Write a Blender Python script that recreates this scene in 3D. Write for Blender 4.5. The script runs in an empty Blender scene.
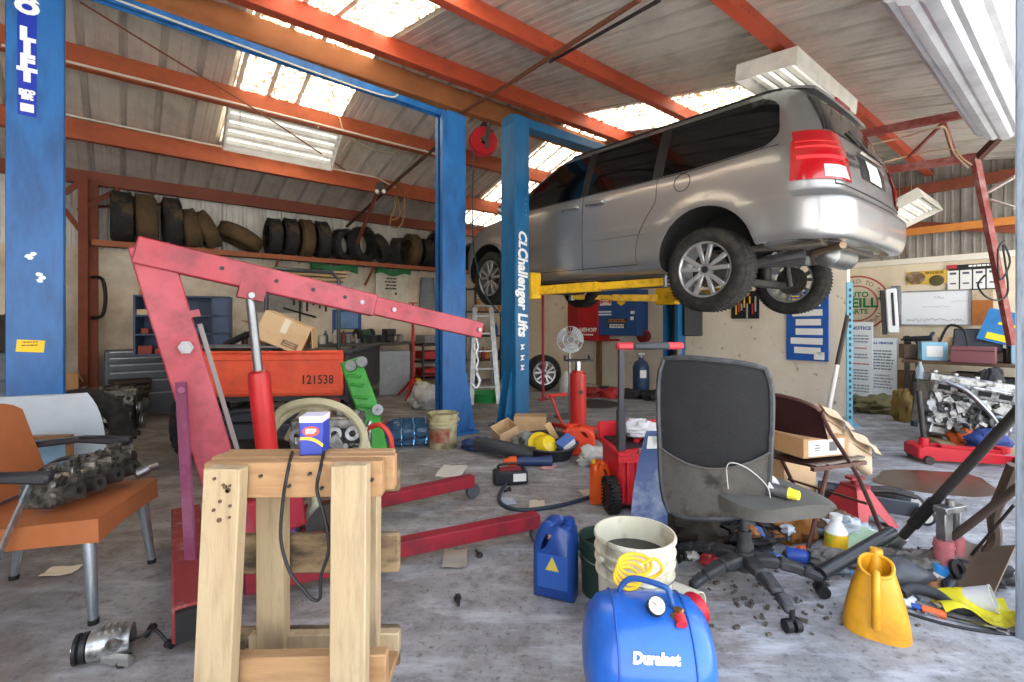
import bpy, bmesh, math, random
from mathutils import Vector as V, Matrix as M, Euler
R = random.Random(7)
S = bpy.context.scene; COL = S.collection
PI = math.pi
# ---------------- camera, sky, sun, exposure ----------------
cd = bpy.data.cameras.new('camera'); cam = bpy.data.objects.new('camera', cd); COL.objects.link(cam)
cam.location = (0, 0, 1.2); cam.rotation_euler = (PI/2, 0, 0)
cd.sensor_width = 36; cd.lens = 480/1024*36; cd.shift_y = -19/1024; cd.clip_start = .05
S.camera = cam
w = bpy.data.worlds.new('sky'); S.world = w; w.use_nodes = True
nt = w.node_tree; bg = nt.nodes['Background']
tc = nt.nodes.new('ShaderNodeTexCoord'); sp = nt.nodes.new('ShaderNodeSeparateXYZ'); cr = nt.nodes.new('ShaderNodeValToRGB')
nt.links.new(tc.outputs['Generated'], sp.inputs[0]); nt.links.new(sp.outputs['Z'], cr.inputs[0])
cr.color_ramp.elements[0].color = (1.0, .97, .92, 1); cr.color_ramp.elements[1].color = (.55, .72, 1, 1)
nt.links.new(cr.outputs[0], bg.inputs[0]); bg.inputs[1].default_value = 2.2
sd = bpy.data.lights.new('sun', 'SUN'); sd.energy = 12.0; sd.angle = .02; sd.color = (1, .95, .86)
sun = bpy.data.objects.new('sun', sd); COL.objects.link(sun); sun.rotation_euler = V((-.777*.6+.629*.14, -.629*.6-.777*.14, -.8)).to_track_quat('-Z', 'Y').to_euler()
vs = S.view_settings; vs.view_transform = 'Standard'; vs.look = 'None'; vs.gamma = 1; vs.use_curve_mapping = False
vs.exposure = 1.05
S.cycles.use_denoising = True
S.cycles.max_bounces = 8; S.cycles.diffuse_bounces = 5; S.cycles.glossy_bounces = 3; S.cycles.transparent_max_bounces = 6
S.cycles.sample_clamp_indirect = 6
# ---------------- coordinates ----------------
PV = V((.777, .629, 0)); QV = V((-.629, .777, 0)); YAW = math.atan2(.629, .777)
def bq(p, q, z=0): return V((p*.777-q*.629, p*.629+q*.777, z))
def px(x, y, Z): return V(((x-512)/480*Z, Z, 1.2+(322-y)/480*Z))
def fl(x, y, z=0):
    Z = 480*(1.2-z)/(y-322); return V(((x-512)/480*Z, Z, z))
def topq(v): return (v[0]*.777+v[1]*.629, -v[0]*.629+v[1]*.777)
# ---------------- materials ----------------
def lin(h):
    if not isinstance(h, str): return tuple(h)+(1,)*(4-len(h))
    c = [int(h[i:i+2], 16)/255 for i in (0, 2, 4)]
    return tuple(x/12.92 if x <= .04045 else ((x+.055)/1.055)**2.4 for x in c)+(1,)
MATS = {}
def mat(name, col, rough=.5, metal=0, dirt=None, amt=.5, scale=6, stretch=(1, 1, 1), bump=0, bscale=40, coat=0, trans=0, alpha=1, emit=0, ecol=None, ior=1.45, lo=.45, hi=.7, col2=None, s2=2):
    if name in MATS: return MATS[name]
    m = bpy.data.materials.new(name); MATS[name] = m; m.use_nodes = True
    n = m.node_tree.nodes; l = m.node_tree.links; b = n['Principled BSDF']
    c = lin(col); b.inputs['Base Color'].default_value = c
    b.inputs['Roughness'].default_value = rough; b.inputs['Metallic'].default_value = metal
    b.inputs['Coat Weight'].default_value = coat; b.inputs['Coat Roughness'].default_value = .06
    b.inputs['Transmission Weight'].default_value = trans; b.inputs['Alpha'].default_value = alpha; b.inputs['IOR'].default_value = ior
    if emit: b.inputs['Emission Strength'].default_value = emit; b.inputs['Emission Color'].default_value = lin(ecol or col)
    if dirt or bump or col2:
        t = n.new('ShaderNodeTexCoord'); mp = n.new('ShaderNodeMapping'); mp.inputs['Scale'].default_value = stretch
        l.new(t.outputs['Object'], mp.inputs[0])
    prev = None
    def mix(fac, a, bcol):
        x = n.new('ShaderNodeMix'); x.data_type = 'RGBA'; l.new(fac, x.inputs[0])
        if a is None: x.inputs[6].default_value = c
        else: l.new(a, x.inputs[6])
        x.inputs[7].default_value = bcol; return x.outputs[2]
    def noise(sc, lo, hi, mx):
        z = n.new('ShaderNodeTexNoise'); z.inputs['Scale'].default_value = sc; z.inputs['Detail'].default_value = 6; z.inputs['Roughness'].default_value = .65
        l.new(mp.outputs[0], z.inputs[0]); r = n.new('ShaderNodeMapRange'); r.inputs[1].default_value = lo; r.inputs[2].default_value = hi
        r.inputs[4].default_value = mx; l.new(z.outputs[0], r.inputs[0]); return r.outputs[0]
    if col2: prev = mix(noise(s2, .35, .65, 1), prev, lin(col2))
    if dirt: prev = mix(noise(scale, lo, hi, amt), prev, lin(dirt))
    if prev is not None: l.new(prev, b.inputs['Base Color'])
    if bump:
        z = n.new('ShaderNodeTexNoise'); z.inputs['Scale'].default_value = bscale; z.inputs['Detail'].default_value = 4; l.new(mp.outputs[0], z.inputs[0])
        bp = n.new('ShaderNodeBump'); bp.inputs['Strength'].default_value = bump; bp.inputs['Distance'].default_value = .01
        l.new(z.outputs[0], bp.inputs['Height']); l.new(bp.outputs[0], b.inputs['Normal'])
    return m
def plain(col, rough=.6, metal=0, **k):
    return mat('paint_%s_%d_%d' % (col, rough*100, metal*100), col, rough, metal, **k)
def dirty(col, rough=.6, metal=0, d='3a322b', **k):
    k.setdefault('amt', .35); k.setdefault('scale', 9)
    return mat('worn_%s_%d_%d_%s' % (col, rough*100, metal*100, d), col, rough, metal, dirt=d, **k)
# ---------------- mesh builder ----------------
def basis(d, up=(0, 0, 1)):
    z = V(d).normalized(); u = V(up)
    if abs(z.dot(u)) > .98: u = V((0, 1, 0)) if abs(z.y) < .9 else V((1, 0, 0))
    x = u.cross(z).normalized(); y = z.cross(x)
    return x, y, z
def smooth_pts(pts, k=6):
    pts = [V(p) for p in pts]; o = []; n = len(pts)
    for i in range(n-1):
        p0, p1, p2, p3 = pts[max(i-1, 0)], pts[i], pts[i+1], pts[min(i+2, n-1)]
        for j in range(k):
            t = j/k; o.append(.5*((2*p1)+(p2-p0)*t+(2*p0-5*p1+4*p2-p3)*t*t+(3*p1-p0-3*p2+p3)*t**3))
    o.append(pts[-1]); return o
class B:
    def __init__(s): s.bm = bmesh.new(); s.T = M.Identity(4)
    def at(s, loc=(0, 0, 0), rot=(0, 0, 0), sc=(1, 1, 1)):
        s.T = M.LocRotScale(V(loc), Euler(rot), V(sc)); return s
    def _v(s, c): return s.bm.verts.new(s.T @ V(c))
    def _f(s, vs):
        try: return s.bm.faces.new(vs)
        except ValueError: return None
    def box(s, c, size, rot=(0, 0, 0), bev=0, seg=1):
        L = M.LocRotScale(V(c), Euler(rot), None); hx, hy, hz = [v/2 for v in size]
        v = [s._v(L @ V((x*hx, y*hy, z*hz))) for x in (-1, 1) for y in (-1, 1) for z in (-1, 1)]
        f = [s._f([v[i] for i in q]) for q in ((0, 1, 3, 2), (4, 6, 7, 5), (0, 4, 5, 1), (2, 3, 7, 6), (0, 2, 6, 4), (1, 5, 7, 3))]
        if bev:
            es = list({e for g in f for e in g.edges})
            bmesh.ops.bevel(s.bm, geom=es, offset=min(bev, .45*min(size)), segments=seg, affect='EDGES', profile=.5)
        return s
    def bar(s, p0, p1, w, h, up=(0, 0, 1), bev=0, w2=None, h2=None):
        p0, p1 = V(p0), V(p1); x, y, z = basis(p1-p0, up); w2 = w2 or w; h2 = h2 or h
        a = [s._v(p0+x*i*w/2+y*j*h/2) for i, j in ((-1, -1), (1, -1), (1, 1), (-1, 1))]
        b = [s._v(p1+x*i*w2/2+y*j*h2/2) for i, j in ((-1, -1), (1, -1), (1, 1), (-1, 1))]
        f = [s._f(a[::-1]), s._f(b)]+[s._f([a[i], a[(i+1) % 4], b[(i+1) % 4], b[i]]) for i in range(4)]
        if bev: bmesh.ops.bevel(s.bm, geom=list({e for g in f for e in g.edges}), offset=bev, segments=1, affect='EDGES')
        return s
    def ring(s, o, x, y, r, n, ry=None):
        ry = ry or r; return [s._v(o+x*(r*math.cos(2*PI*i/n))+y*(ry*math.sin(2*PI*i/n))) for i in range(n)]
    def skin(s, a, b):
        n = len(a)
        for i in range(n): s._f([a[i], a[(i+1) % n], b[(i+1) % n], b[i]])
    def cyl(s, p0, p1, r, r2=None, n=14, cap=True):
        p0, p1 = V(p0), V(p1); x, y, z = basis(p1-p0); a = s.ring(p0, x, y, r, n); b = s.ring(p1, x, y, r if r2 is None else r2, n)
        s.skin(a, b)
        if cap: s._f(a[::-1]); s._f(b)
        return s
    def tube(s, pts, r, n=8, k=0, closed=False, r2=None):
        pts = smooth_pts(pts, k) if k else [V(p) for p in pts]
        N = len(pts); prev = None; first = None; up = V((0, 0, 1)); x = None
        for i, p in enumerate(pts):
            d = (pts[(i+1) % N] if closed else pts[min(i+1, N-1)])-(pts[i-1] if closed or i else pts[0])
            if d.length < 1e-9: d = V((0, 0, 1))
            d.normalize()
            if x is None: x, y, _ = basis(d)
            else:
                x = (x-d*x.dot(d))
                if x.length < 1e-6: x, y, _ = basis(d)
                x.normalize(); y = d.cross(x)
            rr = r if r2 is None else r+(r2-r)*i/(N-1)
            g = s.ring(p, x, y, rr, n)
            if prev: s.skin(prev, g)
            else: first = g
            prev = g
        if closed: s.skin(prev, first)
        else: s._f(first[::-1]); s._f(prev)
        return s
    def lathe(s, prof, n=20, o=(0, 0, 0), ax=(0, 0, 1), closed=False, cap=True):
        x, y, z = basis(ax, (0, 1, 0)) if abs(V(ax).normalized().z) > .9 else basis(ax); o = V(o); rs = []
        for r, h in prof:
            rs.append(s.ring(o+z*h, x, y, max(r, 1e-4), n))
        for i in range(len(rs)-1): s.skin(rs[i], rs[i+1])
        if closed: s.skin(rs[-1], rs[0])
        elif cap: s._f(rs[0][::-1]); s._f(rs[-1])
        return s
    def ext(s, poly, h, L=None):
        L = L or M.Identity(4)
        a = [s._v(L @ V((p[0], p[1], 0))) for p in poly]; b = [s._v(L @ V((p[0], p[1], h))) for p in poly]
        s._f(a[::-1]); s._f(b); s.skin(a, b); return s
    def ball(s, c, r, n=12, m=8, jit=0, seed=1):
        if not hasattr(r, '__len__'): r = (r, r, r)
        c = V(c); rr = random.Random(seed); rows = []
        for j in range(m+1):
            t = PI*j/m; row = []
            for i in range(n):
                f = 1+jit*(rr.random()-.5)*2; a = 2*PI*i/n
                row.append(V((r[0]*math.sin(t)*math.cos(a)*f, r[1]*math.sin(t)*math.sin(a)*f, r[2]*math.cos(t)*(f if 0 < j < m else 1))))
            rows.append(row)
        top = s._v(c+rows[0][0]); bot = s._v(c+rows[m][0]); vs_ = [[s._v(c+p) for p in row] for row in rows[1:m]]
        for i in range(n):
            s._f([top, vs_[0][i], vs_[0][(i+1) % n]]); s._f([bot, vs_[-1][(i+1) % n], vs_[-1][i]])
        for j in range(len(vs_)-1): s.skin(vs_[j+1], vs_[j])
        return s
    def grid(s, fn, nu, nv, thick=0, flip=False):
        P = [[V(fn(i/nu, j/nv)) for j in range(nv+1)] for i in range(nu+1)]
        def put(off):
            vs_ = []
            for i in range(nu+1):
                row = []
                for j in range(nv+1):
                    p = P[i][j]
                    if off:
                        du = P[min(i+1, nu)][j]-P[max(i-1, 0)][j]; dv = P[i][min(j+1, nv)]-P[i][max(j-1, 0)]
                        nn = du.cross(dv)
                        if nn.length > 1e-12: p = p+nn.normalized()*off
                    row.append(s._v(p))
                vs_.append(row)
            return vs_
        a = put(0)
        for i in range(nu):
            for j in range(nv):
                q = [a[i][j], a[i+1][j], a[i+1][j+1], a[i][j+1]]; s._f(q[::-1] if (flip or thick) else q)
        if thick:
            b = put(thick)
            for i in range(nu):
                for j in range(nv): s._f([b[i][j], b[i+1][j], b[i+1][j+1], b[i][j+1]])
            ea = [a[i][0] for i in range(nu+1)]+[a[nu][j] for j in range(1, nv+1)]+[a[i][nv] for i in range(nu-1, -1, -1)]+[a[0][j] for j in range(nv-1, 0, -1)]
            eb = [b[i][0] for i in range(nu+1)]+[b[nu][j] for j in range(1, nv+1)]+[b[i][nv] for i in range(nu-1, -1, -1)]+[b[0][j] for j in range(nv-1, 0, -1)]
            s.skin(ea, eb)
        return s
    def mesh(s, name, m, ang=38, merge=False):
        if merge: bmesh.ops.remove_doubles(s.bm, verts=s.bm.verts, dist=1e-5)
        bmesh.ops.recalc_face_normals(s.bm, faces=s.bm.faces)
        me = bpy.data.meshes.new(name); s.bm.to_mesh(me); s.bm.free(); me.materials.append(m)
        if ang:
            me.polygons.foreach_set('use_smooth', [True]*len(me.polygons)); me.set_sharp_from_angle(angle=math.radians(ang))
        return me
    def obj(s, name, m, parent=None, label=None, ang=38, kind=None, merge=False):
        o = bpy.data.objects.new(name, s.mesh(name, m, ang, merge)); COL.objects.link(o)
        if parent: o.parent = parent
        if label: o['label'] = label
        if kind: o['kind'] = kind
        return o
    def one(s, name, m, label, cat, loc=(0, 0, 0), rot=(0, 0, 0), group=None, ang=38, kind=None):
        o = s.obj(name, m, ang=ang); return tag(o, label, cat, loc, rot, group, kind)
def tag(o, label, cat, loc=(0, 0, 0), rot=(0, 0, 0), group=None, kind=None):
    o.location = loc; o.rotation_euler = rot if hasattr(rot, '__len__') else (0, 0, rot)
    o['label'] = label; o['category'] = cat
    if group: o['group'] = group
    if kind: o['kind'] = kind
    return o
def thing(name, label, cat, loc=(0, 0, 0), rot=0, group=None):
    o = bpy.data.objects.new(name, None); COL.objects.link(o); o.empty_display_size = .1
    return tag(o, label, cat, loc, rot, group)
def struct(o): o['kind'] = 'structure'; return o
def dup(o, label=None, loc=None, rot=None, parent=None, sc=None):
    c = o.copy(); COL.objects.link(c)
    if parent: c.parent = parent
    if label: c['label'] = label
    if loc is not None: c.location = loc
    if rot is not None: c.rotation_euler = rot if hasattr(rot, '__len__') else (0, 0, rot)
    if sc is not None: c.scale = sc if hasattr(sc, '__len__') else (sc,)*3
    for ch in o.children: dup(ch, parent=c)
    return c
def text(name, body, size, m, parent, loc, rot, ext=.0008, sx=1, al='CENTER', sp=1, bold=0, shear=0):
    cu = bpy.data.curves.new(name, 'FONT'); cu.body = body; cu.size = size; cu.extrude = ext; cu.align_x = al; cu.align_y = 'CENTER'
    cu.space_line = sp; cu.resolution_u = 3; cu.offset = bold; cu.shear = shear; cu.materials.append(m)
    t_ = bpy.data.objects.new(name+'_c', cu); COL.objects.link(t_); bpy.context.view_layer.update()
    me = bpy.data.meshes.new_from_object(t_.evaluated_get(bpy.context.evaluated_depsgraph_get())); bpy.data.objects.remove(t_); bpy.data.curves.remove(cu)
    o = bpy.data.objects.new(name, me); COL.objects.link(o); o.parent = parent; o.location = loc; o.rotation_euler = rot; o.scale = (sx, 1, 1)
    return o
def print_lines(par, x, z, w, n, pitch, m, y, h=.4, seed=1, gap=.18):
    """rows of small print too small to read, as raised strips of ink"""
    r = random.Random(seed); b = B()
    for k in range(n):
        L = w*(.7+.3*r.random()); a = x-L/2
        while a < x+L/2-.01:
            wl_ = min(L*(.08+.16*r.random()), x+L/2-a); b.box((a+wl_/2, y, z-k*pitch), (wl_, .0012, pitch*h)); a += wl_+L*.035
    return b.obj('small_print', m, par)
def scribble(par, x, z, w, h, m, y, seed=1, n=40):
    r = random.Random(seed); b = B(); b.tube([(x-w/2+w*i/n+.012*r.random(), y, z+h*(r.random()-.5)) for i in range(n+1)], .0022, n=4, k=2); return b.obj('handwriting', m, par)
# common materials
BLACK = plain('17171a', .55); RUBBER = dirty('1b1b1c', .85, d='4c463e', amt=.5, scale=14, bump=.25); STEEL = dirty('9a9da0', .35, .9, d='4a4642')
CHROME = plain('c9ccd0', .18, 1); IRON = dirty('3b3a3a', .5, .6, d='6a5a4c', scale=18); ALU = dirty('a9abad', .42, .75, d='4a4744', scale=16)
WHITE = plain('e6e6e2', .5); PAPER = plain('dcdcd8', .8); CARD = dirty('b58e63', .85, d='8a6844', scale=5); CARD2 = dirty('c9a982', .85, d='96754f', scale=4)
RUST = dirty('7a3f2a', .8, 0, d='3c2018', scale=7); OXIDE = dirty('a2502f', .6, 0, d='63301f', scale=3, amt=.45, stretch=(.4, 2, 2))
BLUE = dirty('1c5a9c', .42, 0, d='16304f', scale=5, amt=.55, stretch=(1.6, 1.6, .5), col2='2a6cae', s2=1.4); RED = dirty('b01f22', .4, 0, d='5a1717', scale=8)
# ---------------- structure ----------------
mf = mat('concrete', '8d8d90', .78, bump=.25, bscale=26, dirt='4d4640', amt=.75, scale=1.3, lo=.47, hi=.72, col2='a2a2a4', s2=3.1)
n = mf.node_tree.nodes; l = mf.node_tree.links; pb = n['Principled BSDF']; old = pb.inputs['Base Color'].links[0].from_socket
t = n.new('ShaderNodeTexCoord')
def fnoise(sc, lo, hi, mx, st=(1, 1, 1)):
    mp = n.new('ShaderNodeMapping'); mp.inputs['Scale'].default_value = st; l.new(t.outputs['Object'], mp.inputs[0])
    z = n.new('ShaderNodeTexNoise'); z.inputs['Scale'].default_value = sc; z.inputs['Detail'].default_value = 8; z.inputs['Roughness'].default_value = .7; l.new(mp.outputs[0], z.inputs[0])
    r = n.new('ShaderNodeMapRange'); r.inputs[1].default_value = lo; r.inputs[2].default_value = hi; r.inputs[4].default_value = mx; l.new(z.outputs[0], r.inputs[0]); return r.outputs[0]
def fmix(prev, fac, c):
    x = n.new('ShaderNodeMix'); x.data_type = 'RGBA'; l.new(fac, x.inputs[0]); l.new(prev, x.inputs[6]); x.inputs[7].default_value = lin(c); return x.outputs[2]
cur = fmix(old, fnoise(6, .45, .7, .6), '66656a')
cur = fmix(cur, fnoise(.55, .5, .62, .55), '6b5947')
cur = fmix(cur, fnoise(14, .52, .68, .6), '4a494d')
cur = fmix(cur, fnoise(38, .55, .68, .8), '37322f')
cur = fmix(cur, fnoise(5, .5, .66, .8, (.5, 1.6, 1)), 'b9bac0')
cur = fmix(cur, fnoise(9, .6, .72, .35, (1, .35, 1)), 'b9bbc0')
sx_ = n.new('ShaderNodeSeparateXYZ'); l.new(t.outputs['Object'], sx_.inputs[0]); mr = n.new('ShaderNodeMapRange'); mr.inputs[1].default_value = .8; mr.inputs[2].default_value = -2.2; l.new(sx_.outputs['X'], mr.inputs[0])
mm = n.new('ShaderNodeMath'); mm.operation = 'MULTIPLY'; l.new(mr.outputs[0], mm.inputs[0]); l.new(fnoise(1.1, .3, .6, .6), mm.inputs[1])  # brown blended in, stronger towards the left
cur = fmix(cur, mm.outputs[0], '665646')
l.new(cur, pb.inputs['Base Color'])
rr = n.new('ShaderNodeMapRange'); rr.inputs[3].default_value = .55; rr.inputs[4].default_value = .85; l.new(fnoise(2.2, .3, .7, 1), rr.inputs[0]); l.new(rr.outputs[0], pb.inputs['Roughness'])
b = B(); b.grid(lambda u, v: bq(-4.2+13.6*u, -.6+9.2*v, 0), 14, 10)
struct(b.obj('floor', mf))
b = B(); b.grid(lambda u, v: bq(-14+34*u, -16+15.4*v, -.002), 10, 10)
struct(b.obj('ground', mat('bounce_apron', 'cfcac0', .85, dirt='a39d92', amt=.5, scale=.8)))  # unseen ground, coloured pale to bounce sunlight up to the ceiling
roofm = mat('roof_steel', 'd0cbc3', .42, .3, dirt='7f776f', amt=.45, scale=3, stretch=(1, .5, 1))
wallm = mat('cream_block', 'e4dac8', .85, dirt='8a7a68', amt=.5, scale=2.2, col2='d8cab4', s2=.9, bump=.15)
wallr = mat('spattered_cream', 'ded6c8', .85, dirt='5a4e42', amt=.8, scale=11, lo=.62, hi=.72, col2='d0c5b4', s2=1.2, bump=.15)
sidem = mat('siding_steel', 'd8d5ce', .5, .15, dirt='87817a', amt=.5, scale=2)
def hn(q): return 3.18+.2*q
def hf(q): return 4.13-.31*(q-4.75)
def ribs(a0, a1, pitch=.305, h=.058):
    o = []; a = a0
    while a < a1:
        o += [(a, 0), (a+.018, h), (a+.05, h), (a+.068, 0), (a+.135, 0), (a+.145, .007), (a+.16, .007), (a+.17, 0), (a+.215, 0), (a+.225, .007), (a+.24, .007), (a+.25, 0)]; a += pitch
    o.append((a1, 0)); return o
def deck(name, p0, p1, q0, q1, hfn, m, lift=0):
    pr = ribs(p0, p1); b = B()
    A = [b._v(bq(p, q0, hfn(q0)+h+lift)) for p, h in pr]; C = [b._v(bq(p, q1, hfn(q1)+h+lift)) for p, h in pr]
    for i in range(len(pr)-1): b._f([A[i], A[i+1], C[i+1], C[i]])
    return struct(b.obj(name, m, ang=20))
deck('ceiling', -4, 9.4, .1, 4.75, hn, roofm)
deck('ceiling', -4, 9.4, 4.75, 8.35, hf, roofm)
# roof cap above the sheets keeps the sky off the inside of thin metal
b = B()
for z0, q0, q1, f in ((.10, .1, 4.75, hn), (.10, 4.75, 8.45, hf)):
    v = [bq(-4, q0, f(q0)+z0), bq(9.5, q0, f(q0)+z0), bq(9.5, q1, f(q1)+z0), bq(-4, q1, f(q1)+z0)]
    b._f([b._v(x) for x in v])
struct(b.obj('roof', sidem))
# walls
def wallbox(name, p0, p1, q0, q1, z0, z1, m):
    b = B(); b.at(rot=(0, 0, YAW)); b.box(((p0+p1)/2, (q0+q1)/2, (z0+z1)/2), (p1-p0, q1-q0, z1-z0)); return struct(b.obj(name, m))
wallbox('wall_back', -4, 7.2, 8.2, 8.35, 0, 2.14, wallm)
b = B(); pr = ribs(-4, 9.1, .27, .02)
A = [b._v(bq(p, 8.24-h, 2.1)) for p, h in pr]; C = [b._v(bq(p, 8.24-h, 3.1)) for p, h in pr]
for i in range(len(pr)-1): b._f([A[i], A[i+1], C[i+1], C[i]])
struct(b.obj('wall_back', sidem, ang=20))
wallbox('wall_right', 7.1, 7.22, 2.05, 8.2, 0, 2.95, wallr)
wallbox('wall_far', 9.0, 9.15, -1.5, 8.3, 0, 2.05, mat('cream_far', 'd9ccb4', .85, dirt='b3a389', amt=.5, scale=1.5, bump=.1))
wallbox('trim_1', 8.94, 9.0, -1.5, 8.2, 2.05, 2.13, plain('d9d4c8', .6))
b = B(); pr = ribs(-1.5, 8.3, .3, .03)
A = [b._v(bq(9.04-h, q, 2.1)) for q, h in pr]; C = [b._v(bq(9.04-h, q, 4.2)) for q, h in pr]
for i in range(len(pr)-1): b._f([A[i], A[i+1], C[i+1], C[i]])
struct(b.obj('wall_far', mat('dark_siding', '8f8b85', .5, .2, dirt='5c5650', amt=.6, scale=2.5), ang=20))
wallbox('wall_left', -4.1, -4, -.2, 8.3, 0, 4.2, sidem)
wallbox('wall_front', 5.5, 9.1, .1, .2, 2.95, 3.25, sidem)
wallbox('wall_front', 5.42, 5.62, .1, .22, 0, 2.95, sidem)
wallbox('wall_front', -4, 5.5, .1, .2, 2.95, 3.25, sidem)
# steel door jamb at the right edge
b = B(); b.at(rot=(0, 0, YAW)); b.box((2.66, .16, 1.5), (.05, .1, 3.0)); b.box((2.645, .19, 1.5), (.012, .05, 3)); b.box((2.74, .13, 1.5), (.1, .035, 3.0)); b.box((2.70, .205, 1.5), (.07, .008, 3.0))
struct(b.obj('trim_2', mat('galvanised', '8d97a3', .45, .5, dirt='454b52', amt=.7, scale=9, stretch=(3, 3, .4))))
b = B(); b.at(rot=(0, 0, YAW)); b.box((2.637, .165, 1.5), (.006, .022, 3.0)); b.box((2.70, .2, 1.5), (.012, .012, 3.0)); struct(b.obj('trim_3', plain('26292e', .7)))
# purlins, Z sections running along the roof
def purlin(q, hfn, p0=-3.9, p1=9.0, m=OXIDE, dz=.2, w=.075):
    b = B(); z1 = hfn(q)-.004; z0 = z1-dz; b.at(rot=(0, 0, YAW))
    L = (p1-p0); c = (p0+p1)/2
    b.box((c, q, (z0+z1)/2), (L, .008, dz)); b.box((c, q+w/2, z1-.004), (L, w, .008)); b.box((c, q-w/2, z0+.004), (L, w, .008)); b.box((c, q-w, z0+.014), (L, .006, .022))
    for pp in (-.2, .25, 3.1, 3.4, 6.2):
        for k in range(2):
            for j in range(2): b.cyl((pp+k*.1, q-.012, z0+.07+j*.06), (pp+k*.1, q-.004, z0+.07+j*.06), .011, n=8)
    o = b.obj('purlin', m); o['kind'] = 'structure'; return o
RED_OX = dirty('a8462c', .55, 0, d='6e2c1e', scale=3, amt=.5, stretch=(.5, 2, 2))
for q in (1.62, 3.2): purlin(q, hn, m=RED_OX)
purlin(4.55, hn, m=RED_OX, dz=.24, w=.1)
BROWN = dirty('a2673f', .6, 0, d='6d4429', scale=3)
purlin(4.98, hf, m=BROWN, dz=.3, w=.1)
for q in (5.95, 7.05): purlin(q, hf, m=OXIDE, dz=.235)
purlin(8.05, hf, m=dirty('7c3f2c', .65, d='4a241a', scale=4), dz=.18)
# cross girts, columns and braces of the frame
def beam(name, a, c, w, h, m, up=(0, 0, 1)):
    b = B(); b.bar(a, c, w, h, up); return struct(b.obj(name, m))
beam('beam', bq(8.85, -.5, 2.5), bq(8.85, 8.1, 2.5), .06, .1, dirty('c27a35', .6, d='8a5224'))
beam('beam', bq(8.9, -.5, 2.14), bq(8.9, 3.2, 2.9), .05, .1, RUST)
beam('beam', bq(8.9, -1, 3.1), bq(8.9, 5, 3.1), .08, .14, RUST)
def channel_column(p, q, z1, m):
    b = B(); b.at(rot=(0, 0, YAW)); b.box((p, q, z1/2), (.01, .16, z1)); b.box((p+.04, q-.08, z1/2), (.09, .01, z1)); b.box((p+.04, q+.08, z1/2), (.09, .01, z1)); return struct(b.obj('column', m))
channel_column(-.42, 7.85, 2.95, RUST); channel_column(-.33, 7.95, 2.95, RUST)
beam('beam', bq(-.42, 7.8, 2.55), bq(-.05, 7.95, 2.9), .05, .05, RUST)
beam('beam', bq(-.95, 7.75, 2.3), bq(-.35, 7.8, 2.95), .05, .06, RUST); beam('beam', bq(-.8, 7.75, 2.95), bq(-.4, 7.8, 2.3), .04, .05, RUST)
beam('beam', bq(-.3, 8.19, 2.68), bq(.5, 8.19, 2.85), .03, .03, RUST)
# tire shelf (ledge of angle iron) on the back wall
RUST2 = dirty('97583a', .7, d='54301f', scale=6)
ob = bpy.data.objects.new('tire_rack', None); COL.objects.link(ob); tag(ob, 'long rusty steel ledge on the back wall that carries the row of tires', 'shelf')
b = B(); b.at(rot=(0, 0, YAW)); b.box((3.1, 7.75, 2.17), (6.8, .05, .07)); b.obj('front_rail', RUST2, ob)
b = B(); b.at(rot=(0, 0, YAW)); b.box((3.1, 7.98, 2.185), (6.8, .42, .03)); b.obj('shelf_board', dirty('6a4a36', .8), ob)
for k in range(5):
    b = B(); b.bar(bq(.3+k*1.5, 8.18, 1.85), bq(.3+k*1.5, 7.78, 2.14), .03, .03); b.obj('bracket', RUST2, ob)
# skylight strips
skm = mat('skylight_fibreglass', 'efe2c0', .6, emit=4.6, ecol='fff1cf')
n = skm.node_tree.nodes; l = skm.node_tree.links; t = n.new('ShaderNodeTexCoord'); z = n.new('ShaderNodeTexNoise'); z.inputs['Scale'].default_value = 22; z.inputs['Detail'].default_value = 8; z.inputs['Roughness'].default_value = .8
l.new(t.outputs['Object'], z.inputs[0]); r = n.new('ShaderNodeValToRGB'); r.color_ramp.elements[0].position = .48; r.color_ramp.elements[1].position = .55
r.color_ramp.elements[0].color = lin('38260f'); r.color_ramp.elements[1].color = lin('fff4da'); l.new(z.outputs[0], r.inputs[0]); l.new(r.outputs[0], n['Principled BSDF'].inputs['Emission Color'])
def skylight(p0, p1, q0, q1, f):
    b = B(); pr = ribs(p0, p1)
    A = [b._v(bq(p, q0, f(q0)+h-.012)) for p, h in pr]; C = [b._v(bq(p, q1, f(q1)+h-.012)) for p, h in pr]
    for i in range(len(pr)-1): b._f([A[i], A[i+1], C[i+1], C[i]])
    o = b.obj('window_1', skm, ang=20); o['kind'] = 'structure'
skylight(.93, 1.85, 2.4, 4.7, hn); skylight(.93, 1.85, 4.8, 6.95, hf)
skylight(5.0, 5.9, 1.9, 4.7, hn); skylight(5.0, 5.9, 4.8, 7.9, hf)
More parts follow.
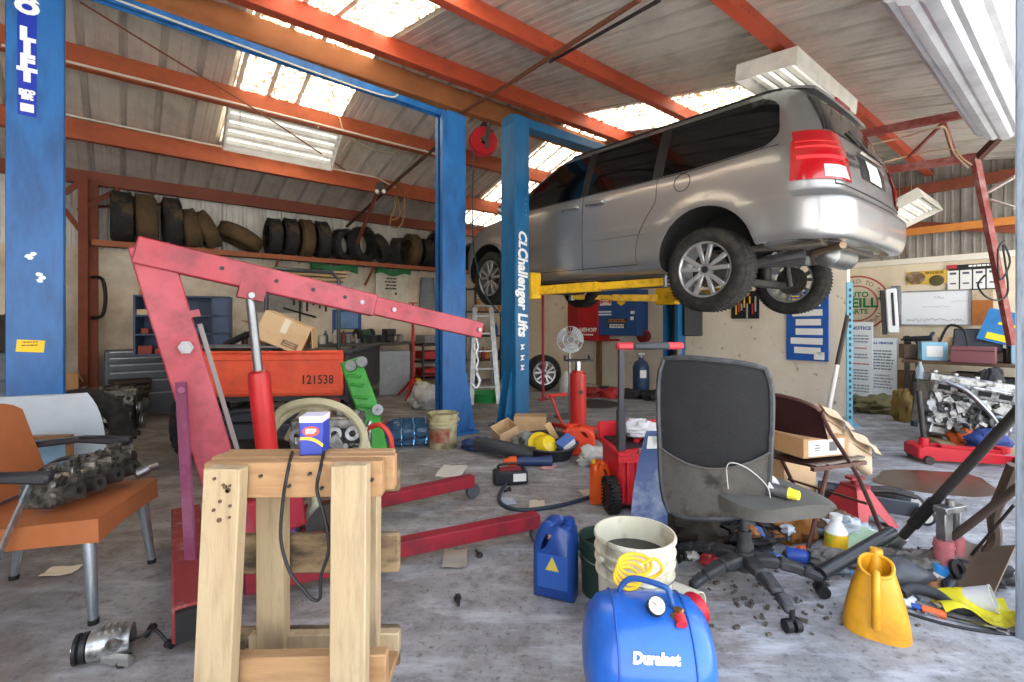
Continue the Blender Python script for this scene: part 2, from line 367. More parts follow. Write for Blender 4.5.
# ---------------- lifts ----------------
BLUE2 = dirty('1f6596', .42, 0, d='143a55', scale=5, amt=.5, stretch=(1.6, 1.6, .5)); BLUED = dirty('17406e', .45, d='0f2438', scale=5)
YEL = dirty('e3b31c', .5, d='6b531a', scale=10, amt=.6); LIFT_WHITE = plain('e9edf0', .5)
def post(name, label, p, q, H, w, d, m, face=1):
    """channel post: broad face towards the door, open side towards its partner (face=+1: partner at +p)"""
    e = thing(name, label, 'car lift', bq(p, q), YAW)
    b = B(); t = .012; f = face
    b.box((0, -d/2+t/2, H/2), (w, t, H), bev=.004); b.box((0, d/2-t/2, H/2), (w, t, H), bev=.004)
    b.box((-f*(w/2-t/2), 0, H/2), (t, d-2*t, H))
    for s in (-1, 1): b.box((f*(w/2-.006), s*(d/2-.03), H/2), (.012, .055, H))
    b.box((0, 0, H-.006), (w-.01, d-.01, .012)); b.obj('column_channel', m, e)
    b = B(); b.box((0, 0, .01), (w+.2, d+.24, .02), bev=.004)
    for x in (-1, 1):
        for y in (-1, 1): b.cyl((x*(w/2+.06), y*(d/2+.07), .02), (x*(w/2+.06), y*(d/2+.07), .045), .016, n=6)
    b.obj('base_plate', m, e)
    for s in (-1, 1):
        b = B(); b.at((-f*w/2, s*.06, .02)); L = M.Rotation(PI/2, 4, 'X'); b.ext([(0, 0), (-f*.13, 0), (-f*.02, .62), (0, .62)], .012, L); b.obj('gusset', m, e)
    b = B(); b.cyl((f*.02, 0, .1), (f*.02, 0, H-.1), .03, n=12); b.obj('lift_cylinder', BLACK, e)
    return e
POSTM = BLUE
p1 = post('lift_post', 'near left blue lift post with a white lettered vertical sticker', -.43, 4.30, 3.43, .26, .17, BLUE, 1)
b = B(); b.box((-.035, -.087, 2.94), (.085, .003, .92)); b.obj('name_sticker', plain('1733a6', .4), p1)
RX = PI/2
for i, ch in enumerate('PRO LIFT'):
    if ch != ' ': text('lettering', ch, .108, LIFT_WHITE, p1, (-.035, -.0895, 3.318-.084*i), (RX, 0, 0), bold=.008, sx=1.2)
b = B(); b.box((-.035, -.0888, 2.53), (.06, .001, .05)); b.obj('sticker_emblem', LIFT_WHITE, p1)
text('lettering', 'pro\nlift', .05, LIFT_WHITE, p1, (-.035, -.0895, 2.615), (RX, 0, 0), bold=.003, sp=.7)
b = B(); b.at((-.02, -.0865, 1.05)); b.box((0, 0, 0), (.125, .002, .075), rot=(0, .08, 0)); b.obj('warning_sticker', plain('f1c40f', .5), p1)
print_lines(p1, -.02, 1.075, .09, 2, .02, dirty('7a5a10', .6), -.0885)
for k, (x, z) in enumerate(((-.03, 1.61), (-.02, 1.6), (-.01, 1.625), (.02, 1.5), (.03, 1.48), (.022, 1.46))): b = B(); b.ball((x, -.0855, z), (.016, .002, .012), n=8, m=5, jit=.3, seed=k); b.obj('paint_chip', LIFT_WHITE, p1)
p2 = post('lift_post', 'scuffed blue lift post in the middle behind the white bucket', 2.76, 4.47, 3.43, .29, .16, BLUE, -1)
e = thing('lift_crossbar', 'long blue overhead bar joining the two scuffed blue lift posts', 'lift bar', bq(1.2, 4.385, 3.42), YAW+.055)
b = B(); b.box((0, 0, .03), (3.4, .08, .008)); b.box((0, -.036, 0.0), (3.4, .008, .06)); b.box((0, .036, 0), (3.4, .008, .06)); b.obj('channel', BLUE, e)
for s in (-1, 1):
    b = B(); b.box((s*1.6, 0, .0), (.2, .12, .09)); b.obj('end_bracket', BLUE, e)
b = B(); b.tube([(-1.6, -.05, .0), (0, -.05, -.04), (.75, -.055, -.04), (.9, -.05, .02)], .008, k=5); b.obj('conduit', plain('b8b4a8', .5), e)
p3 = post('lift_post', 'blue lift post with white vertical lettering beside the minivan door', 3.46, 4.22, 3.50, .2, .26, BLUE2, 1)
text('lettering', 'Challenger Lifts', .185, LIFT_WHITE, p3, (.0, -.132, 1.535), (RX, PI/2, 0), bold=.007, sx=.85, shear=.15)
text('lettering', 'CL', .16, LIFT_WHITE, p3, (.0, -.132, 2.13), (RX, PI/2, 0), bold=.006, shear=.25)
for k, z in enumerate((.92, .80, .69)):
    b = B(); b.at((0, -.1315, z)); b.ext([(-.03, -.03), (.03, -.02), (.0, 0), (.035, .03), (-.03, .03), (-.01, 0)], .002, M.Rotation(PI/2, 4, 'X')); b.obj('pictogram', LIFT_WHITE, p3)
for z in (2.4, 2.45, 2.52, 2.58): b = B(); b.cyl((.05, -.13, z), (.05, -.137, z), .008, n=8); b.obj('rivet', STEEL, p3)
p4 = post('lift_post', 'blue lift post behind the black mesh chair and red trolley handle', 6.55, 4.15, 3.50, .2, .26, BLUE2, -1)
e = thing('lift_crossbar', 'blue overhead bar running from the lettered post above the minivan', 'lift bar', bq(5.0, 4.19, 3.47), YAW-.02)
b = B(); b.box((0, 0, 0), (3.3, .16, .1), bev=.004); b.obj('channel', BLUE2, e)
b = B(); b.cyl((.2, -.1, -.07), (.9, -.1, -.07), .03); b.obj('padded_switch_bar', WHITE, e)
# carriages with swing arms
def arm(parent, a, c, pad, m=YEL):
    mid = V(a).lerp(V(c), .52)
    b = B(); b.bar(a, mid, .11, .1, bev=.006); b.obj('outer_arm', m, parent)
    b = B(); b.bar(V(a).lerp(V(c), .4), c, .085, .075, bev=.004); b.obj('inner_arm', m, parent)
    c = V(c); b = B(); b.cyl(c-V((0, 0, .05)), c+V((0, 0, .05)), .045); b.cyl(c+V((0, 0, .05)), V((c.x, c.y, pad)), .022); b.cyl(V((c.x, c.y, pad-.02)), V((c.x, c.y, pad)), .055); b.obj('lift_pad', STEEL, parent)
HA = 1.56
e = thing('lift_carriage', 'yellow swing arms on the lettered blue post under the near side of the minivan', 'lift arm', bq(3.66, 4.22), YAW)
b = B(); b.box((-.02, 0, HA+.05), (.14, .34, .3), bev=.01); b.obj('carriage_block', YEL, e)
arm(e, (.06, -.12, HA), (.42, -1.55, HA+.03), 1.70); arm(e, (.06, .12, HA), (.5, 1.0, HA+.03), 1.78)
b = B(); b.box((.2, -.6, HA+.0), (.005, .2, .05), rot=(0, 0, .25)); b.obj('rating_label', WHITE, e)
e = thing('lift_carriage', 'yellow swing arms on the far blue post under the minivan floor', 'lift arm', bq(6.35, 4.15), YAW)
b = B(); b.box((.02, 0, HA+.05), (.14, .34, .3), bev=.01); b.obj('carriage_block', YEL, e)
arm(e, (-.06, -.12, HA), (-.75, -1.45, HA+.03), 1.70); arm(e, (-.06, .12, HA), (-.9, 1.1, HA+.03), 1.78)
# ---------------- minivan ----------------
PAINT = mat('silver_paint', '999a9c', .36, .7, coat=1.0); GLASS = mat('tinted_glass', '0a0b0c', .05, 0, coat=.4); TRIM = plain('1b1c1e', .5); SEAM = plain('2a2a2b', .7)
WELL = plain('1d1d1e', .9); UNDER = dirty('57534e', .75, .2, d='6e5d4b', scale=7)
van = thing('minivan', 'silver minivan raised on the blue lift', 'car', bq(4.80, 1.12, 1.40), 0)
van.rotation_euler = Euler((0, math.radians(-1.2), YAW+PI/2))
# rings: z side, z rear, z front, x rear, x front, half width, rear corner, front corner
RG = [(.22, .43, .26, .30, 4.80, .80, .25, .4), (.25, .41, .26, .07, 4.96, .93, .32, .55), (.36, .46, .36, .015, 5.05, .975, .36, .6), (.5, .56, .5, .0, 5.08, .985, .36, .62),
      (.66, .70, .63, .01, 5.07, .992, .36, .62), (.71, .755, .7, .07, 5.04, .990, .34, .6), (.86, .88, .80, .085, 4.98, .990, .33, .62), (1.00, 1.02, .93, .105, 4.85, .985, .32, .7),
      (1.06, 1.10, 1.06, .13, 4.22, .972, .31, .55), (1.10, 1.14, 1.10, .14, 4.14, .957, .3, .5), (1.3, 1.32, 1.3, .205, 3.80, .900, .29, .45), (1.5, 1.5, 1.5, .29, 3.42, .830, .28, .4), (1.58, 1.58, 1.58, .335, 3.26, .795, .28, .38),
      (1.645, 1.645, 1.65, .39, 3.10, .735, .28, .35), (1.69, 1.69, 1.70, .45, 2.98, .62, .27, .33), (1.715, 1.72, 1.725, .60, 2.85, .42, .2, .25)]
def ringat(v):
    v = max(0, min(len(RG)-1, v)); i = min(int(v), len(RG)-2); t = v-i; a, c = RG[i], RG[i+1]; p0 = RG[max(i-1, 0)]; p3 = RG[min(i+2, len(RG)-1)]
    o = []
    for k in range(8):
        m1 = (c[k]-p0[k])/2; m2 = (p3[k]-a[k])/2; d = c[k]-a[k]
        if m1*d <= 0: m1 = 0
        if m2*d <= 0: m2 = 0
        if d: m1 = d*max(-2, min(2, m1/d)); m2 = d*max(-2, min(2, m2/d))
        t2 = t*t; t3 = t2*t; o.append((2*t3-3*t2+1)*a[k]+(t3-2*t2+t)*m1+(-2*t3+3*t2)*c[k]+(t3-t2)*m2)
    return o
RXA, FXA, WR = 1.03, 4.11, .365
def flare(x, z):
    o = 0
    for ax in (RXA, FXA):
        r = math.hypot(x-ax, (z-.33)); 
        if z > .25: o += .022*math.exp(-((r-.455)/.055)**2)
    return o
def plan(u, g):
    """u 0..1 from the rear centre line round the left side to the front centre line"""
    zs, zr, zf, xr, xf, w, rr, rf = g
    cr_ = .06  # crown of the rear face
    if u < .15: t = u/.15; y = t*(w-rr); x = xr+cr_*(t*(w-rr)/w)**2*.6; z = zr
    elif u < .3:
        t = (u-.15)/.15*PI/2; x0 = xr+cr_*((w-rr)/w)**2*.6; y = w-rr+rr*math.sin(t)**.9; x = x0+rr*(1-math.cos(t)); z = zr
    elif u < .8: t = (u-.3)/.5; x0 = xr+cr_*((w-rr)/w)**2*.6+rr; x = x0+(xf-rf-x0)*t; y = w; z = zr+(zs-zr)*max(0, min(1, (x-.55)/.6))
    elif u < .92: t = (u-.8)/.12*PI/2; x = xf-rf+rf*math.sin(t)*.8; y = w-rf*.9*(1-math.cos(t)); z = zs+(zf-zs)*((u-.8)/.12)
    else: t = (u-.92)/.08; y0 = w-rf*.9; y = y0*(1-t); x = xf-.2*rf+.2*rf*(1-(1-t)**2); z = zf
    return x, y, z
def surf(u, v, off=0):
    x, y, z = plan(u, ringat(v)); y += flare(x, z)*(1 if .2 < u < .85 else 0)
    if off:
        a = V(surf(min(u+.004, 1), v))-V(surf(max(u-.004, 0), v)); c = V(surf(u, min(v+.05, len(RG)-1)))-V(surf(u, max(v-.05, 0))); nn = c.cross(a)
        if nn.length > 1e-9:
            nn.normalize()
            if nn.y < 0 and u > .1: nn = -nn
            if u <= .1 and nn.x > 0: nn = -nn
            return V((x, y, z))+nn*off
    return V((x, y, z))
def v_of(z):
    lo, hi = 0, len(RG)-1
    for _ in range(40):
        m_ = (lo+hi)/2
        if ringat(m_)[0] < z: lo = m_
        else: hi = m_
    return lo
def side(x, z, off=.004, s=1):
    v = v_of(z); lo, hi = .15, .95
    for _ in range(40):
        m_ = (lo+hi)/2
        if plan(m_, ringat(v))[0] < x: lo = m_
        else: hi = m_
    p = surf(lo, v, off); return V((p.x, s*p.y, p.z))
b = B(); NV = 60; NU = 100; us = [i/NU for i in range(NU+1)]; rows = []
for j in range(NV+1):
    v = (len(RG)-1)*j/NV; L = [b._v(surf(u, v)) for u in us]; Rr = [b._v(V((p.x, -p.y, p.z))) for p in (surf(u, v) for u in us[1:-1])]
    rows.append(L+Rr[::-1])
for a, c in zip(rows, rows[1:]): b.skin(a, c)
b._f(rows[0][::-1]); b._f(rows[-1])
body = b.obj('body', PAINT, van, ang=32)
def cut(o, cutter):
    md = o.modifiers.new('c', 'BOOLEAN'); md.object = cutter; md.operation = 'DIFFERENCE'; md.solver = 'EXACT'; md.material_mode = 'TRANSFER'
    bpy.context.view_layer.update(); dg = bpy.context.evaluated_depsgraph_get(); me = bpy.data.meshes.new_from_object(o.evaluated_get(dg)); o.modifiers.remove(md); old = o.data; o.data = me; bpy.data.meshes.remove(old); cm = cutter.data; bpy.data.objects.remove(cutter); bpy.data.meshes.remove(cm)
b = B()
for ax in (RXA, FXA):
    for s in (-1, 1): b.lathe([(.425, .52), (.425, 1.2)], n=48, o=(ax, 0, .33), ax=(0, s, 0))
cutter = b.obj('wheel_well', WELL, van); cut(body, cutter); body.data.set_sharp_from_angle(angle=math.radians(32))
def patch(name, pts_fn, m, parent, nu=12, nv=6, thick=.004, both=False, label=None):
    for s in ((1, -1) if both else (1,)):
        b = B(); b.grid(lambda u, v: (lambda p: V((p.x, s*p.y, p.z)))(pts_fn(u, v)), nu, nv); o = b.obj(name, m, parent, label)
    return o
def qpatch(x00, x10, x01, x11, z0, z1, off=.005, z0b=None, z1b=None, rnd=0):
    # bottom edge x00..x10 at z0, top edge x01..x11 at z1
    def f(u, v):
        zb = z0+((z0b if z0b is not None else z0)-z0)*u; zt = z1+((z1b if z1b is not None else z1)-z1)*u
        x = (x00+(x10-x00)*u)*(1-v)+(x01+(x11-x01)*u)*v; x += rnd*(1-u)*max(0, (abs(2*v-1)-.4)/.6)**2.5; return side(x, zb+(zt-zb)*v, off)
    return f
# side glass (rear quarter, sliding door, front door)
patch('quarter_window', qpatch(.44, 1.45, .52, 1.45, 1.10, 1.58, rnd=.12), GLASS, van, 20, 14, both=True)
patch('sliding_door_window', qpatch(1.56, 2.36, 1.56, 2.36, 1.09, 1.58), GLASS, van, 12, 8, both=True)
patch('front_door_window', qpatch(2.46, 3.92, 2.46, 3.30, 1.08, 1.57), GLASS, van, 14, 8, both=True)
patch('window_pillar', qpatch(1.45, 1.56, 1.45, 1.56, 1.09, 1.585, .0035), TRIM, van, 3, 8, both=True); patch('window_pillar', qpatch(2.36, 2.46, 2.36, 2.46, 1.09, 1.585, .0035), TRIM, van, 3, 8, both=True)
def line(name, pts, m, r=.004, both=True):
    for s in ((1, -1) if both else (1,)):
        b = B(); b.tube([V((p.x, s*p.y, p.z)) for p in pts], r, n=5); b.obj(name, m, van)
zz = [.30+.04*i for i in range(33)]
line('door_seam', [side(2.41, z, .0) for z in zz if z < 1.6], SEAM); line('door_seam', [side(3.6, z, .0) for z in zz if z < 1.08], SEAM)
line('door_seam', [side(1.50+.22*math.sin(min(1, max(0, (.88-z)/.45))*PI/2), z, .0) for z in zz if .32 < z < 1.6], SEAM)
line('door_seam', [side(1.72+.05*i, .315, .0) for i in range(38)], SEAM)
line('belt_seam', [side(.45+.05*i, 1.088, .002) for i in range(72)], plain('9a9c9e', .25, .9), r=.006)
line('crease', [side(1.62+.05*i, .60, -.002) for i in range(44)], PAINT, r=.007)
line('roof_rack_rail', [side(.55+.06*i, 1.655, .006) for i in range(42)], TRIM, r=.010)
for x in (2.24, 2.6):
    for s in (1, -1):
        a = side(x-.11, .985, .03, s); c = side(x+.09, .985, .03, s); b = B(); b.tube([side(x-.12, .98, .0, s), a, side(x, .987, .036, s), c, side(x+.11, .98, .0, s)], .017, n=8, k=3); b.obj('door_handle', PAINT, van)
b = B(); cc = side(1.24, 1.0, .003); pts = [side(1.24+.078*math.cos(a), 1.0+.078*math.sin(a), .002) for a in [2*PI*i/24 for i in range(24)]]; b.tube(pts, .004, n=5, closed=True); b.obj('fuel_door', SEAM, van)
# tail lamps wrap the rear corners
REDL = mat('red_lens', 'a30f18', .12, 0, coat=1, emit=.05); CLEARL = mat('clear_lens', 'd9d9d9', .1, 0, coat=1)
vL, vH = v_of(.80), v_of(1.17)
for s in (1, -1):
    def tl(u, v, o=.012, a=.135, c=.268, l=vL, h=vH):
        uu = a+(c+(.012*(1-v) if l == vL else 0)-a)*u+(.012*v*(1-u)); p = surf(uu, l+(h-l)*v+.0*u, o); return V((p.x, s*p.y, p.z))
    b = B(); b.grid(tl, 14, 10); t_ = b.obj('tail_lamp', REDL, van)
    b = B(); b.grid(lambda u, v: tl(u, v, .0145, .142, .215, vL+.12, vL+.75), 8, 4); b.obj('reversing_lens', CLEARL, t_)
    for k in range(3):
        b = B(); b.grid(lambda u, v: tl(u, v, .0142, .15, .265, vL+1.05+k*.75, vL+1.25+k*.75), 8, 2); b.obj('lamp_bar', plain('f04046', .15), t_)
def rear(yf, z, off=.006):
    """point on the rear face at |y|"""
    v = v_of(z); lo, hi = 0, .3
    for _ in range(30):
        m_ = (lo+hi)/2
        if plan(m_, ringat(v))[1] < abs(yf): lo = m_
        else: hi = m_
    p = surf(lo, v, off); return V((p.x, math.copysign(p.y, yf) if yf else 0, p.z))
b = B(); b.grid(lambda u, v: rear((u*2-1)*(.78-.10*v), 1.19+.36*v, .006), 24, 8); b.obj('rear_window', GLASS, van)
b = B(); b.grid(lambda u, v: rear((u*2-1)*(.32), .90+.17*v, .004), 10, 4); b.obj('plate_recess', TRIM, van)
b = B(); b.grid(lambda u, v: rear((u*2-1)*.155, .905+.15*v, .012), 6, 2); b.obj('licence_plate', PAPER, van)
b = B(); b.tube([rear(y, 1.09, .02) for y in (-.3, -.15, 0, .15, .3)], .016, n=6); b.obj('chrome_bar', CHROME, van)
for s in (1, -1):
    b = B(); b.tube([rear(s*.80, .77+.02*i, .0) for i in range(8)], .004, n=5); b.obj('gate_seam', SEAM, van)
b = B(); b.tube([rear(-.80+.05*i, .765, .002) for i in range(33)], .006, n=5); b.obj('gate_seam', SEAM, van)
b = B(); b.grid(lambda u, v: V((.33+.30*v, (u*2-1)*(.66-.05*abs(u*2-1)**3), 1.655+.065*math.sin(v*1.9)-.02*(u*2-1)**2)), 16, 6, thick=.02); sp_ = b.obj('spoiler', PAINT, van)
b = B(); b.box((.333, 0, 1.662), (.015, .34, .025)); b.obj('brake_light', REDL, sp_)
for k, (tx, yy, z, sz) in enumerate((('GRAND', .54, 1.02, .05), ('CARAVAN', .52, .965, .05))):
    p = rear(yy, z, .012); tt = text('badge', tx, sz, BLACK, van, p, (PI/2, 0, -PI/2-(.12 if yy > 0 else -.12)), bold=.001)
b = B(); b.tube([rear(.0, 1.16, .02), rear(.15, 1.22, .022), rear(.34, 1.27, .02)], .009, n=6); b.obj('wiper', TRIM, van)
patch('rear_step', lambda u, v: (lambda p: p)(surf(.285*u, 4.1+.95*v, .003)), plain('7c7e80', .5, .5), van, 16, 2)
# windscreen, head lamp, grille (hidden at the far end but part of the vehicle)
b = B(); b.grid(lambda u, v: (lambda uu, vv: (lambda p: V((p.x, p.y*(1 if u > .5 else -1), p.z)))(surf(uu, vv, .0)+V((.012, 0, .008))))(1-abs(u-.5)*.22, 9+4*v), 12, 8); b.obj('windscreen', GLASS, van)
for s in (1, -1):
    b = B(); b.grid(lambda u, v: (lambda p: V((p.x, s*p.y, p.z)))(surf(.84+.08*u, 5.6+1.2*v, .008)), 8, 4); b.obj('head_lamp', CLEARL, van)
    b = B(); b.ball((3.66, s*1.08, 1.12), (.05, .10, .075), n=14, m=10); b.bar((3.66, s*.94, 1.08), (3.66, s*1.03, 1.1), .05, .04); b.obj('door_mirror', PAINT, van)
# underside
b = B(); b.box((3.1, 0, .25), (3.3, 1.35, .05), bev=.01); b.box((.85, 0, .41), (1.2, 1.3, .04), bev=.01); b.box((2.6, .45, .21), (2.4, .1, .06)); b.box((2.6, -.45, .21), (2.4, .1, .06)); b.box((2.55, .8, .24), (2.0, .08, .05)); b.box((2.55, -.8, .24), (2.0, .08, .05)); b.obj('floor_pan', UNDER, van)
b = B(); b.tube([(3.6, .1, .2), (2.4, .15, .18), (1.6, .1, .2), (1.3, .3, .28), (.75, .42, .33), (.45, .42, .36)], .032, n=8, k=5); b.obj('exhaust_pipe', STEEL, van)
b = B(); b.lathe([(.02, 0), (.10, .04), (.10, .5), (.02, .54)], n=16, o=(.36, -.30, .36), ax=(0, 1, 0)); b.obj('muffler', STEEL, van)
b = B(); b.tube([(.55, -.1, .34), (.4, .32, .37), (.14, .55, .385)], .03, n=8, k=4); b.obj('tail_pipe', dirty('8d7a66', .5, .6), van)
b = B()
for k in range(5): b.box((.22, .3+.05*k, .43), (.16, .02, .02))
b.obj('bumper_vent', WELL, van)
DR = -.14
b = B(); b.bar((RXA, -.75, .30+DR), (RXA, .75, .30+DR), .09, .07, bev=.01); b.bar((RXA, .5, .3+DR), (1.65, .45, .3), .06, .06); b.bar((RXA, -.5, .3+DR), (1.65, -.45, .3), .06, .06)
for s in (1, -1): b.cyl((RXA-.12, s*.5, .28+DR), (RXA-.06, s*.46, .6), .03); b.cyl((RXA+.1, s*.45, .30+DR), (RXA+.1, s*.45, .5), .055)
b.obj('rear_axle', IRON, van)
b = B(); b.bar((FXA, -.75, .3+DR), (FXA, .75, .3+DR), .12, .06, bev=.01); b.box((4.1, 0, .3), (.7, .8, .2), bev=.03); b.obj('front_subframe', IRON, van)
# wheels
def tyre_prof(r, w, rim): 
    return [(rim, -w*.42), (rim+.02, -w*.5), (rim+(r-rim)*.5, -w*.53), (r-.022, -w*.46), (r-.004, -w*.36), (r, -w*.15), (r, w*.15), (r-.004, w*.36), (r-.022, w*.46), (rim+(r-rim)*.5, w*.53), (rim+.02, w*.5), (rim, w*.42)]
def tyre_mesh(b, o, ax, r=.36, w=.225, rim=.225, n=40, grooves=True, tread=0):
    b.lathe(tyre_prof(r, w, rim), n=n, o=o, ax=ax, closed=True)
    return b
TREAD = mat('tyre_tread', '222223', .85, dirt='6b665e', amt=.45, scale=20, bump=.4, bscale=60)
SILV = dirty('b6b8bb', .35, .7, d='6e6c69', scale=10)
def alloy(parent, name, ctr, s, r=.36, w=.225, rim=.232, spokes=5, tm=None, tmat=None):
    b = B(); tyre_mesh(b, (0, 0, 0), (0, 1, 0), r, w, rim, 48)
    for k in range(64):
        a = 2*PI*k/64
        for j in (-1, 1): b.at((r*math.cos(a+j*.02), j*w*.3, r*math.sin(a+j*.02)), (0, -a, 0)); b.box((0, 0, 0), (.005, w*.26, .012), rot=(.35*j, 0, 0))
        b.at((r*math.cos(a), 0, r*math.sin(a)), (0, -a, 0)); b.box((0, 0, 0), (.005, w*.2, .016))
    b.at(); tyre = b.obj(name, tmat or RUBBER, parent); tyre.location = ctr
    b = B(); y1 = s*w*.40
    b.lathe([(rim, -w*.45), (rim+.006, -w*.45), (rim+.006, w*.45), (rim, w*.45), (rim-.012, w*.4), (rim-.02, .02), (rim-.02, -w*.4)], n=44, ax=(0, 1, 0), closed=True)
    b.cyl((0, s*w*.18, 0), (0, y1*.95, 0), .062, n=20)
    for k in range(spokes):
        for j in (-1, 1):
            a = 2*PI*k/spokes+.3+j*.17; a2 = 2*PI*k/spokes+.3+j*.26
            b.bar((math.cos(a)*.045, y1*.88, math.sin(a)*.045), (math.cos(a2)*(rim-.012), y1*.98, math.sin(a2)*(rim-.012)), .034, .03, up=(0, 1, 0), bev=.005, w2=.042)
    rm = b.obj('alloy_rim', SILV, tyre)
    b = B(); b.cyl((0, y1*.9, 0), (0, y1*1.02, 0), .03, n=16)
    for k in range(5): a = 2*PI*k/5+.6; b.cyl((math.cos(a)*.052, y1*.9, math.sin(a)*.052), (math.cos(a)*.052, y1*1.0, math.sin(a)*.052), .011, n=6)
    b.obj('hub_cap', plain('35363a', .4, .6), rm)
    b = B(); b.cyl((0, -s*.03, 0), (0, s*.0, 0), .15, n=28); b.cyl((0, -s*.05, 0), (0, s*.03, 0), .08); b.obj('brake_disc', dirty('6d6863', .4, .8), rm)
    return tyre
for ax in (RXA, FXA):
    for s in (1, -1): alloy(van, 'wheel', (ax, s*.865, .365+(DR if ax == RXA else -.06)), s)
# ---------------- engine hoist ----------------
HR = dirty('98303b', .5, 0, d='5f2530', scale=7, amt=.7, col2='a34a56', s2=2.5); HD = dirty('8c1b2b', .5, 0, d='3a1c22', scale=8, amt=.6); OXR = dirty('7c2b2b', .7, d='a09a94', scale=14, amt=.35, lo=.55)
e = thing('engine_hoist', 'red folding engine hoist with a long boom reaching over the shop floor', 'engine hoist', (0, 0, 0))
hx = V((.83, .56, 0)).normalized(); hn_ = V((-hx.y, hx.x, 0))
base = V((-1.30, 2.29, 0)); top = V((-1.57, 2.08, 1.53))
b = B(); b.bar(V((-1.14, 1.72, .13)), V((-1.78, 2.62, .13)), .13, .13, bev=.006); b.obj('rear_crossmember', OXR, e)
b = B(); b.bar(base+V((0, 0, .16)), top, .10, .15, up=hx, bev=.006, w2=.10, h2=.15)
b.bar(base.lerp(top, .68)+V((-.003, 0, .17)), base.lerp(top, .70)+V((-.003, 0, .17)), .106, .16, up=hx); b.obj('mast', HR, e)
dirb = (V((-.215, 3.0, 1.14))-V((-1.58, 2.05, 1.49))).normalized(); a0 = V((-1.595, 2.03, 1.505)); mid = a0+dirb*1.05
b = B(); b.bar(a0, mid, .075, .118, bev=.006); bm_ = b.obj('boom', HR, e)
b = B(); b.bar(a0+dirb*.8, a0+dirb*1.74, .06, .10, bev=.005); b.obj('boom_extension', HR, e)
sn = dirb.cross(V((0, 0, 1))).normalized()
for t in (.32, .55, .72, .88): b = B(); b.cyl(a0+dirb*t+sn*.036+V((0, 0, .005)), a0+dirb*t+sn*.0385+V((0, 0, .005)), .010); b.obj('boom_hole', BLACK, bm_)
PINM = dirty('8e8f92', .4, .6)
for t in (.97, 1.15, 1.71): b = B(); b.cyl(a0+dirb*t-sn*.045, a0+dirb*t+sn*.045, .012); b.obj('pin', PINM, e)
b = B(); b.cyl(base.lerp(top, .62)+V((0, 0, .14))-hn_*.1, base.lerp(top, .62)+V((0, 0, .14))+hn_*.08, .017); b.cyl(base.lerp(top, .62)+V((0, 0, .14))-hn_*.075, base.lerp(top, .62)+V((0, 0, .14))-hn_*.06, .03, n=6); b.obj('mast_bolt', PINM, e)
tip = a0+dirb*1.71
b = B()
for k in range(5):
    c = tip+V((0, 0, -.06-.045*k)); b.tube([c+V((math.cos(a)*(.011 if k % 2 else .003), math.cos(a)*(.0 if k % 2 else .011), math.sin(a)*.03)) for a in [2*PI*i/12 for i in range(12)]], .006, n=6, closed=True)
b.tube([tip+V((0, 0, -.27)), tip+V((.02, 0, -.32)), tip+V((0, 0, -.36)), tip+V((-.03, 0, -.33))], .011, n=7, k=4); b.obj('chain_hook', STEEL, e)
ct = a0+dirb*.44+V((0, 0, -.09)); cb = base+hx*.14+V((0, 0, .34)); cd_ = (cb-ct).normalized()
b = B(); b.bar(a0+dirb*.39+V((0, 0, -.07)), a0+dirb*.50+V((0, 0, -.07)), .09, .075); b.obj('clevis', HR, e)
b = B(); b.cyl(ct, ct+cd_*.42, .021, n=16); b.cyl(ct-sn*.06, ct+sn*.06, .014); rm_ = b.obj('ram_rod', dirty('85888c', .38, .85, d='55585c'), e)
b = B(); b.lathe([(.03, .36), (.045, .37), (.048, .385), (.05, .4), (.05, .95), (.038, .99)], o=ct, ax=cd_, n=22); b.obj('ram_cylinder', RED, e)
b = B(); b.bar(cb-hx*.25-V((0, 0, .12)), cb+hx*.14-V((0, 0, .06)), .1, .2, bev=.01); b.bar(base+V((0, 0, .07)), base+hx*.5+V((0, 0, .1)), .1, .08); b.obj('ram_bracket', HD, e)
for s in (-1, 1):
    st = base+hn_*(s*.28)+hx*.0+V((0, 0, .10)); en = V((.14, 2.63, .12)) if s < 0 else V((-.27, 3.28, .12))
    b = B(); b.bar(st, st.lerp(en, .42), .10, .10, bev=.005); b.bar(st.lerp(en, .3), en, .075, .075, bev=.004); lg = b.obj('leg', HD, e)
    for f in (.985, .30):
        c = st.lerp(en, f); b = B(); b.lathe([(.012, -.02), (.045, -.02), (.05, -.012), (.05, .012), (.045, .02), (.012, .02)], o=(c.x+.02, c.y+.0, .052), ax=(.5, -.86, 0), n=20); b.bar(V((c.x, c.y, c.z-.03)), (c.x+.02, c.y, .055), .055, .02); b.obj('caster', dirty('55585c', .5, .3), lg)
b = B(); b.bar(px(191, 566, 2.03), px(181, 382, 2.05), .045, .012, up=(0, -1, 0)); b.cyl(px(181.5, 390, 2.03), px(181.5, 390, 2.10), .014); b.obj('brace_strap', dirty('6d2f4c', .5, d='9a6f84'), e)
b = B(); b.bar(base+hn_*.07+hx*.1+V((0, 0, .16)), base.lerp(top, .7)+hn_*.06+hx*.08+V((0, 0, .12)), .012, .02); b.obj('lit_edge', plain('8d8583', .6), e)  # pale strip painting the light on the edge of the mast gusset
b = B(); b.bar(V((-1.14, 1.72, .13)), V((-1.125, 1.70, .13)), .11, .11); b.obj('tube_opening', BLACK, e)
for pt in ((-1.15, 1.80), (-1.72, 2.6)):
    b = B(); b.cyl((pt[0]+.0, pt[1]-.02, .05), (pt[0]+.03, pt[1], .05), .05, n=18); b.bar((pt[0], pt[1], .05), (pt[0], pt[1], .1), .05, .02); b.obj('caster', STEEL, e)
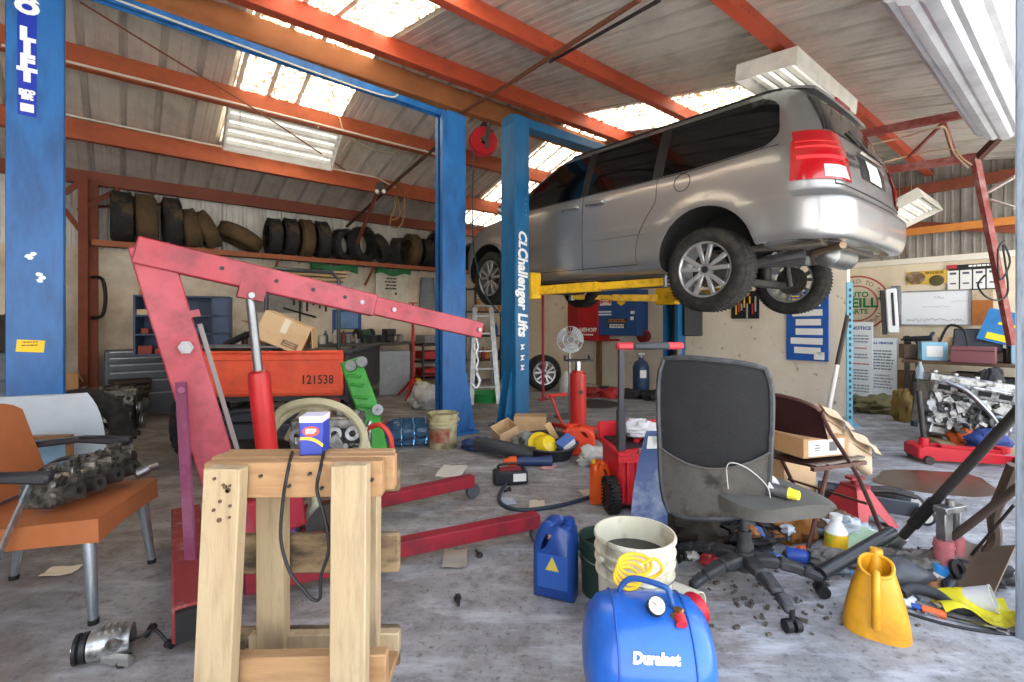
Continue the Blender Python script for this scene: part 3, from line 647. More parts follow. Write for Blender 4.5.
# ---------------- front left: vinyl armchair, cylinder head, grey chair ----------------
TAN = dirty('a05f38', .42, d='7a4426', scale=5, amt=.4, coat=.15)
fu = V((.965, .26, 0)).normalized(); ang = math.atan2(fu.y, fu.x)
ch = thing('armchair', 'tan vinyl armchair with chrome legs and an engine part on its seat', 'chair', (-1.99, 2.08, 0), ang)
# local: +x front, y left/right (left = +y = far side)
b = B(); pts = []
b.grid(lambda u, v: V((-.27+.56*u, -.26+.52*v, .405+.03*math.sin(PI*v)*math.sin(PI*u)+.015*u)), 10, 10, thick=-.095); b.obj('seat', TAN, ch, ang=50)
b = B(); b.grid(lambda u, v: V((-.15-.11*u-.03*math.sin(PI*v), -.26+.52*v, .44+.40*u-.05*(abs(2*v-1)**4)*u)), 10, 12, thick=.075); b.obj('backrest', TAN, ch, ang=50)
for sx, sy, dx, dy in ((.24, -.22, .03, -.03), (.24, .22, .03, .03), (-.22, -.22, -.06, -.02), (-.22, .22, -.06, .02)):
    b = B(); b.cyl((sx, sy, .33), (sx+dx, sy+dy, .012), .025, .016, n=14); lg = b.obj('leg', dirty('aab4bd', .25, .8, d='6d7378'), ch)
    b = B(); b.cyl((sx+dx, sy+dy, 0), (sx+dx, sy+dy, .02), .018, .019, n=12); b.obj('rubber_foot', BLACK, lg)
for sy in (-1, 1):
    b = B(); b.bar((-.36, sy*.30, .60), (-.05, sy*.305, .625), .05, .028, bev=.008); b.bar((-.06, sy*.305, .625), (.16, sy*.30, .605), .05, .03, bev=.01, w2=.055, h2=.045); b.obj('armrest', plain('25262b', .45), ch)
    b = B(); b.bar((.10, sy*.30, .60), (-.02, sy*.285, .30), .008, .035, up=(0, 1, 0)); b.obj('arm_strut', dirty('aab4bd', .25, .8, d='6d7378'), ch)
def cast_part(b, L, W, H, seed, n=26):
    r = random.Random(seed)
    b.box((0, 0, H*.45), (L, W*.8, H*.7), bev=.01)
    for k in range(n):
        x = -L/2+L*(k+.5)/n; s = 1 if k % 2 else -1
        t = r.random()
        if t < .4: b.cyl((x, s*W*.3, H*.55), (x, s*W*(.48+.1*r.random()), H*(.4+.5*r.random())), L*.02+.008*r.random(), n=8)
        elif t < .75: b.box((x, s*W*.38*r.random(), H*(.75+.15*r.random())), (L*.05, W*.3, H*.25), rot=(0, 0, r.random()), bev=.003)
        else: b.cyl((x, 0, H*.7), (x, 0, H*1.05), .012, n=8)
    return b
GREASY = dirty('7a756e', .34, .65, d='141312', scale=22, amt=.8, lo=.4, hi=.6)
c = px(78, 492, 2.05)
e = thing('cylinder_head', 'greasy black engine cylinder head lying on the tan armchair seat', 'engine part', (-1.87, 2.10, .45), math.radians(93))
b = cast_part(B(), .46, .17, .16, 3, 34); b.obj('head_casting', GREASY, e)
b = B()
for k in range(4):
    x = -.16+.105*k; b.lathe([(.014, 0), (.033, 0), (.033, .06), (.014, .06)], o=(x, -.05, .055), ax=(0, -1, .2), n=14, closed=True); b.bar((x+.05, -.08, .02), (x+.05, -.06, .13), .016, .012)
b.obj('intake_ports', dirty('4d4a47', .4, .6, d='1c1b1a', scale=20, amt=.8), e)
b = B(); b.cyl((.16, -.10, .03), (.20, -.13, .045), .026, n=14); b.cyl((.20, -.13, .045), (.235, -.15, .05), .017, n=12); b.obj('sensor_plug', STEEL, e)
b = B(); b.tube([(-.2, .06, .12), (-.05, .07, .16), (.1, .06, .14), (.2, .07, .13)], .009, k=4); b.obj('cam_rail', IRON, e)
# grey shell chair behind the armchair
e = thing('shell_chair', 'pale grey plastic chair behind the tan armchair', 'chair', (-2.54, 2.72, 0), math.radians(205))
GREYP = dirty('b4bcc4', .5, d='8a9097', scale=4)
b = B(); b.grid(lambda u, v: V((-.22+.44*u, -.2+.4*v, .44+.02*(2*u-1)**2)), 8, 8, thick=.02); b.obj('seat', GREYP, e)
b = B()
def shell(u, v):
    w = .235*(1-.25*v**4); x = (2*u-1)*w; return V((x, .20+.09*v-.05*(2*u-1)**2, .44+.38*v))
b.grid(shell, 12, 10, thick=.02); b.obj('backrest', GREYP, e, ang=50)
for sx in (-1, 1):
    for sy in (-1, 1): b = B(); b.cyl((sx*.17, sy*.15, .44), (sx*.21, sy*.2, 0), .012, n=8); b.obj('leg', CHROME, e)
e = thing('framed_panel', 'small blue panel in a wooden frame leaning on the grey plastic chair', 'panel', px(46, 462, 2.42), math.radians(10))
b = B(); b.box((0, 0, 0), (.20, .012, .24)); b.obj('panel_sheet', dirty('7da2bd', .6, d='567a94'), e)
b = B(); b.box((.105, 0, .02), (.02, .03, .22)); b.box((0, 0, .125), (.23, .03, .018)); b.obj('frame', dirty('8f6a4a', .8), e)
# ---------------- wooden stand ----------------
def wood(name, c, d, c2, st): return mat(name, c, .75, dirt=d, amt=.55, scale=7, stretch=st, col2=c2, s2=2.2, bump=.1, lo=.48, hi=.75)
WV = wood('pine_upright', 'a5906f', '6b523a', 'ae9b7c', (6, 6, .7)); WH = wood('pine_rail', 'a5835d', '785639', '9c7752', (.7, 6, 6)); WD = mat('weathered_plank', '8f7a5c', .85, dirt='2e261e', amt=.9, scale=5, stretch=(1.2, 4, 3), col2='6b5840', s2=3, lo=.42, hi=.62)
e = thing('wooden_stand', 'rough timber stand of new two by fours with dark weathered planks behind', 'stand', (-.56, 1.4, 0))
def wb(name, a, c, w, h, m, up=(0, 1, 0), bev=.003): b = B(); o = V((-.56, 1.4, 0)); b.bar(V(a)-o, V(c)-o, w, h, up, bev); return b.obj(name, m, e)
wb('front_leg', (-.725, 1.15, 0), (-.69, 1.16, .85), .088, .04, WV); wb('front_leg', (-.395, 1.16, 0), (-.392, 1.17, .855), .086, .04, WV)
wb('rear_leg', (-.668, 1.345, .26), (-.665, 1.335, .80), .075, .045, WV); wb('rear_leg', (-.405, 1.35, .26), (-.40, 1.34, .80), .06, .045, WV)
wb('top_rail', (-.76, 1.20, .808), (-.325, 1.215, .808), .036, .088, WH, (0, 0, 1)); wb('top_rail', (-.77, 1.245, .81), (-.305, 1.26, .81), .036, .088, WH, (0, 0, 1)); wb('top_rail', (-.77, 1.292, .81), (-.32, 1.305, .81), .036, .086, WH, (0, 0, 1))
wb('lower_rail', (-.74, 1.20, .325), (-.315, 1.215, .325), .036, .088, WH, (0, 0, 1)); wb('lower_rail', (-.74, 1.36, .29), (-.32, 1.37, .29), .03, .06, WV, (0, 0, 1))
wb('shelf_board', (-.76, 1.29, .262), (-.32, 1.30, .262), .16, .02, WH, (0, 0, 1))
for z0, z1 in ((.475, .59), (.205, .32), (.71, .825)): wb('weathered_plank', (-.80, 1.385, (z0+z1)/2), (-.325, 1.395, (z0+z1)/2), .022, z1-z0, WD, (0, 0, 1), .006)
for k in range(11): a = R.random()*6.3; cx = -.69+.022*math.cos(a*3)+.56; cz = .78+.05*math.sin(a*1.7); b = B(); b.cyl((cx, 1.135-1.4, cz), (cx, 1.1395-1.4, cz), .003+.003*R.random(), n=8); b.obj('nail_dent', plain('5a4632', .9), e)
o = V((-.56, 1.4, 0))
for (x, z) in ((-.62, .82), (-.55, .795), (-.50, .825), (-.47, .79), (-.345, .81)): b = B(); b.cyl(V((x, 1.19, z))-o, V((x, 1.18, z))-o, .004, n=8); b.obj('screw_head', IRON, e)
b = B(); Z = 1.17
pts = [px(292, 452, 1.26), px(288, 470, Z), px(283, 500, Z), px(281, 540, Z), px(290, 572, Z), px(304, 590, Z), px(312, 599, Z), px(320, 598, Z), px(321, 576, Z), px(329, 548, Z), px(324, 515, Z), px(317, 490, Z), px(320, 470, Z), px(324, 452, 1.25)]
b.tube([p-pts[0] for p in pts], .0042, n=7, k=5); b.one('wire_harness', BLACK, 'black wire loop hanging over the top rail of the timber stand', 'wire', pts[0])
bx = px(315, 454, 1.275); bx.z = .855
e = thing('oil_filter_box', 'small blue product carton standing on the timber stand', 'box', bx, .1)
b = B(); b.box((0, 0, .05), (.058, .066, .1), bev=.002); b.obj('carton', mat('carton_blue', '2f3f9e', .5, col2='28378c'), e)
b = B(); b.box((0, 0, .0925), (.0585, .067, .0155)); b.obj('carton_top', plain('c9c6da', .5), e)
b = B(); b.lathe([(.0, 0), (1, 0), (1, .0015)], n=24); 
for v in b.bm.verts: v.co = V((v.co.x*.021, -.0335-v.co.z, .062+v.co.y*.013))
b.obj('logo_oval', plain('d8453b', .5), e)
text('lettering', 'STP', .016, WHITE, e, (0, -.0357, .062), (PI/2, 0, 0), bold=.001)
b = B(); b.at((0, -.0336, .03), (0, .35, 0)); b.grid(lambda u, v: V((-.03+.06*u, 0, .008*math.sin(3*u)+.008*v)), 8, 1, thick=.001); b.obj('gold_swoosh', plain('e2b13a', .5), e)
# ---------------- compressor tank ----------------
TB = dirty('1f5fbd', .32, .1, d='1a3560', scale=6, amt=.45, coat=.3, col2='2a6bc9')
e = thing('air_tank', 'blue portable air tank lying in front of the dirty white bucket', 'air tank', (.40, 1.43, 0), math.radians(-4))
b = B(); L = .19; prof = [(.0, -L), (.06, -L+.004), (.12, -L+.022), (.152, -L+.05), (.163, -L+.085), (.165, -L+.1)]
b.lathe(prof+[(r, -h) for r, h in prof[::-1]], o=(0, 0, .215), ax=(1, 0, 0), n=48); b.obj('tank_shell', TB, e, ang=60)
for s in (-1, 1): b = B(); b.tube([(s*(L-.088), .1655*math.sin(a), .215+.1655*math.cos(a)) for a in [2*PI*i/40 for i in range(40)]], .003, n=6, closed=True); b.obj('weld_seam', plain('1c54a6', .4), e)
for s in (-1, 1): b = B(); b.bar((s*.12, -.13, .012), (s*.12, .13, .012), .04, .024); b.bar((s*.12, -.1, .02), (s*.12, -.07, .1), .04, .01); b.bar((s*.12, .1, .02), (s*.12, .07, .1), .04, .01); b.obj('foot', TB, e)
b = B(); b.tube([(-.075, .03, .37), (-.065, .03, .40), (-.03, .02, .425), (.045, -.02, .425), (.06, -.03, .41), (.07, -.04, .36)], .0085, n=8, k=4); b.obj('carry_handle', plain('244f8f', .4), e)
g = V((.015, -.055, .385)); ax = V((.05, -.75, .65)).normalized()
b = B(); b.cyl(g-ax*.03-V((0, 0, .02)), g, .012); b.cyl(g-ax*.006, g+ax*.016, .026, n=24); ga = b.obj('pressure_gauge', BLACK, e)
b = B(); b.cyl(g+ax*.0165, g+ax*.0175, .0225, n=24); b.obj('dial', WHITE, ga)
b = B(); b.bar(g+ax*.018, g+ax*.018+V((-.012, .004, .008)), .002, .002); b.obj('needle', RED, ga)
b = B(); b.cyl((.075, -.06, .35), (.075, -.06, .385), .012); b.cyl((.06, -.075, .37), (.09, -.045, .37), .01); b.obj('brass_valve', dirty('a8804a', .35, .8), e)
b = B(); b.cyl((.077, -.075, .372), (.077, -.098, .362), .016, n=10); b.obj('valve_knob', plain('c02a2e', .4), e)
tt = text('lettering', 'Duralast', .036, WHITE, e, (-.005, -.1455, .297), (math.radians(61), 0, 0), bold=.0022, shear=.15, ext=.003)
b = B()
for k in range(4):
    rr = random.Random(k); cx, cy = .36-.02*rr.random(), 1.52; b.tube([V((.36+.010*k+(.040+.004*k)*math.cos(a), 1.50+.008*k+.025*math.sin(a), .40+.010*k+.022*math.sin(a))) for a in [2*PI*i/22 for i in range(22)]], .0055, n=7, closed=True)
b.tube([(.40, 1.50, .39), (.45, 1.51, .40), (.47, 1.50, .43), (.45, 1.51, .455), (.41, 1.51, .44)], .0055, n=7, k=4)
hz = b.one('coil_hose', plain('e3b41f', .45), 'yellow coiled air hose on top of the blue air tank', 'hose')
# ---------------- dirty bucket, blue jug, funnel ----------------
BK = mat('bucket_plastic', 'd7d3c0', .5, dirt='4a4436', amt=.8, scale=7, stretch=(1, 1, .5), lo=.5, hi=.68, col2='c3bda4', s2=4)
def bucket(name, label, loc, m, r=.15, h=.37, fill=.26, fm=None, wire=True, rot=0):
    e = thing(name, label, 'bucket', loc, rot); b = B()
    b.lathe([(0, 0), (r*.86, 0), (r*.87, .01), (r*.93, h*.62), (r*1.0, h*.62), (r*1.0, h*.64), (r*.94, h*.65), (r*.95, h*.74), (r*1.02, h*.74), (r*1.02, h*.755), (r*.955, h*.765), (r*.965, h*.84), (r*1.03, h*.84), (r*1.03, h*.855), (r*.97, h*.865), (r*.985, h*.955), (r*1.035, h*.96), (r*1.04, h*.985), (r*1.02, h), (r*.975, h), (r*.96, h*.95), (r*.90, h*.3), (r*.84, .02), (0, .02)], n=44, cap=False)
    b.obj('pail', m, e)
    if fill: b = B(); b.cyl((0, 0, fill-.01), (0, 0, fill), r*.92, n=40); b.obj('waste_oil' if fm is None else 'contents', fm or plain('14120f', .08), e)
    if wire:
        b = B(); b.tube([(r*1.05*math.cos(a), r*1.05*math.sin(a)*.82-.03, h*.80-h*.30*math.sin(a)) if 0 else (r*1.06*math.cos(a), -r*1.06*abs(math.sin(a)), h*.80-h*.16*math.sin(a)) for a in [PI*i/16 for i in range(17)]], .0025, n=6); b.obj('bail_handle', STEEL, e)
        for s in (-1, 1): b = B(); b.cyl((s*r*.97, 0, h*.8), (s*r*1.08, 0, h*.8), .014); b.obj('handle_ear', m, e)
    return e
bucket('bucket', 'dirty white bucket of dark waste oil behind the blue air tank', (.475, 1.86, 0), BK, rot=.4, h=.388, fill=.30)
bucket('bucket', 'dark green bucket half hidden behind the dirty white oil bucket', (.40, 2.14, 0), plain('24382f', .5), r=.10, h=.25, fill=.2)
def jug(name, label, loc, rz, m, W=.17, D=.10, H=.33, lab=None, capm=None, f=1):
    """rectangular oil or antifreeze jug: shouldered body, moulded loop handle, spout and label"""
    e = thing(name, label, 'jug', loc, rz); b = B()
    P = [(-W/2, 0), (W/2, 0), (W/2, H*.62), (W*.44, H*.78), (W*.33, H*.9), (W*.18, H*.97), (-W*.02, H*.97), (-W*.08, H*.90), (-W*.2, H*.88), (-W*.22, H*.93), (-W*.42, H*.93), (-W*.44, H*.85), (-W/2, H*.72)]
    hole = [(W*.02, H*.82), (W*.16, H*.82), (W*.26, H*.70), (W*.3, H*.6), (W*.16, H*.66), (W*.04, H*.78)]; P = [(f*x, y) for x, y in P]; hole = [(f*x, y) for x, y in hole]
    b.ext(P, D, M.Translation((0, D/2, 0)) @ M.Rotation(PI/2, 4, 'X'))
    es = [x for x in b.bm.edges if abs((x.verts[0].co-x.verts[1].co).y) < 1e-6]
    bmesh.ops.bevel(b.bm, geom=es, offset=min(.022, D*.25), segments=3, affect='EDGES', profile=.5)
    body = b.obj('jug_body', m, e, ang=50)
    b = B(); b.ext(hole, D*2, M.Translation((0, D, 0)) @ M.Rotation(PI/2, 4, 'X')); cc = b.obj('hole', m, e); cut(body, cc); body.data.set_sharp_from_angle(angle=math.radians(50))
    b = B(); b.cyl((-f*W*.32, 0, H*.92), (-f*W*.32, 0, H*1.0), W*.13, n=18); b.obj('cap', capm or m, e)
    if lab: b = B(); b.box((-.0, -D/2-.001, H*.36), (W*.72, .002, H*.42)); b.obj('label_panel', lab, e)
    return e
e = jug('oil_jug', 'dark blue plastic jug on the floor left of the dirty bucket', fl(556, 594), math.radians(-22), dirty('173f86', .35, d='0e2450', scale=8, coat=.2), W=.185, D=.11, H=.345, lab=plain('27549f', .4), f=-1)
b = B(); b.at((0, -.0575, .16)); b.ext([(-.03, -.03), (.03, -.03), (.0, .03)], .001, M.Rotation(PI/2, 4, 'X')); b.obj('label_emblem', plain('c9b54a', .5), e)
e = thing('funnel', 'red funnel lying on the floor behind the blue air tank', 'funnel', (.66, 1.84, .075), (PI/2, .2, 2.2))
b = B(); b.lathe([(.008, -.09), (.012, -.03), (.06, .06), (.062, .075), (.058, .075), (.01, -.02), (.006, -.09)], n=24, closed=True); b.obj('cone', plain('b3182a', .4), e)
e = thing('paint_can', 'cream plastic tub lying behind the red funnel', 'tub', (.70, 1.97, .06), (PI/2, 0, .7)); b = B(); b.lathe([(0, -.07), (.052, -.07), (.06, .07), (.056, .07), (.05, -.06), (0, -.06)], n=24, cap=False); b.obj('tub_wall', plain('d8d2c0', .5), e)
e = thing('bottle', 'small purple blue bottle standing between bucket and red funnel', 'bottle', (.60, 1.74, 0)); b = B(); b.lathe([(0, 0), (.032, 0), (.035, .01), (.035, .13), (.015, .16), (.014, .19), (0, .19)], n=18); b.obj('bottle_body', plain('3a49b8', .35), e)
# ---------------- office chair ----------------
MESHM = mat('chair_mesh', '0e0e11', .7, dirt='26262c', amt=.6, scale=4, bump=.6, bscale=260, lo=.5, hi=.8); DUSTY = mat('dusty_upholstery', '3b3835', .85, dirt='15120f', amt=.85, scale=7, lo=.5, hi=.64, col2='57524c', s2=3.5, bump=.2); CP = dirty('2b2d31', .55, d='6b6a68', scale=12)
hub = V((1.05, 2.17, 0)); e = thing('office_chair', 'black mesh back office chair with a dusty lower panel', 'chair', hub)
BC = V((.845, 2.02, 0))-hub; bw = V((.90, -.38, 0)).normalized(); bn = V((bw.y, -bw.x, 0))  # bn points to the camera side
def back(u, v, o=0):
    hw = .205+.025*v-.03*abs(2*v-1)**6; x = (2*u-1)
    p = BC+bw*(x*hw)+bn*(.055*(1-x*x)*.6+.0-.05*v+.02*math.sin(v*PI)+o); p.z = .385+.655*v-.02*abs(x)**3*(1 if v > .5 else -1)-.05*(1-v)*(-x)*.6+.015*v*x*-1; return p
vm = .40
b = B(); b.grid(lambda u, v: back(u, (vm+.01*math.sin(u*PI)-.08*math.sin(PI*u))*(1-v)+.985*v), 16, 16, thick=-.006); b.obj('mesh_panel', MESHM, e, ang=60)
b = B(); b.grid(lambda u, v: back(u, v*(vm-.08*math.sin(PI*u)), .006), 14, 10, thick=-.03); b.obj('lumbar_panel', DUSTY, e, ang=60)
b = B(); loop = [back(0, i/14) for i in range(14)]+[back(i/10, 1) for i in range(10)]+[back(1, 1-i/14) for i in range(14)]+[back(1-i/10, 0) for i in range(10)]
b.tube(loop, .012, n=7, closed=True); b.obj('back_frame', CP, e)
b = B(); b.tube([back(i/16, vm-.08*math.sin(PI*i/16), .012) for i in range(17)], .0045, n=6); b.obj('piping', plain('4d4a48', .7), e)
b = B(); b.tube([back(.62, .33, .014), back(.66, .37, .03), back(.8, .33, .03), back(.97, .2, .03), back(1.03, .10, .03)], .0025, n=5, k=4); b.tube([back(.62, .33, .014), back(.63, .25, .02), back(.64, .2, .02)], .002, n=5); b.obj('loose_string', plain('b0aca6', .8), e)
SC = V((1.07, 2.07, 0))-hub; sf = V((.97, .24, 0)); sl = V((-.24, .97, 0))
def seat(u, v): 
    x = (2*u-1); y = (2*v-1); f = (1-.18*abs(y)**4) ; p = SC+sf*(x*.24*f)+sl*(y*.23*(1-.15*abs(x)**4)); p.z = .505-.03*max(0, x)**3-.012*(x*x+y*y); return p
b = B(); b.grid(seat, 14, 14, thick=-.055); b.obj('seat', dirty('56544f', .9, d='2c2a28', scale=8, bump=.2), e, ang=55)
b = B(); b.bar(SC+V((-.02, 0, .42)), BC+V((0, .03, .46)), .07, .02); b.bar(BC+V((0, .03, .44)), BC-bn*.03+V((0, 0, .72)), .07, .015, up=bn); b.box(SC+V((0, 0, .425)), (.2, .2, .03)); b.obj('back_bracket', CP, e)
b = B(); b.cyl((0, 0, .10), (0, 0, .26), .03, n=18); b.cyl((0, 0, .26), (0, 0, .42), .018, n=16); b.obj('gas_lift', CP, e)
b = B(); b.cyl((0, 0, .085), (0, 0, .17), .045, .038, n=20); b.obj('hub', CP, e)
for k in range(5):
    a = math.radians(-84+72*k); d = V((math.cos(a), math.sin(a), 0)); b = B(); P = [d*.03+V((0, 0, .135)), d*.14+V((0, 0, .13)), d*.24+V((0, 0, .105)), d*.315+V((0, 0, .075))]
    for i in range(3): b.bar(P[i], P[i+1], .072-.010*i, .052-.006*i, bev=.010, w2=.062-.010*i, h2=.046-.006*i)
    lg = b.obj('base_arm', CP, e); b = B(); n_ = V((-d.y, d.x, 0)); c = d*.315+V((0, 0, .027))
    for s in (-1, 1): b.cyl(c+n_*s*.008, c+n_*s*.03, .026, n=16)
    b.cyl(c+V((0, 0, .02)), c+V((0, 0, .06)), .01); b.obj('caster', BLACK, lg)
# bulbs, tape and odds lying on the seat
e = thing('paper_cup', 'crumpled white cup on the office chair seat', 'cup', (1.02, 1.99, .50), (.9, .3, .5)); b = B(); b.lathe([(0, 0), (.028, 0), (.036, .08), (.034, .08), (.026, .005), (0, .005)], n=16, cap=False); b.obj('cup_wall', WHITE, e)
e = thing('spray_can', 'small grey spray can with a yellow cap on the office chair seat', 'spray can', (1.06, 1.93, .525), (PI/2, 0, .7)); b = B(); b.cyl((0, 0, -.06), (0, 0, .05), .025, n=16); b.obj('can', STEEL, e); b = B(); b.cyl((0, 0, .05), (0, 0, .085), .022, .018, n=14); b.obj('cap', plain('dcd23f', .5), e)
# ---------------- folding chair with boxes ----------------
BRN = dirty('331a19', .35, .2, d='2a1513', scale=6, coat=.3); TUBE = dirty('5e4038', .35, .5, d='2c1c18')
A = fl(806, 560); Bp = fl(877, 537); fw = (Bp-A).normalized(); fr = V((-fw.y, fw.x, 0))   # fw: from rear feet side to the front feet side along one side
e = thing('folding_chair', 'brown metal folding chair loaded with cardboard', 'chair', (0, 0, 0))
def q(s, f, z): return A+fw*f+fr*s+V((0, 0, z))
WD_ = .46
for s in (0, WD_):
    b = B(); b.tube([q(s, .66, .01), q(s, .44, .36), q(s, .20, .62), q(s, .12, .74)], .0115, n=8, k=2); b.obj('long_leg', TUBE, e)
    b = B(); b.tube([q(s, .0, .01), q(s, .16, .40), q(s, .18, .46)], .0115, n=8); b.obj('rear_leg', TUBE, e)
    b = B(); b.bar(q(s, .05, .45), q(s, .5, .43), .02, .02); b.obj('seat_rail', TUBE, e)
b = B(); b.grid(lambda u, v: q(-.0+WD_*v, .08+.42*u, .465-.012*math.sin(PI*v)), 8, 8, thick=-.012); b.obj('seat', BRN, e)
def bk(u, v): 
    s = WD_*v; t = math.sin(PI*v)**.5; return q(s, .18-.05*u-.045*math.sin(PI*v), .59+(.13+.075*t)*u)
b = B(); b.grid(bk, 8, 14, thick=.006); b.obj('backrest', BRN, e, ang=60)
b = B(); b.tube([bk(1, i/20) for i in range(21)], .011, n=8); b.obj('top_tube', TUBE, e)
b = B(); b.bar(q(0, .52, .2), q(WD_, .52, .2), .012, .012); b.bar(q(0, .08, .2), q(WD_, .08, .2), .012, .012); b.obj('cross_bar', TUBE, e)
def carton(name, label, loc, rot, size, m=CARD, flaps=(), open_=True, tape=False, cat='box'):
    e = thing(name, label, cat, loc, rot); w, d, h = size; b = B(); t = .006
    b.box((0, 0, t/2), (w, d, t)); b.box((0, -d/2, h/2), (w, t, h)); b.box((0, d/2, h/2), (w, t, h)); b.box((-w/2, 0, h/2), (t, d, h)); b.box((w/2, 0, h/2), (t, d, h))
    if not open_: b.box((0, 0, h), (w, d, t))
    b.obj('box_walls', m, e)
    for sx, sy, a in flaps:
        b = B(); L = (d if sy else w)*.45
        if sx: b.at((sx*w/2, 0, h), (0, -sx*(a) if sx < 0 else a*1, 0)); b.box((sx*L/2, 0, 0), (L, d*.98, t))
        else: b.at((0, sy*d/2, h), (a*-sy, 0, 0)); b.box((0, sy*L/2, 0), (w*.98, L, t))
        b.obj('flap', m, e)
    if tape: b = B(); b.box((0, 0, h+.004), (w*1.002, .05, .001)); b.box((0, -d/2-.004, h*.75), (.05, .001, h*.5)); b.obj('packing_tape', plain('cfc4ae', .3), e)
    return e
c = q(.18, .28, .475)
carton('cardboard_box', 'white labelled carton lying on the brown folding chair seat', c, math.radians(15), (.3, .24, .10), CARD, open_=False); 
e = bpy.data.objects['cardboard_box']; b = B(); b.box((0, -.1235, .05), (.24, .002, .085)); b.obj('paper_label', PAPER, e); print_lines(e, -.06, .065, .05, 3, .014, plain('55585e', .7), -.125); b = B(); [b.box((.02+.006*k, -.125, .055), (.003, .001, .05)) for k in range(9)]; b.obj('barcode', BLACK, e)
BAG = dirty('bda78c', .85, d='8f7a60', scale=4, bump=.3)
def sack(label, c, xa, na, L, H, D):
    x = V(xa).normalized(); n_ = V(na); n_ = (n_-x*n_.dot(x)).normalized(); z = x.cross(-n_)
    e = thing('paper_bag', label, 'paper bag', c); e.rotation_euler = M((x, -n_, z)).transposed().to_euler()
    b = B(); b.box((0, 0, 0), (L, D, H), bev=.025, seg=3)
    for v in b.bm.verts: v.co += V((0, .012*math.sin(18*v.co.x+9*v.co.z), 0))
    b.obj('bag_body', BAG, e, ang=60)
    b = B(); b.grid(lambda u, v: V(((u-.5)*L*.96, -D*.5-.012+.012*math.sin(9*u)-.05*math.sin(v*PI*.5)*0-.03*v, H*.48-.34*H*v+.05*H*math.sin(PI*u)*-v)), 12, 6, thick=.003); b.obj('folded_flap', BAG, e, ang=60)
    b = B(); b.bar((-L*.45, -D*.52-.006, 0), (L*.4, -D*.52-.006, .01), .004, .004); b.obj('crease', dirty('8f7a60', .9), e)
sack('flattened brown paper sack on the folding chair, upper one with a folded top', px(828, 428, 2.74), (.80, .15, -.50), (.25, -.75, .6), .25, .20, .07)
sack('flattened brown paper sack on the folding chair, lower one bent over the seat edge', px(856, 452, 2.72), (.82, .1, -.52), (.2, -.8, .55), .22, .19, .06)
carton('cardboard_box', 'opened tan carton with raised flap by the block wall behind the mesh chair', (1.83, 3.3, 0), .5, (.36, .3, .36), CARD2, ((0, 1, 1.3), (1, 0, .2)))
# ---------------- yellow drain jug ----------------
YJ = dirty('d99a1c', .4, d='7a4f12', scale=7, amt=.5, coat=.2)
e = thing('oil_pitcher', 'grimy yellow oil pitcher with a wide mouth on the bare floor', 'pitcher', fl(876, 630), math.radians(-37))
def pit(u, v, o=0):
    a = 2*PI*u; z = .25*v; rx = .110-.056*v**1.5; ry = .085-.035*v; c = math.cos(a); s = math.sin(a)
    z2 = z+.05*v**5*s*.45; return V((rx*math.copysign(abs(c)**.8, c)+o*c, ry*math.copysign(abs(s)**.8, s)+o*s, z2))
b = B(); b.grid(lambda u, v: pit(u, v), 36, 16, thick=-.004); b._f([b._v(pit(i/36, 0.004)) for i in range(36)]); b.obj('pitcher_body', YJ, e, ang=60)
b = B(); b.tube([pit(i/36, 1) for i in range(36)], .007, n=7, closed=True); b.obj('rim', YJ, e)
b = B(); b.tube([(0, -.045, .24), (.0, -.072, .225), (0, -.09, .18), (0, -.095, .11), (0, -.086, .05)], .014, n=10, k=4); b.obj('handle', YJ, e)
b = B(); b.tube([(.0, .04, .15), (-.0, .06, .22), (-.0, .068, .292)], .03, n=14, k=4, r2=.022); b.obj('spout', YJ, e)
# ---------------- truck bed rear with orange tailgate ----------------
ORG = dirty('d8492c', .5, d='7c3322', scale=6, amt=.4, col2='e35a38'); PLB = dirty('26282c', .6, d='55504a', scale=10); 
tr = thing('pickup_truck', 'old pickup rear with an orange tailgate and knobbly tires', 'car', (-2.06, 4.0, 0), math.radians(6))
b = B(); b.box((0, 0, .765), (1.27, .05, .37), bev=.012); b.box((0, -.028, .905), (1.24, .02, .05), bev=.006); b.box((0, -.028, .62), (1.2, .02, .04), bev=.006); b.box((0, -.02, .95), (1.27, .06, .02), bev=.006); b.obj('tailgate', ORG, tr)
text('lettering', '121538', .105, plain('2a1f1d', .6), tr, (.43, -.028, .715), (PI/2, 0, 0), bold=.001, sx=.85)
for s in (-1, 1):
    b = B(); b.box((s*.66, .75, .72), (.06, 1.5, .42), bev=.015); b.box((s*.66, .75, .94), (.1, 1.5, .03), bev=.006); b.obj('bed_side', PLB, tr)
    b = B(); b.box((s*.5, -.01, .52), (.22, .04, .07), bev=.006); b.obj('tail_light', plain('7e2430', .25, coat=.5), tr)
b = B(); b.box((0, .75, .56), (1.3, 1.5, .04)); b.obj('bed_floor', PLB, tr)
b = B(); b.box((0, .02, .42), (1.1, .14, .11), bev=.02); b.box((0, -.05, .30), (.75, .06, .14), bev=.02); b.bar((-.4, -.03, .5), (-.4, .02, .28), .06, .04); b.bar((.4, -.03, .5), (.4, .02, .28), .06, .04); b.tube([(-.55, -.06, .38), (-.2, -.08, .47), (.2, -.08, .47), (.55, -.06, .38)], .02, k=3); b.obj('bumper', plain('30343c', .45), tr)
text('lettering', 'HOT', .06, plain('11131a', .5), tr, (.22, -.082, .30), (PI/2, 0, 0), bold=.001)
b = B(); b.bar((-.6, .35, .3), (.6, .35, .3), .09, .09, bev=.02); b.ball((0, .35, .3), (.14, .14, .13)); b.bar((-.3, 0, .42), (-.3, 1.4, .42), .06, .1); b.bar((.3, 0, .42), (.3, 1.4, .42), .06, .1); b.obj('chassis', plain('1f2126', .5), tr)
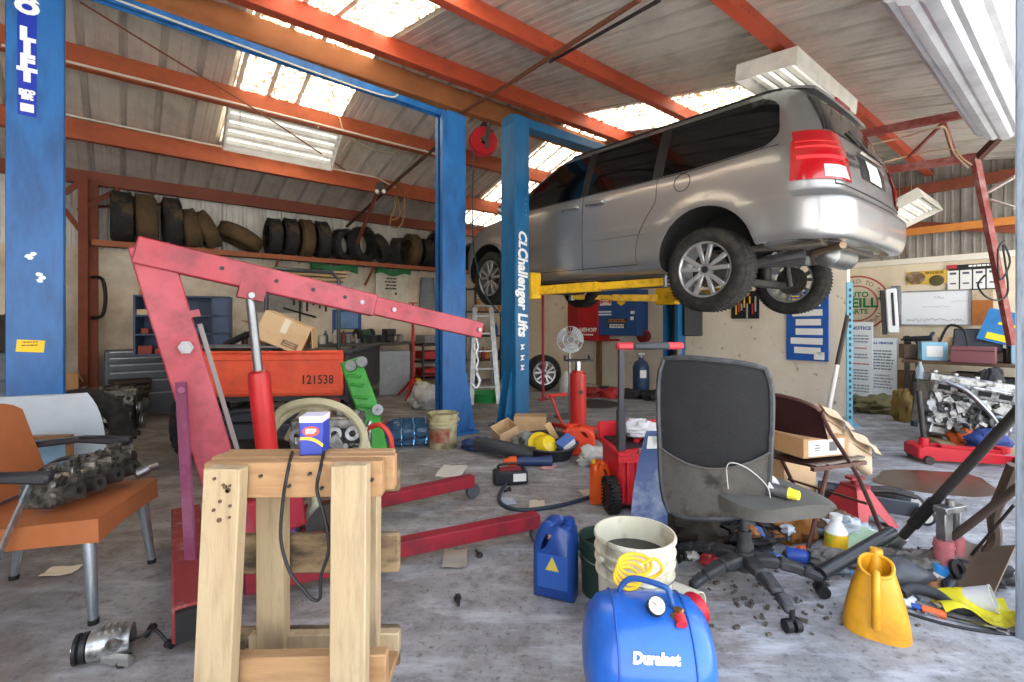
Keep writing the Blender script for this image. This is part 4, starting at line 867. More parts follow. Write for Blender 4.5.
def knob_tyre(e, name, c, ax, r=.33, w=.22, rim=.19, mt=None, knobs=True):
    b = B(); b.lathe(tyre_prof(r, w, rim), n=40, o=(0, 0, 0), ax=ax, closed=True)
    if knobs:
        x, y, z = basis(ax)
        for k in range(30):
            a = 2*PI*k/30
            for j in (-1, 0, 1):
                a2 = a+(j%2)*.1; d = x*math.cos(a2)+y*math.sin(a2); p = d*(r+.004)+z*(j*w*.3); b.bar(p-d*.012, p+d*.008, w*.22, .035, up=z)
    o = b.obj(name, mt or RUBBER, e); o.location = c; return o
for s in (-1, 1):
    t_ = knob_tyre(tr, 'tire', (s*.67, .35, .34), (1, 0, 0)); b = B(); b.lathe([(.0, -.02), (.17, -.02), (.19, -.08), (.19, .08), (.17, .05), (.0, .05)], ax=(s, 0, 0), n=28); b.obj('wheel_rim', STEEL, t_)
# load lying on the truck bed
e = carton('cardboard_box', 'tipped tan carton lying on the truck bed above the orange tailgate', (-1.99, 4.12, 1.0), (0, math.radians(24), .25), (.38, .3, .24), CARD2, ((1, 0, 1.1),), open_=False, tape=True)
b = B(); b.box((.09, -.154, .05), (.13, .0012, .05)); b.obj('print_panel', plain('7d6550', .8), e); print_lines(e, .09, .06, .11, 2, .02, CARD2, -.1553)
carton('cardboard_box', 'dark opened carton behind the chrome hoist rod on the truck bed', (-2.25, 4.5, .97), .3, (.25, .25, .2), dirty('8d6a48', .85), ((0, 1, .9), (-1, 0, .4)))
e = thing('hose_coil', 'black corrugated hose draped across the truck bed', 'hose', (-2.4, 4.35, .99)); b = B(); b.tube([(-.2, 0, .0), (0, .05, .1), (.25, .0, .09), (.4, .1, .0)], .03, k=5); b.obj('hose_wall', BLACK, e)
e = thing('drive_shaft', 'long grey steel shaft laid along the truck bed edge', 'shaft', (-2.4, 4.1, .985), .05); b = B(); b.cyl((-.3, 0, 0), (.35, 0, 0), .025); b.cyl((.35, 0, 0), (.42, 0, 0), .04); b.cyl((-.36, 0, 0), (-.3, 0, 0), .035); b.obj('shaft_tube', STEEL, e)
e = thing('creeper_board', 'green plastic creeper board with casters leaning on the tailgate end', 'creeper', (0, 0, 0))
GRN = dirty('3f9a3c', .5, d='245a26', scale=8)
c0, c1, c2 = px(350, 360, 3.65), px(372, 420, 3.55), fl(388, 492, .03); yy = V((.35, -.94, 0))
b = B(); b.bar(c0, c1, .155, .05, up=yy, bev=.012); b.bar(c1-V((.01, 0, -.02)), c2, .13, .05, up=yy, bev=.012)
for f in (.25, .4, .6, .75): p = c0.lerp(c1, f); b.bar(p+V((-.05, -.035, 0)), p+V((.05, -.035, -.01)), .03, .02, bev=.004)
b.obj('board', GRN, e)
for p in (px(351, 366, 3.58), px(362, 362, 3.58), px(378, 410, 3.5)):
    b = B(); b.lathe([(.006, -.015), (.04, -.015), (.042, 0), (.04, .015), (.006, .015)], o=p, ax=(.1, -.9, .3), n=18, closed=True); b.cyl(p, p+V((0, .05, 0)), .02); b.obj('caster', dirty('8f9296', .4, .5), e)
b = B(); b.tube([c1+V((0, -.04, 0)), c1+V((-.04, -.08, -.1)), c1+V((-.08, -.06, -.2)), c1+V((-.12, -.05, -.26))], .018, k=4); b.obj('axle_linkage', STEEL, e)
# engine with belts and hoses in front of the truck, behind the stand
def engine(name, label, loc, rz, L, W, H, m, m2, seed=1, cat='engine', n=40, tilt=0):
    e = thing(name, label, cat, loc, (tilt, 0, rz)); r = random.Random(seed)
    b = B(); b.box((0, 0, H*.5), (L*.86, W*.7, H*.72), bev=.02); b.box((0, 0, H*.12), (L*.7, W*.5, H*.24), bev=.03); b.obj('engine_block', m, e)
    b = B(); b.box((0, 0, H*.9), (L*.88, W*.62, H*.16), bev=.015)
    for k in range(4): x = -L*.33+L*.22*k; b.cyl((x, 0, H*.97), (x, 0, H*1.03), .03, n=12); b.lathe([(.02, 0), (.042, 0), (.042, .03), (.02, .03)], o=(x, -W*.33, H*.78), ax=(0, -1, .3), n=14, closed=True); b.bar((x-.04, -W*.36, H*.68), (x+.04, -W*.36, H*.7), .02, .05)
    b.obj('cylinder_head', m2, e)
    b = B()
    for k in range(n):
        x = (r.random()-.5)*L*.85; z = H*(.08+.75*r.random()); t = r.random(); y = -W*.36
        if t < .35: b.cyl((x, y+.03, z), (x, y-.03-.05*r.random(), z+.02*r.random()), .012+.025*r.random(), n=10)
        elif t < .7: b.box((x, y, z), (.04+.08*r.random(), .04+.06*r.random(), .03+.07*r.random()), rot=(0, r.random()*1.5, 0), bev=.004)
        else: b.bar((x, y-.02, z), (x+.12*(r.random()-.5), y-.03, z-.12*r.random()), .018, .018)
    b.obj('accessories', m2, e)
    b = B()
    for (y, z, rr) in ((0, .3, .08), (-.12, .6, .06), (.1, .62, .055)):
        b.lathe([(.015, 0), (rr, 0), (rr, .012), (rr-.012, .018), (rr, .024), (rr, .036), (.015, .036)], o=(L*.44, y*W/.4, z*H), ax=(1, 0, 0), n=24)
    b.obj('pulley', STEEL, e)
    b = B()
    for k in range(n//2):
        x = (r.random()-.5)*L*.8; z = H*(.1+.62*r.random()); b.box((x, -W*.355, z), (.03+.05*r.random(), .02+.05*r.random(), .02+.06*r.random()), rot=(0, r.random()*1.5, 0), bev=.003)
    b.obj('gap_shade', plain('161617', .6), e)  # dark boxes added as shade in the gaps between engine parts
    b = B(); b.tube([(-L*.3, -W*.45, H*.85), (-L*.1, -W*.55, H*.75), (L*.15, -W*.5, H*.5), (L*.3, -W*.42, H*.3)], .022, k=5); b.obj('coolant_pipe', STEEL, e)
    return e
DKE = dirty('3a3835', .45, .6, d='15120f', scale=14, amt=.8); GALU = dirty('8b8c8c', .38, .75, d='35322f', scale=13, amt=.85, lo=.42, hi=.66); GALU2 = dirty('b3b4b3', .32, .8, d='2f2d2b', scale=17, amt=.85, lo=.45, hi=.64)
engine('engine', 'grey engine with belts on the floor behind the timber stand', (-1.12, 2.95, .16), .2, .46, .38, .48, DKE, GALU, 4)
e = thing('hose_bundle', 'pale ribbed hoses looped over the engine behind the timber stand', 'hose', (-1.12, 2.82, .6))
HOSE = dirty('a7a184', .7, d='6d6850', scale=10)
for k, pts in enumerate(([(-.3, 0, -.15), (-.22, -.05, .08), (0, -.05, .14), (.2, -.03, .05), (.3, -.05, -.18)], [(-.22, .05, -.1), (-.1, .02, .06), (.12, -.02, .1), (.27, -.06, -.05), (.22, -.1, -.25)], [(-.32, -.06, -.25), (-.27, -.02, -.02), (-.12, .0, .1), (.05, .0, .07)])): b = B(); b.tube(pts, .024, k=6); b.obj('hose_tube', HOSE, e)
e = thing('red_hose', 'short red hose curling beside the green creeper board', 'hose', (-.78, 2.95, .45)); b = B(); b.tube([(-.1, 0, .1), (-.02, -.02, .12), (.04, -.03, .05), (.05, -.03, -.05)], .016, k=5); b.obj('hose_tube', plain('b9352c', .5), e)
e = thing('oil_bottle', 'black bottle with a starburst label under the timber stand', 'bottle', (-1.13, 2.45, .0), .3); b = B(); b.box((0, 0, .13), (.10, .07, .26), bev=.015); b.cyl((0, 0, .26), (0, 0, .30), .018); b.obj('bottle_body', plain('1d1f28', .4), e)
b = B(); P = [((.045 if k % 2 else .022)*math.cos(k*PI/8), (.045 if k % 2 else .022)*math.sin(k*PI/8)) for k in range(16)]; b.at((0, -.036, .15), (PI/2, 0, 0)); b.ext(P, .001); b.obj('label_star', plain('6f4c9a', .5), e)
e = thing('jug', 'white crumpled jug wedged beside the star labelled bottle', 'jug', (-1.05, 2.55, 0)); b = B(); b.ball((0, 0, .12), (.06, .05, .14), jit=.1); b.cyl((0, 0, .22), (0, 0, .29), .02); b.obj('jug_body', dirty('a9ab94', .5), e)
e = thing('pulley_wheel', 'black rubber pulley wheel leaning under the timber stand', 'wheel', (-.93, 2.5, .13)); b = B(); b.lathe([(.02, -.03), (.08, -.03), (.13, -.035), (.13, .035), (.08, .03), (.02, .03)], ax=(.2, -1, .1), n=28, closed=True); b.cyl((0, -.05, 0), (0, .04, 0), .035); b.obj('pulley_body', IRON, e)
# ---------------- tool chest, organiser, left back clutter ----------------
TC = dirty('5d6168', .45, .3, d='3a3c40', scale=5)
e = thing('tool_chest', 'grey steel tool chest of drawers by the back wall', 'tool chest', fl(142, 413)-QV*.24+PV*.1, YAW)
b = B(); b.box((0, .19, .44), (.95, .38, .8), bev=.01); b.box((0, .19, .03), (.9, .34, .06)); b.obj('cabinet', TC, e)
for k, (z, h) in enumerate(((.80, .07), (.72, .07), (.63, .08), (.53, .09), (.40, .14), (.22, .18))):
    b = B(); b.box((0, -.008, z), (.88, .016, h), bev=.004); d = b.obj('drawer', TC, e); b = B(); b.bar((-.42, -.022, z+h*.35), (.42, -.022, z+h*.35), .014, .016); b.obj('pull', STEEL, d)
e = thing('organiser', 'dark blue parts organiser with open bins on the bench', 'organiser', px(186, 355, 5.9), .45)
NB = dirty('3a4c6c', .5, d='1b2436', scale=6)
b = B(); b.box((0, .2, .36), (.95, .02, .72)); b.box((-.47, 0, .36), (.02, .4, .72)); b.box((.30, 0, .36), (.02, .4, .72)); b.box((.47, 0, .36), (.02, .4, .72)); b.box((.385, -.19, .36), (.17, .02, .72))
for z in (.02, .26, .48, .71): b.box((0, 0, z), (.94, .4, .02))
b.obj('shelf_case', NB, e)
for k in range(11):
    r = random.Random(k); b = B(); s = .05+.06*r.random(); b.box((0, 0, s/2), (.06+.1*r.random(), .1, s), bev=.004); o = b.one('parts_box', plain(r.choice(['a3352d', 'c9b08a', 'd8d5cf', '8d3b30', 'b98a3c', '3f5f8f']), .6), ['small red parts carton in the blue organiser', 'small tan parts carton in the blue organiser'][0], 'box'); 
    lv = k // 4; o.parent = None; o.location = bpy.data.objects['organiser'].matrix_basis @ V((-.38+.2*(k % 4)*.85, -.1, (.03, .27, .49)[lv])); o.rotation_euler = (0, 0, .45); o['label'] = 'small parts carton lying in the open blue organiser bins'; o['group'] = 'parts cartons in the organiser'
e = thing('work_bench', 'cluttered steel workbench along the back wall below the tire ledge', 'bench', bq(2.35, 7.8), YAW)
b = B(); b.box((0, 0, .84), (3.1, .7, .05)); b.obj('bench_top', dirty('4c4743', .7, d='2a2624'), e)
for x in (-1.5, -.5, .5, 1.5): b = B(); b.box((x, -.3, .41), (.06, .06, .82)); b.obj('leg', IRON, e)
b = B(); b.box((0, .05, .3), (3.0, .5, .03)); b.obj('lower_shelf', dirty('4c4743', .7, d='2a2624'), e)
# bench clutter
def bench(p, q=7.6, z=.866): return bq(p, q, z)
e = thing('bench_grinder', 'dark bench grinder with two wheels on the workbench', 'grinder', bench(3.05), YAW+.3)
b = B(); b.cyl((-.09, 0, .14), (.09, 0, .14), .075, n=18); b.box((0, 0, .04), (.12, .14, .08), bev=.01); b.obj('motor_body', plain('2f4a3c', .5), e)
for s in (-1, 1): b = B(); b.cyl((s*.12, 0, .14), (s*.16, 0, .14), .085, n=20); b.obj('grinding_wheel', IRON, e)
e = thing('bench_vise', 'dark iron vise bolted on the workbench beside the grinder', 'vise', bench(3.45, 7.55), YAW); b = B(); b.box((0, 0, .06), (.14, .2, .12), bev=.02); b.box((0, -.1, .16), (.16, .06, .12), bev=.01); b.box((0, .06, .16), (.16, .06, .12), bev=.01); b.cyl((0, -.25, .12), (0, 0, .12), .02); b.cyl((-.1, -.24, .12), (.1, -.24, .12), .008); b.obj('vise_body', IRON, e)
rr = random.Random(11); cols = ['3d3d40', '6d2f2a', '8e8f90', 'b08b3c', '2f4d77', '50463c', 'c9c2b2', '7a2020']
kinds = ['spray can', 'bottle', 'box', 'tin']
for k in range(26):
    p = .9+.112*k; q_ = 7.5+.35*rr.random(); kd = rr.choice(kinds); c = rr.choice(cols); b = B()
    if kd == 'spray can': b.lathe([(0, 0), (.033, 0), (.033, .15), (.02, .18), (.016, .18), (.016, .21), (0, .21)], n=14)
    elif kd == 'bottle': b.lathe([(0, 0), (.04, 0), (.042, .12), (.015, .17), (.015, .2), (0, .2)], n=14)
    elif kd == 'box': b.box((0, 0, .06), (.1+.1*rr.random(), .12, .12), bev=.003)
    else: b.lathe([(0, 0), (.055, 0), (.055, .12), (.058, .125), (0, .13)], n=16)
    b.one(kd.replace(' ', '_'), dirty(c, .5), 'greasy %s among the litter on the back workbench' % kd, kd, bench(p, q_), (0, 0, rr.random()*3), 'litter on the back workbench')
e = thing('grey_cabinet', 'grey steel cabinet side standing behind the green creeper board', 'cabinet', fl(392, 394)-QV*.1, YAW-.4); b = B(); b.box((0, .12, .36), (.5, .24, .72), bev=.008); b.obj('cabinet_body', dirty('9aa2aa', .45, d='6a7076'), e); b = B(); b.box((0, -.006, .36), (.44, .012, .62)); b.obj('door', dirty('9aa2aa', .45, d='6a7076'), e)
e = thing('tall_jack_stand', 'thin red tall stand in front of the grey steel cabinet', 'jack stand', fl(413, 398)); b = B(); b.cyl((0, 0, .05), (0, 0, 1.38), .024); b.cyl((0, 0, 1.38), (0, 0, 1.5), .014); b.box((0, 0, 1.5), (.14, .04, .015)); b.obj('column', RED, e)
for k in range(3): a = k*2.1+.4; b = B(); b.bar((0, 0, .3), (.35*math.cos(a), .35*math.sin(a), .02), .03, .03); b.obj('leg', RED, e)
e = thing('aluminium_ladder', 'aluminium step ladder standing between the two blue posts', 'ladder', fl(483, 402), math.radians(12))
for s in (-1, 1): b = B(); b.bar((s*.2, -.2, 0), (s*.12, .0, 1.42), .03, .07, up=(1, 0, 0)); b.obj('side_rail', ALU, e); b = B(); b.bar((s*.22, .5, 0), (s*.13, .05, 1.42), .03, .04, up=(1, 0, 0)); b.obj('rear_rail', ALU, e)
for k in range(5): z = .25+.26*k; b = B(); b.box((0, -.2+.2*z/1.42, z), (.38-.09*z, .08, .02)); b.obj('step', ALU, e)
b = B(); b.box((0, .02, 1.44), (.3, .18, .03), bev=.008); b.obj('top_cap', ALU, e)
e = thing('basin', 'round green plastic basin on the floor behind the ladder', 'basin', fl(484, 404)+V((0, .25, 0))); b = B(); b.lathe([(0, 0), (.2, 0), (.255, .13), (.265, .14), (.25, .14), (.195, .012), (0, .012)], n=32, cap=False); b.obj('basin_wall', plain('2f8f4e', .4), e)
e = thing('tool_trolley', 'red and black drawer trolley beyond the ladder', 'tool trolley', bq(4.35, 7.6), YAW); b = B()
for z in (.2, .5, .8): b.box((0, 0, z), (.7, .45, .04))
for x in (-.33, .33):
    for y in (-.2, .2): b.box((x, y, .42), (.03, .03, .84))
b.obj('frame', dirty('33343a', .5), e)
for z in (.32, .62, .9): b = B(); b.box((0, -.02, z), (.6, .35, .14), bev=.01); b.obj('tray', RED if z != .9 else plain('7a7d80', .5), e)
# water jug, pail and rag pile
e = thing('water_jug', 'large clear blue water bottle lying on the floor', 'bottle', fl(405, 446)+V((0, 0, .135)), (0, 0, math.radians(18)))
WBL = mat('blue_polycarbonate', '6aa6da', .06, trans=.92, ior=1.3)
b = B(); b.lathe([(.0, .22), (.11, .22), (.133, .2), (.135, .1), (.125, .09), (.135, .08), (.135, -.02), (.125, -.03), (.135, -.04), (.135, -.12), (.1, -.17), (.035, -.2), (.032, -.25), (.027, -.25)], ax=(1, 0, 0), n=30, cap=False); b.obj('bottle_wall', WBL, e)
b = B(); b.lathe([(.0, -.22), (.07, -.222), (.09, -.2), (.1, -.17)], ax=(1, 0, 0), n=20) if 0 else b.lathe([(.036, -.235), (.036, -.255), (.0, -.255)], ax=(1, 0, 0), n=20, cap=False); b.obj('neck_ring', plain('2a5b8c', .3), e)
bucket('bucket', 'stained beige labelled bucket at the foot of the scuffed blue post', fl(443, 447), mat('pail_beige', 'b9b08a', .55, dirt='55492f', amt=.8, scale=6, lo=.46, hi=.62), r=.145, h=.33, fill=.3, fm=dirty('8a8360', .7))
e = bpy.data.objects['bucket.002']; b = B(); b.grid(lambda u, v: V((.138*math.sin(-1+1.6*u), -.138*math.cos(-1+1.6*u), .07+.13*v)), 12, 3, thick=.002, flip=True); b.obj('paper_label', dirty('8a4a35', .7, d='d6cdb4', scale=10), e)
from mathutils import noise as NZ
def heap(name, label, cat, loc, m, r, seed=1, jit=.25, rot=0, n=34, h=18):
    b = B(); b.ball((0, 0, 0), 1, n, h)
    o = V((seed*3.7, seed*1.3, 0))
    for v in b.bm.verts:
        d = v.co.copy(); f = 1+jit*(1.1*NZ.noise(d*1.6+o)+1.3*abs(NZ.noise(d*3.3+o))+.6*NZ.noise(d*7+o)-.35)
        v.co = V((d.x*r[0]*f, d.y*r[1]*f, max(0, r[2]*.75+d.z*r[2]*f)))
    return b.one(name, m, label, cat, loc, rot, ang=50)
heap('rag', 'crumpled white plastic sack beside the beige labelled bucket', 'sack', fl(430, 408)+V((-.05, 0, 0)), dirty('b9bab8', .5, d='77716a', scale=8), (.24, .2, .2), 3)
e = thing('welder', 'yellow and black portable machine on the floor near the red stand', 'machine', fl(440, 396)+V((-.1, 0, 0)), .3); b = B(); b.box((0, 0, .16), (.5, .3, .2), bev=.02); b.obj('housing', dirty('5a4a32', .6), e); b = B(); b.box((-.25, -.02, .2), (.08, .25, .18), bev=.01); b.obj('end_panel', plain('d6b020', .5), e); b = B(); b.tube([(-.2, 0, .26), (-.2, 0, .36), (.2, 0, .36), (.2, 0, .26)], .015); b.obj('handle', BLACK, e)
bucket('bucket', 'small white pail standing behind the yellow and black machine', fl(447, 392)+V((.15, .45, 0)), BK, r=.14, h=.42, fill=.3)
e = thing('air_hose', 'rusty red hose trailing on the floor behind the water bottle', 'hose', fl(370, 440)); b = B(); b.tube([(-.1, .1, .02), (.1, .35, .1), (.4, .6, .08), (.7, .9, .02)], .03, k=6); b.obj('hose_tube', dirty('8c3b35', .6), e)
# dark gearbox left of the blue post
engine('gearbox', 'black greasy gearbox on the floor beside the near left blue post', fl(97, 441)+V((0, .15, 0)), math.radians(25), .6, .42, .52, DKE, dirty('77726c', .33, .75, d='141312', scale=10, amt=.85, lo=.42, hi=.6), 9, 'gearbox')
e = thing('tire', 'worn tire standing behind the pale grey plastic chair', 'tire', px(78, 425, 3.75)); knob_tyre(e, 'tread', (0, 0, -.05), (.6, -.8, 0), .33, .2, .19, knobs=False)
carton('cardboard_box', 'torn brown carton on the gearbox by the rusty column', fl(84, 432)+V((-.52, .33, .0)), .7, (.24, .2, .6), CARD, ((1, 0, 1.2), (0, 1, .7)))
e = thing('floor_mat', 'pile of dark folded mats beside the tool chest', 'mat', fl(95, 425)+V((0, .4, 0)), .6); b = B(); [b.box((.02*k, 0, .25+.07*k), (.5-.04*k, .4, .06), rot=(0, 0, .1*k), bev=.015) for k in range(4)]; b.box((0,0,.12),(.4,.3,.22)); b.obj('mat_sheet', dirty('4a4038', .8), e)
# ---------------- centre: transmission jack, fan, cabinets, rolling box, floor pile ----------------
BR = dirty('b3261f', .38, d='5a1512', scale=8, coat=.2)
tj = thing('transmission_jack', 'tall red hydraulic transmission jack on splayed wheels', 'jack', fl(578, 440), .2)
b = B(); b.cyl((0, 0, .12), (0, 0, .68), .085, n=24); b.cyl((0, 0, .68), (0, 0, .71), .06, n=20); b.obj('cylinder', BR, tj)
b = B(); b.cyl((0, 0, .70), (0, 0, .80), .03, n=16); b.obj('ram', CHROME, tj)
b = B(); b.box((0, 0, .81), (.26, .16, .015), bev=.003); b.bar((-.13, 0, .82), (-.13, 0, .86), .03, .06); b.bar((.13, 0, .82), (.13, 0, .86), .03, .06); b.obj('saddle', IRON, tj)
b = B(); b.cyl((0, 0, .06), (0, 0, .14), .12, n=20); b.obj('base_hub', BR, tj)
for k in range(4):
    a = k*PI/2+.35; d = V((math.cos(a), math.sin(a), 0)); b = B(); b.bar(d*.08+V((0, 0, .1)), d*.42+V((0, 0, .085)), .05, .045, bev=.005); lg = b.obj('leg', BR, tj)
    b = B(); b.cyl(d*.42+V((-.015, 0, .035)), d*.42+V((.015, 0, .035)), .035, n=14); b.bar(d*.42+V((0, 0, .04)), d*.42+V((0, 0, .1)), .03, .03); b.obj('caster', IRON, lg)
b = B(); b.tube([(-.06, -.04, .14), (-.2, -.1, .2), (-.28, -.06, .42), (-.3, -.02, .46)], .014, k=5); b.bar((-.34, 0, .46), (-.12, 0, .47), .03, .03); b.obj('pump_pedal', BR, tj)
b = B(); b.cyl((0, -.1, .5), (0, -.08, .5), .02); b.obj('valve', IRON, tj)
fan = thing('floor_fan', 'round grey caged fan behind the red transmission jack', 'fan', fl(570, 418), 0)
fc = V((0, 0, .98)); fr_ = .165
b = B()
for k in range(28):
    a = 2*PI*k/28; b.tube([fc+V((.04*math.cos(a), -.07, .04*math.sin(a))), fc+V((.6*fr_*math.cos(a), -.075, .6*fr_*math.sin(a))), fc+V((fr_*math.cos(a), -.01, fr_*math.sin(a)))], .003, n=4)
for rr_, y in ((fr_, -.01), (fr_*.6, -.077), (.04, -.072)): b.tube([fc+V((rr_*math.cos(a), y, rr_*math.sin(a))) for a in [2*PI*i/32 for i in range(32)]], .005, n=5, closed=True)
b.obj('cage', plain('c4c6c6', .4, .4), fan)
for k in range(3):
    a0_ = 2*PI*k/3; b = B(); b.grid(lambda u, v: fc+V(((.03+.13*u)*math.cos(a0_+v*1.5-.2*u), -.045+.03*v, (.03+.13*u)*math.sin(a0_+v*1.5-.2*u))), 6, 8, thick=.003); b.obj('blade', plain('9fa3a6', .4), fan)
b = B(); b.cyl(fc+V((0, -.05, 0)), fc+V((0, .12, 0)), .05, n=18); b.obj('motor', plain('6d7073', .5), fan)
b = B(); b.cyl(fc+V((0, .06, 0)), (0, .06, .02), .015); b.obj('pole', STEEL, fan)
b = B(); b.cyl((0, .06, 0), (0, .06, .025), .19, n=26); b.obj('base', plain('595b5e', .5), fan)
# cabinets on wall right (local frame: x along -q, y into wall)
WR = YAW-PI/2
def wallr_pt(x, y, off=0):
    dx = (x-512)/480; Z = (7.1-off)/(.777*dx+.629); return V((dx*Z, Z, 1.2+(322-y)/480*Z))
e = thing('wall_cabinet', 'red steel wall cabinet hanging left of the blue one', 'cabinet', wallr_pt(593, 338, .0), WR+.0)
CABR = dirty('a81c22', .4, d='6a1418', scale=5); CABB = dirty('244c86', .45, d='152f55', scale=5)
b = B(); b.box((-.22, -.17, .40), (.28, .34, .8), bev=.006); b.obj('cabinet_body', dirty('8f1a1e', .4), e); b = B(); b.box((.17, -.17, .40), (.50, .34, .82), bev=.006); b.box((.25, -.18, -.02), (.8, .36, .03)); b.obj('door_front', CABR, e)
text('lettering', 'NIEHOFF', .105, WHITE, e, (.18, -.343, .16), (PI/2, 0, 0), bold=.003); print_lines(e, .18, .075, .34, 1, .05, WHITE, -.343, .6)
b = B(); b.ball((.2, -.342, .66), (.06, .003, .03), n=12, m=6); b.obj('emblem', WHITE, e)
e = thing('wall_cabinet', 'blue steel wall cabinet covered with round and square stickers', 'cabinet', wallr_pt(628, 335, .0), WR)
b = B(); b.box((0, -.16, .40), (.86, .32, .8), bev=.006); b.obj('cabinet_body', CABB, e)
for k, (x, z, w_, h_, c) in enumerate(((-.25, .62, .26, .17, 'd9d9d4'), (-.25, .62, .2, .04, 'c02c2c'), (-.27, .42, .3, .03, 'c9d3e2'), (-.27, .37, .3, .03, 'c9d3e2'), (.0, .26, .46, .06, '3a2a26'), (.0, .17, .4, .08, '2a2a30'), (.34, .4, .08, .05, 'd5dde8'), (.33, .3, .07, .06, 'd5dde8'))):
    b = B(); b.box((x, -.321-.0006*(k % 2), z), (w_, .002, h_)); b.obj('sticker', plain(c, .5), e)
b = B(); b.at((.1, -.321, .62), (PI/2, 0, 0)); b.ext([(.10*math.cos(a), .10*math.sin(a)) for a in [PI/6+2*PI*i/6 for i in range(6)]], .002); b.obj('hexagon_sticker', plain('e8b41f', .5), e)
text('lettering', 'NAPA', .05, plain('1c3f86', .5), e, (.1, -.3245, .62), (PI/2, 0, 0), bold=.001); print_lines(e, -.25, .62, .2, 1, .03, WHITE, -.324, .6, 4); print_lines(e, 0, .275, .4, 2, .03, plain('c07a3a', .5), -.324, .5, 5); print_lines(e, 0, .185, .34, 2, .04, WHITE, -.324, .6, 6)
for sx in (-1, 1):
    b = B(); b.at((-.25, -.3235, .62), (PI/2, 0, 0)); b.ext([(sx*.12, -.06), (sx*.12, .06), (sx*.02, .022), (sx*.02, -.022)], .001); b.obj('bow_tie_mark', plain('d0662f', .5), e)
b = B(); b.bar((-.1, -.02, -.04), (-.1, -.02, -1.0), .08, .04) if 0 else None
e = thing('wood_post', 'narrow brown timber post below the red wall cabinet', 'post', wallr_pt(599, 389, .06), WR); b = B(); b.box((0, 0, .49), (.10, .05, .94)); b.obj('post_body', dirty('7a5a40', .8), e)
# shelving with bottles, alloy wheel
sh = thing('shelving_unit', 'narrow dark steel shelving with bottles behind the lettered post', 'shelf', bq(5.75, 7.85), YAW)
for x in (-.45, .45):
    for y in (-.18, .18): b = B(); b.box((x, y, .95), (.035, .035, 1.9)); b.obj('upright', IRON, sh)
for z in (.45, .92, 1.4, 1.85): b = B(); b.box((0, 0, z), (.92, .4, .025)); b.obj('shelf_board', IRON, sh)
rr = random.Random(5)
for k in range(14):
    z = (.4625, .9325, 1.4125)[k % 3]; c = rr.choice(['26282c', '2f4f8f', '8e2a28', 'c9c4b8', '6d6a66', 'c27d2c']); b = B(); b.lathe([(0, 0), (.04, 0), (.042, .15), (.016, .2), (.016, .24), (0, .24)], n=14)
    b.one('oil_bottle', plain(c, .45), 'motor oil bottle standing on the dark steel shelving', 'bottle', bq(5.38+.055*k, 7.85-.08*(k % 2), z), (0, 0, 0), 'bottles on the dark shelving')
e = thing('car_wheel', 'spare alloy wheel with tire leaning at the foot of the shelving', 'wheel', fl(543, 390)+V((0, -.02, .31)), math.radians(15)); w_ = alloy(e, 'tire', (0, 0, 0), -1, r=.31, w=.2, rim=.2)
e = thing('red_prop', 'thin red prop stand in front of the spare alloy wheel', 'stand', fl(543, 400)); b = B(); b.cyl((0, 0, 0), (0, 0, 1.68), .022); b.cyl((0, 0, 0), (0, 0, .015), .09, n=16); b.obj('prop_tube', dirty('a02830', .5), e); b = B(); b.cyl((0, 0, 1.68), (0, 0, 1.78), .035); b.obj('prop_head', dirty('9c7a4c', .6), e)
# gas bottle, heater on post, wall reel
e = thing('gas_cylinder', 'small blue gas cylinder on the floor by the far blue post', 'gas cylinder', fl(641, 397)); b = B(); b.lathe([(0, 0), (.12, 0), (.13, .02), (.13, .48), (.10, .56), (.04, .6), (.04, .63), (0, .63)], n=22); b.obj('cylinder_body', dirty('203a5c', .4), e); b = B(); b.cyl((0, 0, .63), (0, 0, .72), .02); b.cyl((-.06, 0, .69), (.06, 0, .69), .025); b.obj('valve', STEEL, e); b = B(); b.box((0, -.131, .38), (.1, .003, .12)); b.obj('label', PAPER, e)
e = thing('power_unit', 'black hydraulic power unit fixed to the far blue lift post', 'power unit', bq(6.72, 3.96, 1.02), YAW-PI/4)
b = B(); b.box((0, 0, .22), (.28, .2, .5), bev=.015); [b.box((-.12+.04*k, -.104, .22), (.012, .012, .44)) for k in range(7)]; b.obj('reservoir', plain('202124', .5), e); b = B(); b.cyl((0, 0, .47), (0, 0, .6), .07); b.box((.1, 0, .52), (.1, .05, .05)); b.obj('pump_motor', IRON, e); b = B(); b.tube([(-.1, 0, .5), (-.2, 0, .7), (-.15, .05, .9)], .012, k=4); b.obj('hose', BLACK, e)
b = B(); b.bar((0, 0, .1), (-.14, .18, .1), .06, .06); b.obj('mount_bracket', IRON, e)
e = thing('junction_box', 'small red junction box on the block wall beside the blue wall cabinet', 'switch', wallr_pt(645, 336, .03), WR); b = B(); b.cyl((0, .02, 0), (0, -.1, 0), .11, n=16); b.obj('box_body', dirty('7d2622', .6), e)
for k, (x, y, nm, c) in enumerate(((612, 398, 'red floor plug reel behind the transmission jack', 'a82826'), (590, 397, 'red tool tray by the timber post', '8d2424'), (606, 396, 'black cable heap below the wall cabinets', '1c1c1f'), (630, 398, 'dark cable heap beside the blue gas cylinder', '26262a'), (655, 400, 'black hose heap at the far blue post', '1a1a1c'))):
    heap('cable_heap' if k > 1 else 'floor_box', nm, 'cable' if k > 1 else 'box', fl(x, y), dirty(c, .7), (.2, .14, .09), k+20, .35)
e = thing('drain_plate', 'round dark oil stained plate flat on the floor', 'plate', fl(594, 404)); b = B(); b.cyl((0, 0, 0), (0, 0, .012), .36, n=32); b.obj('plate_disc', plain('3a3836', .7), e)
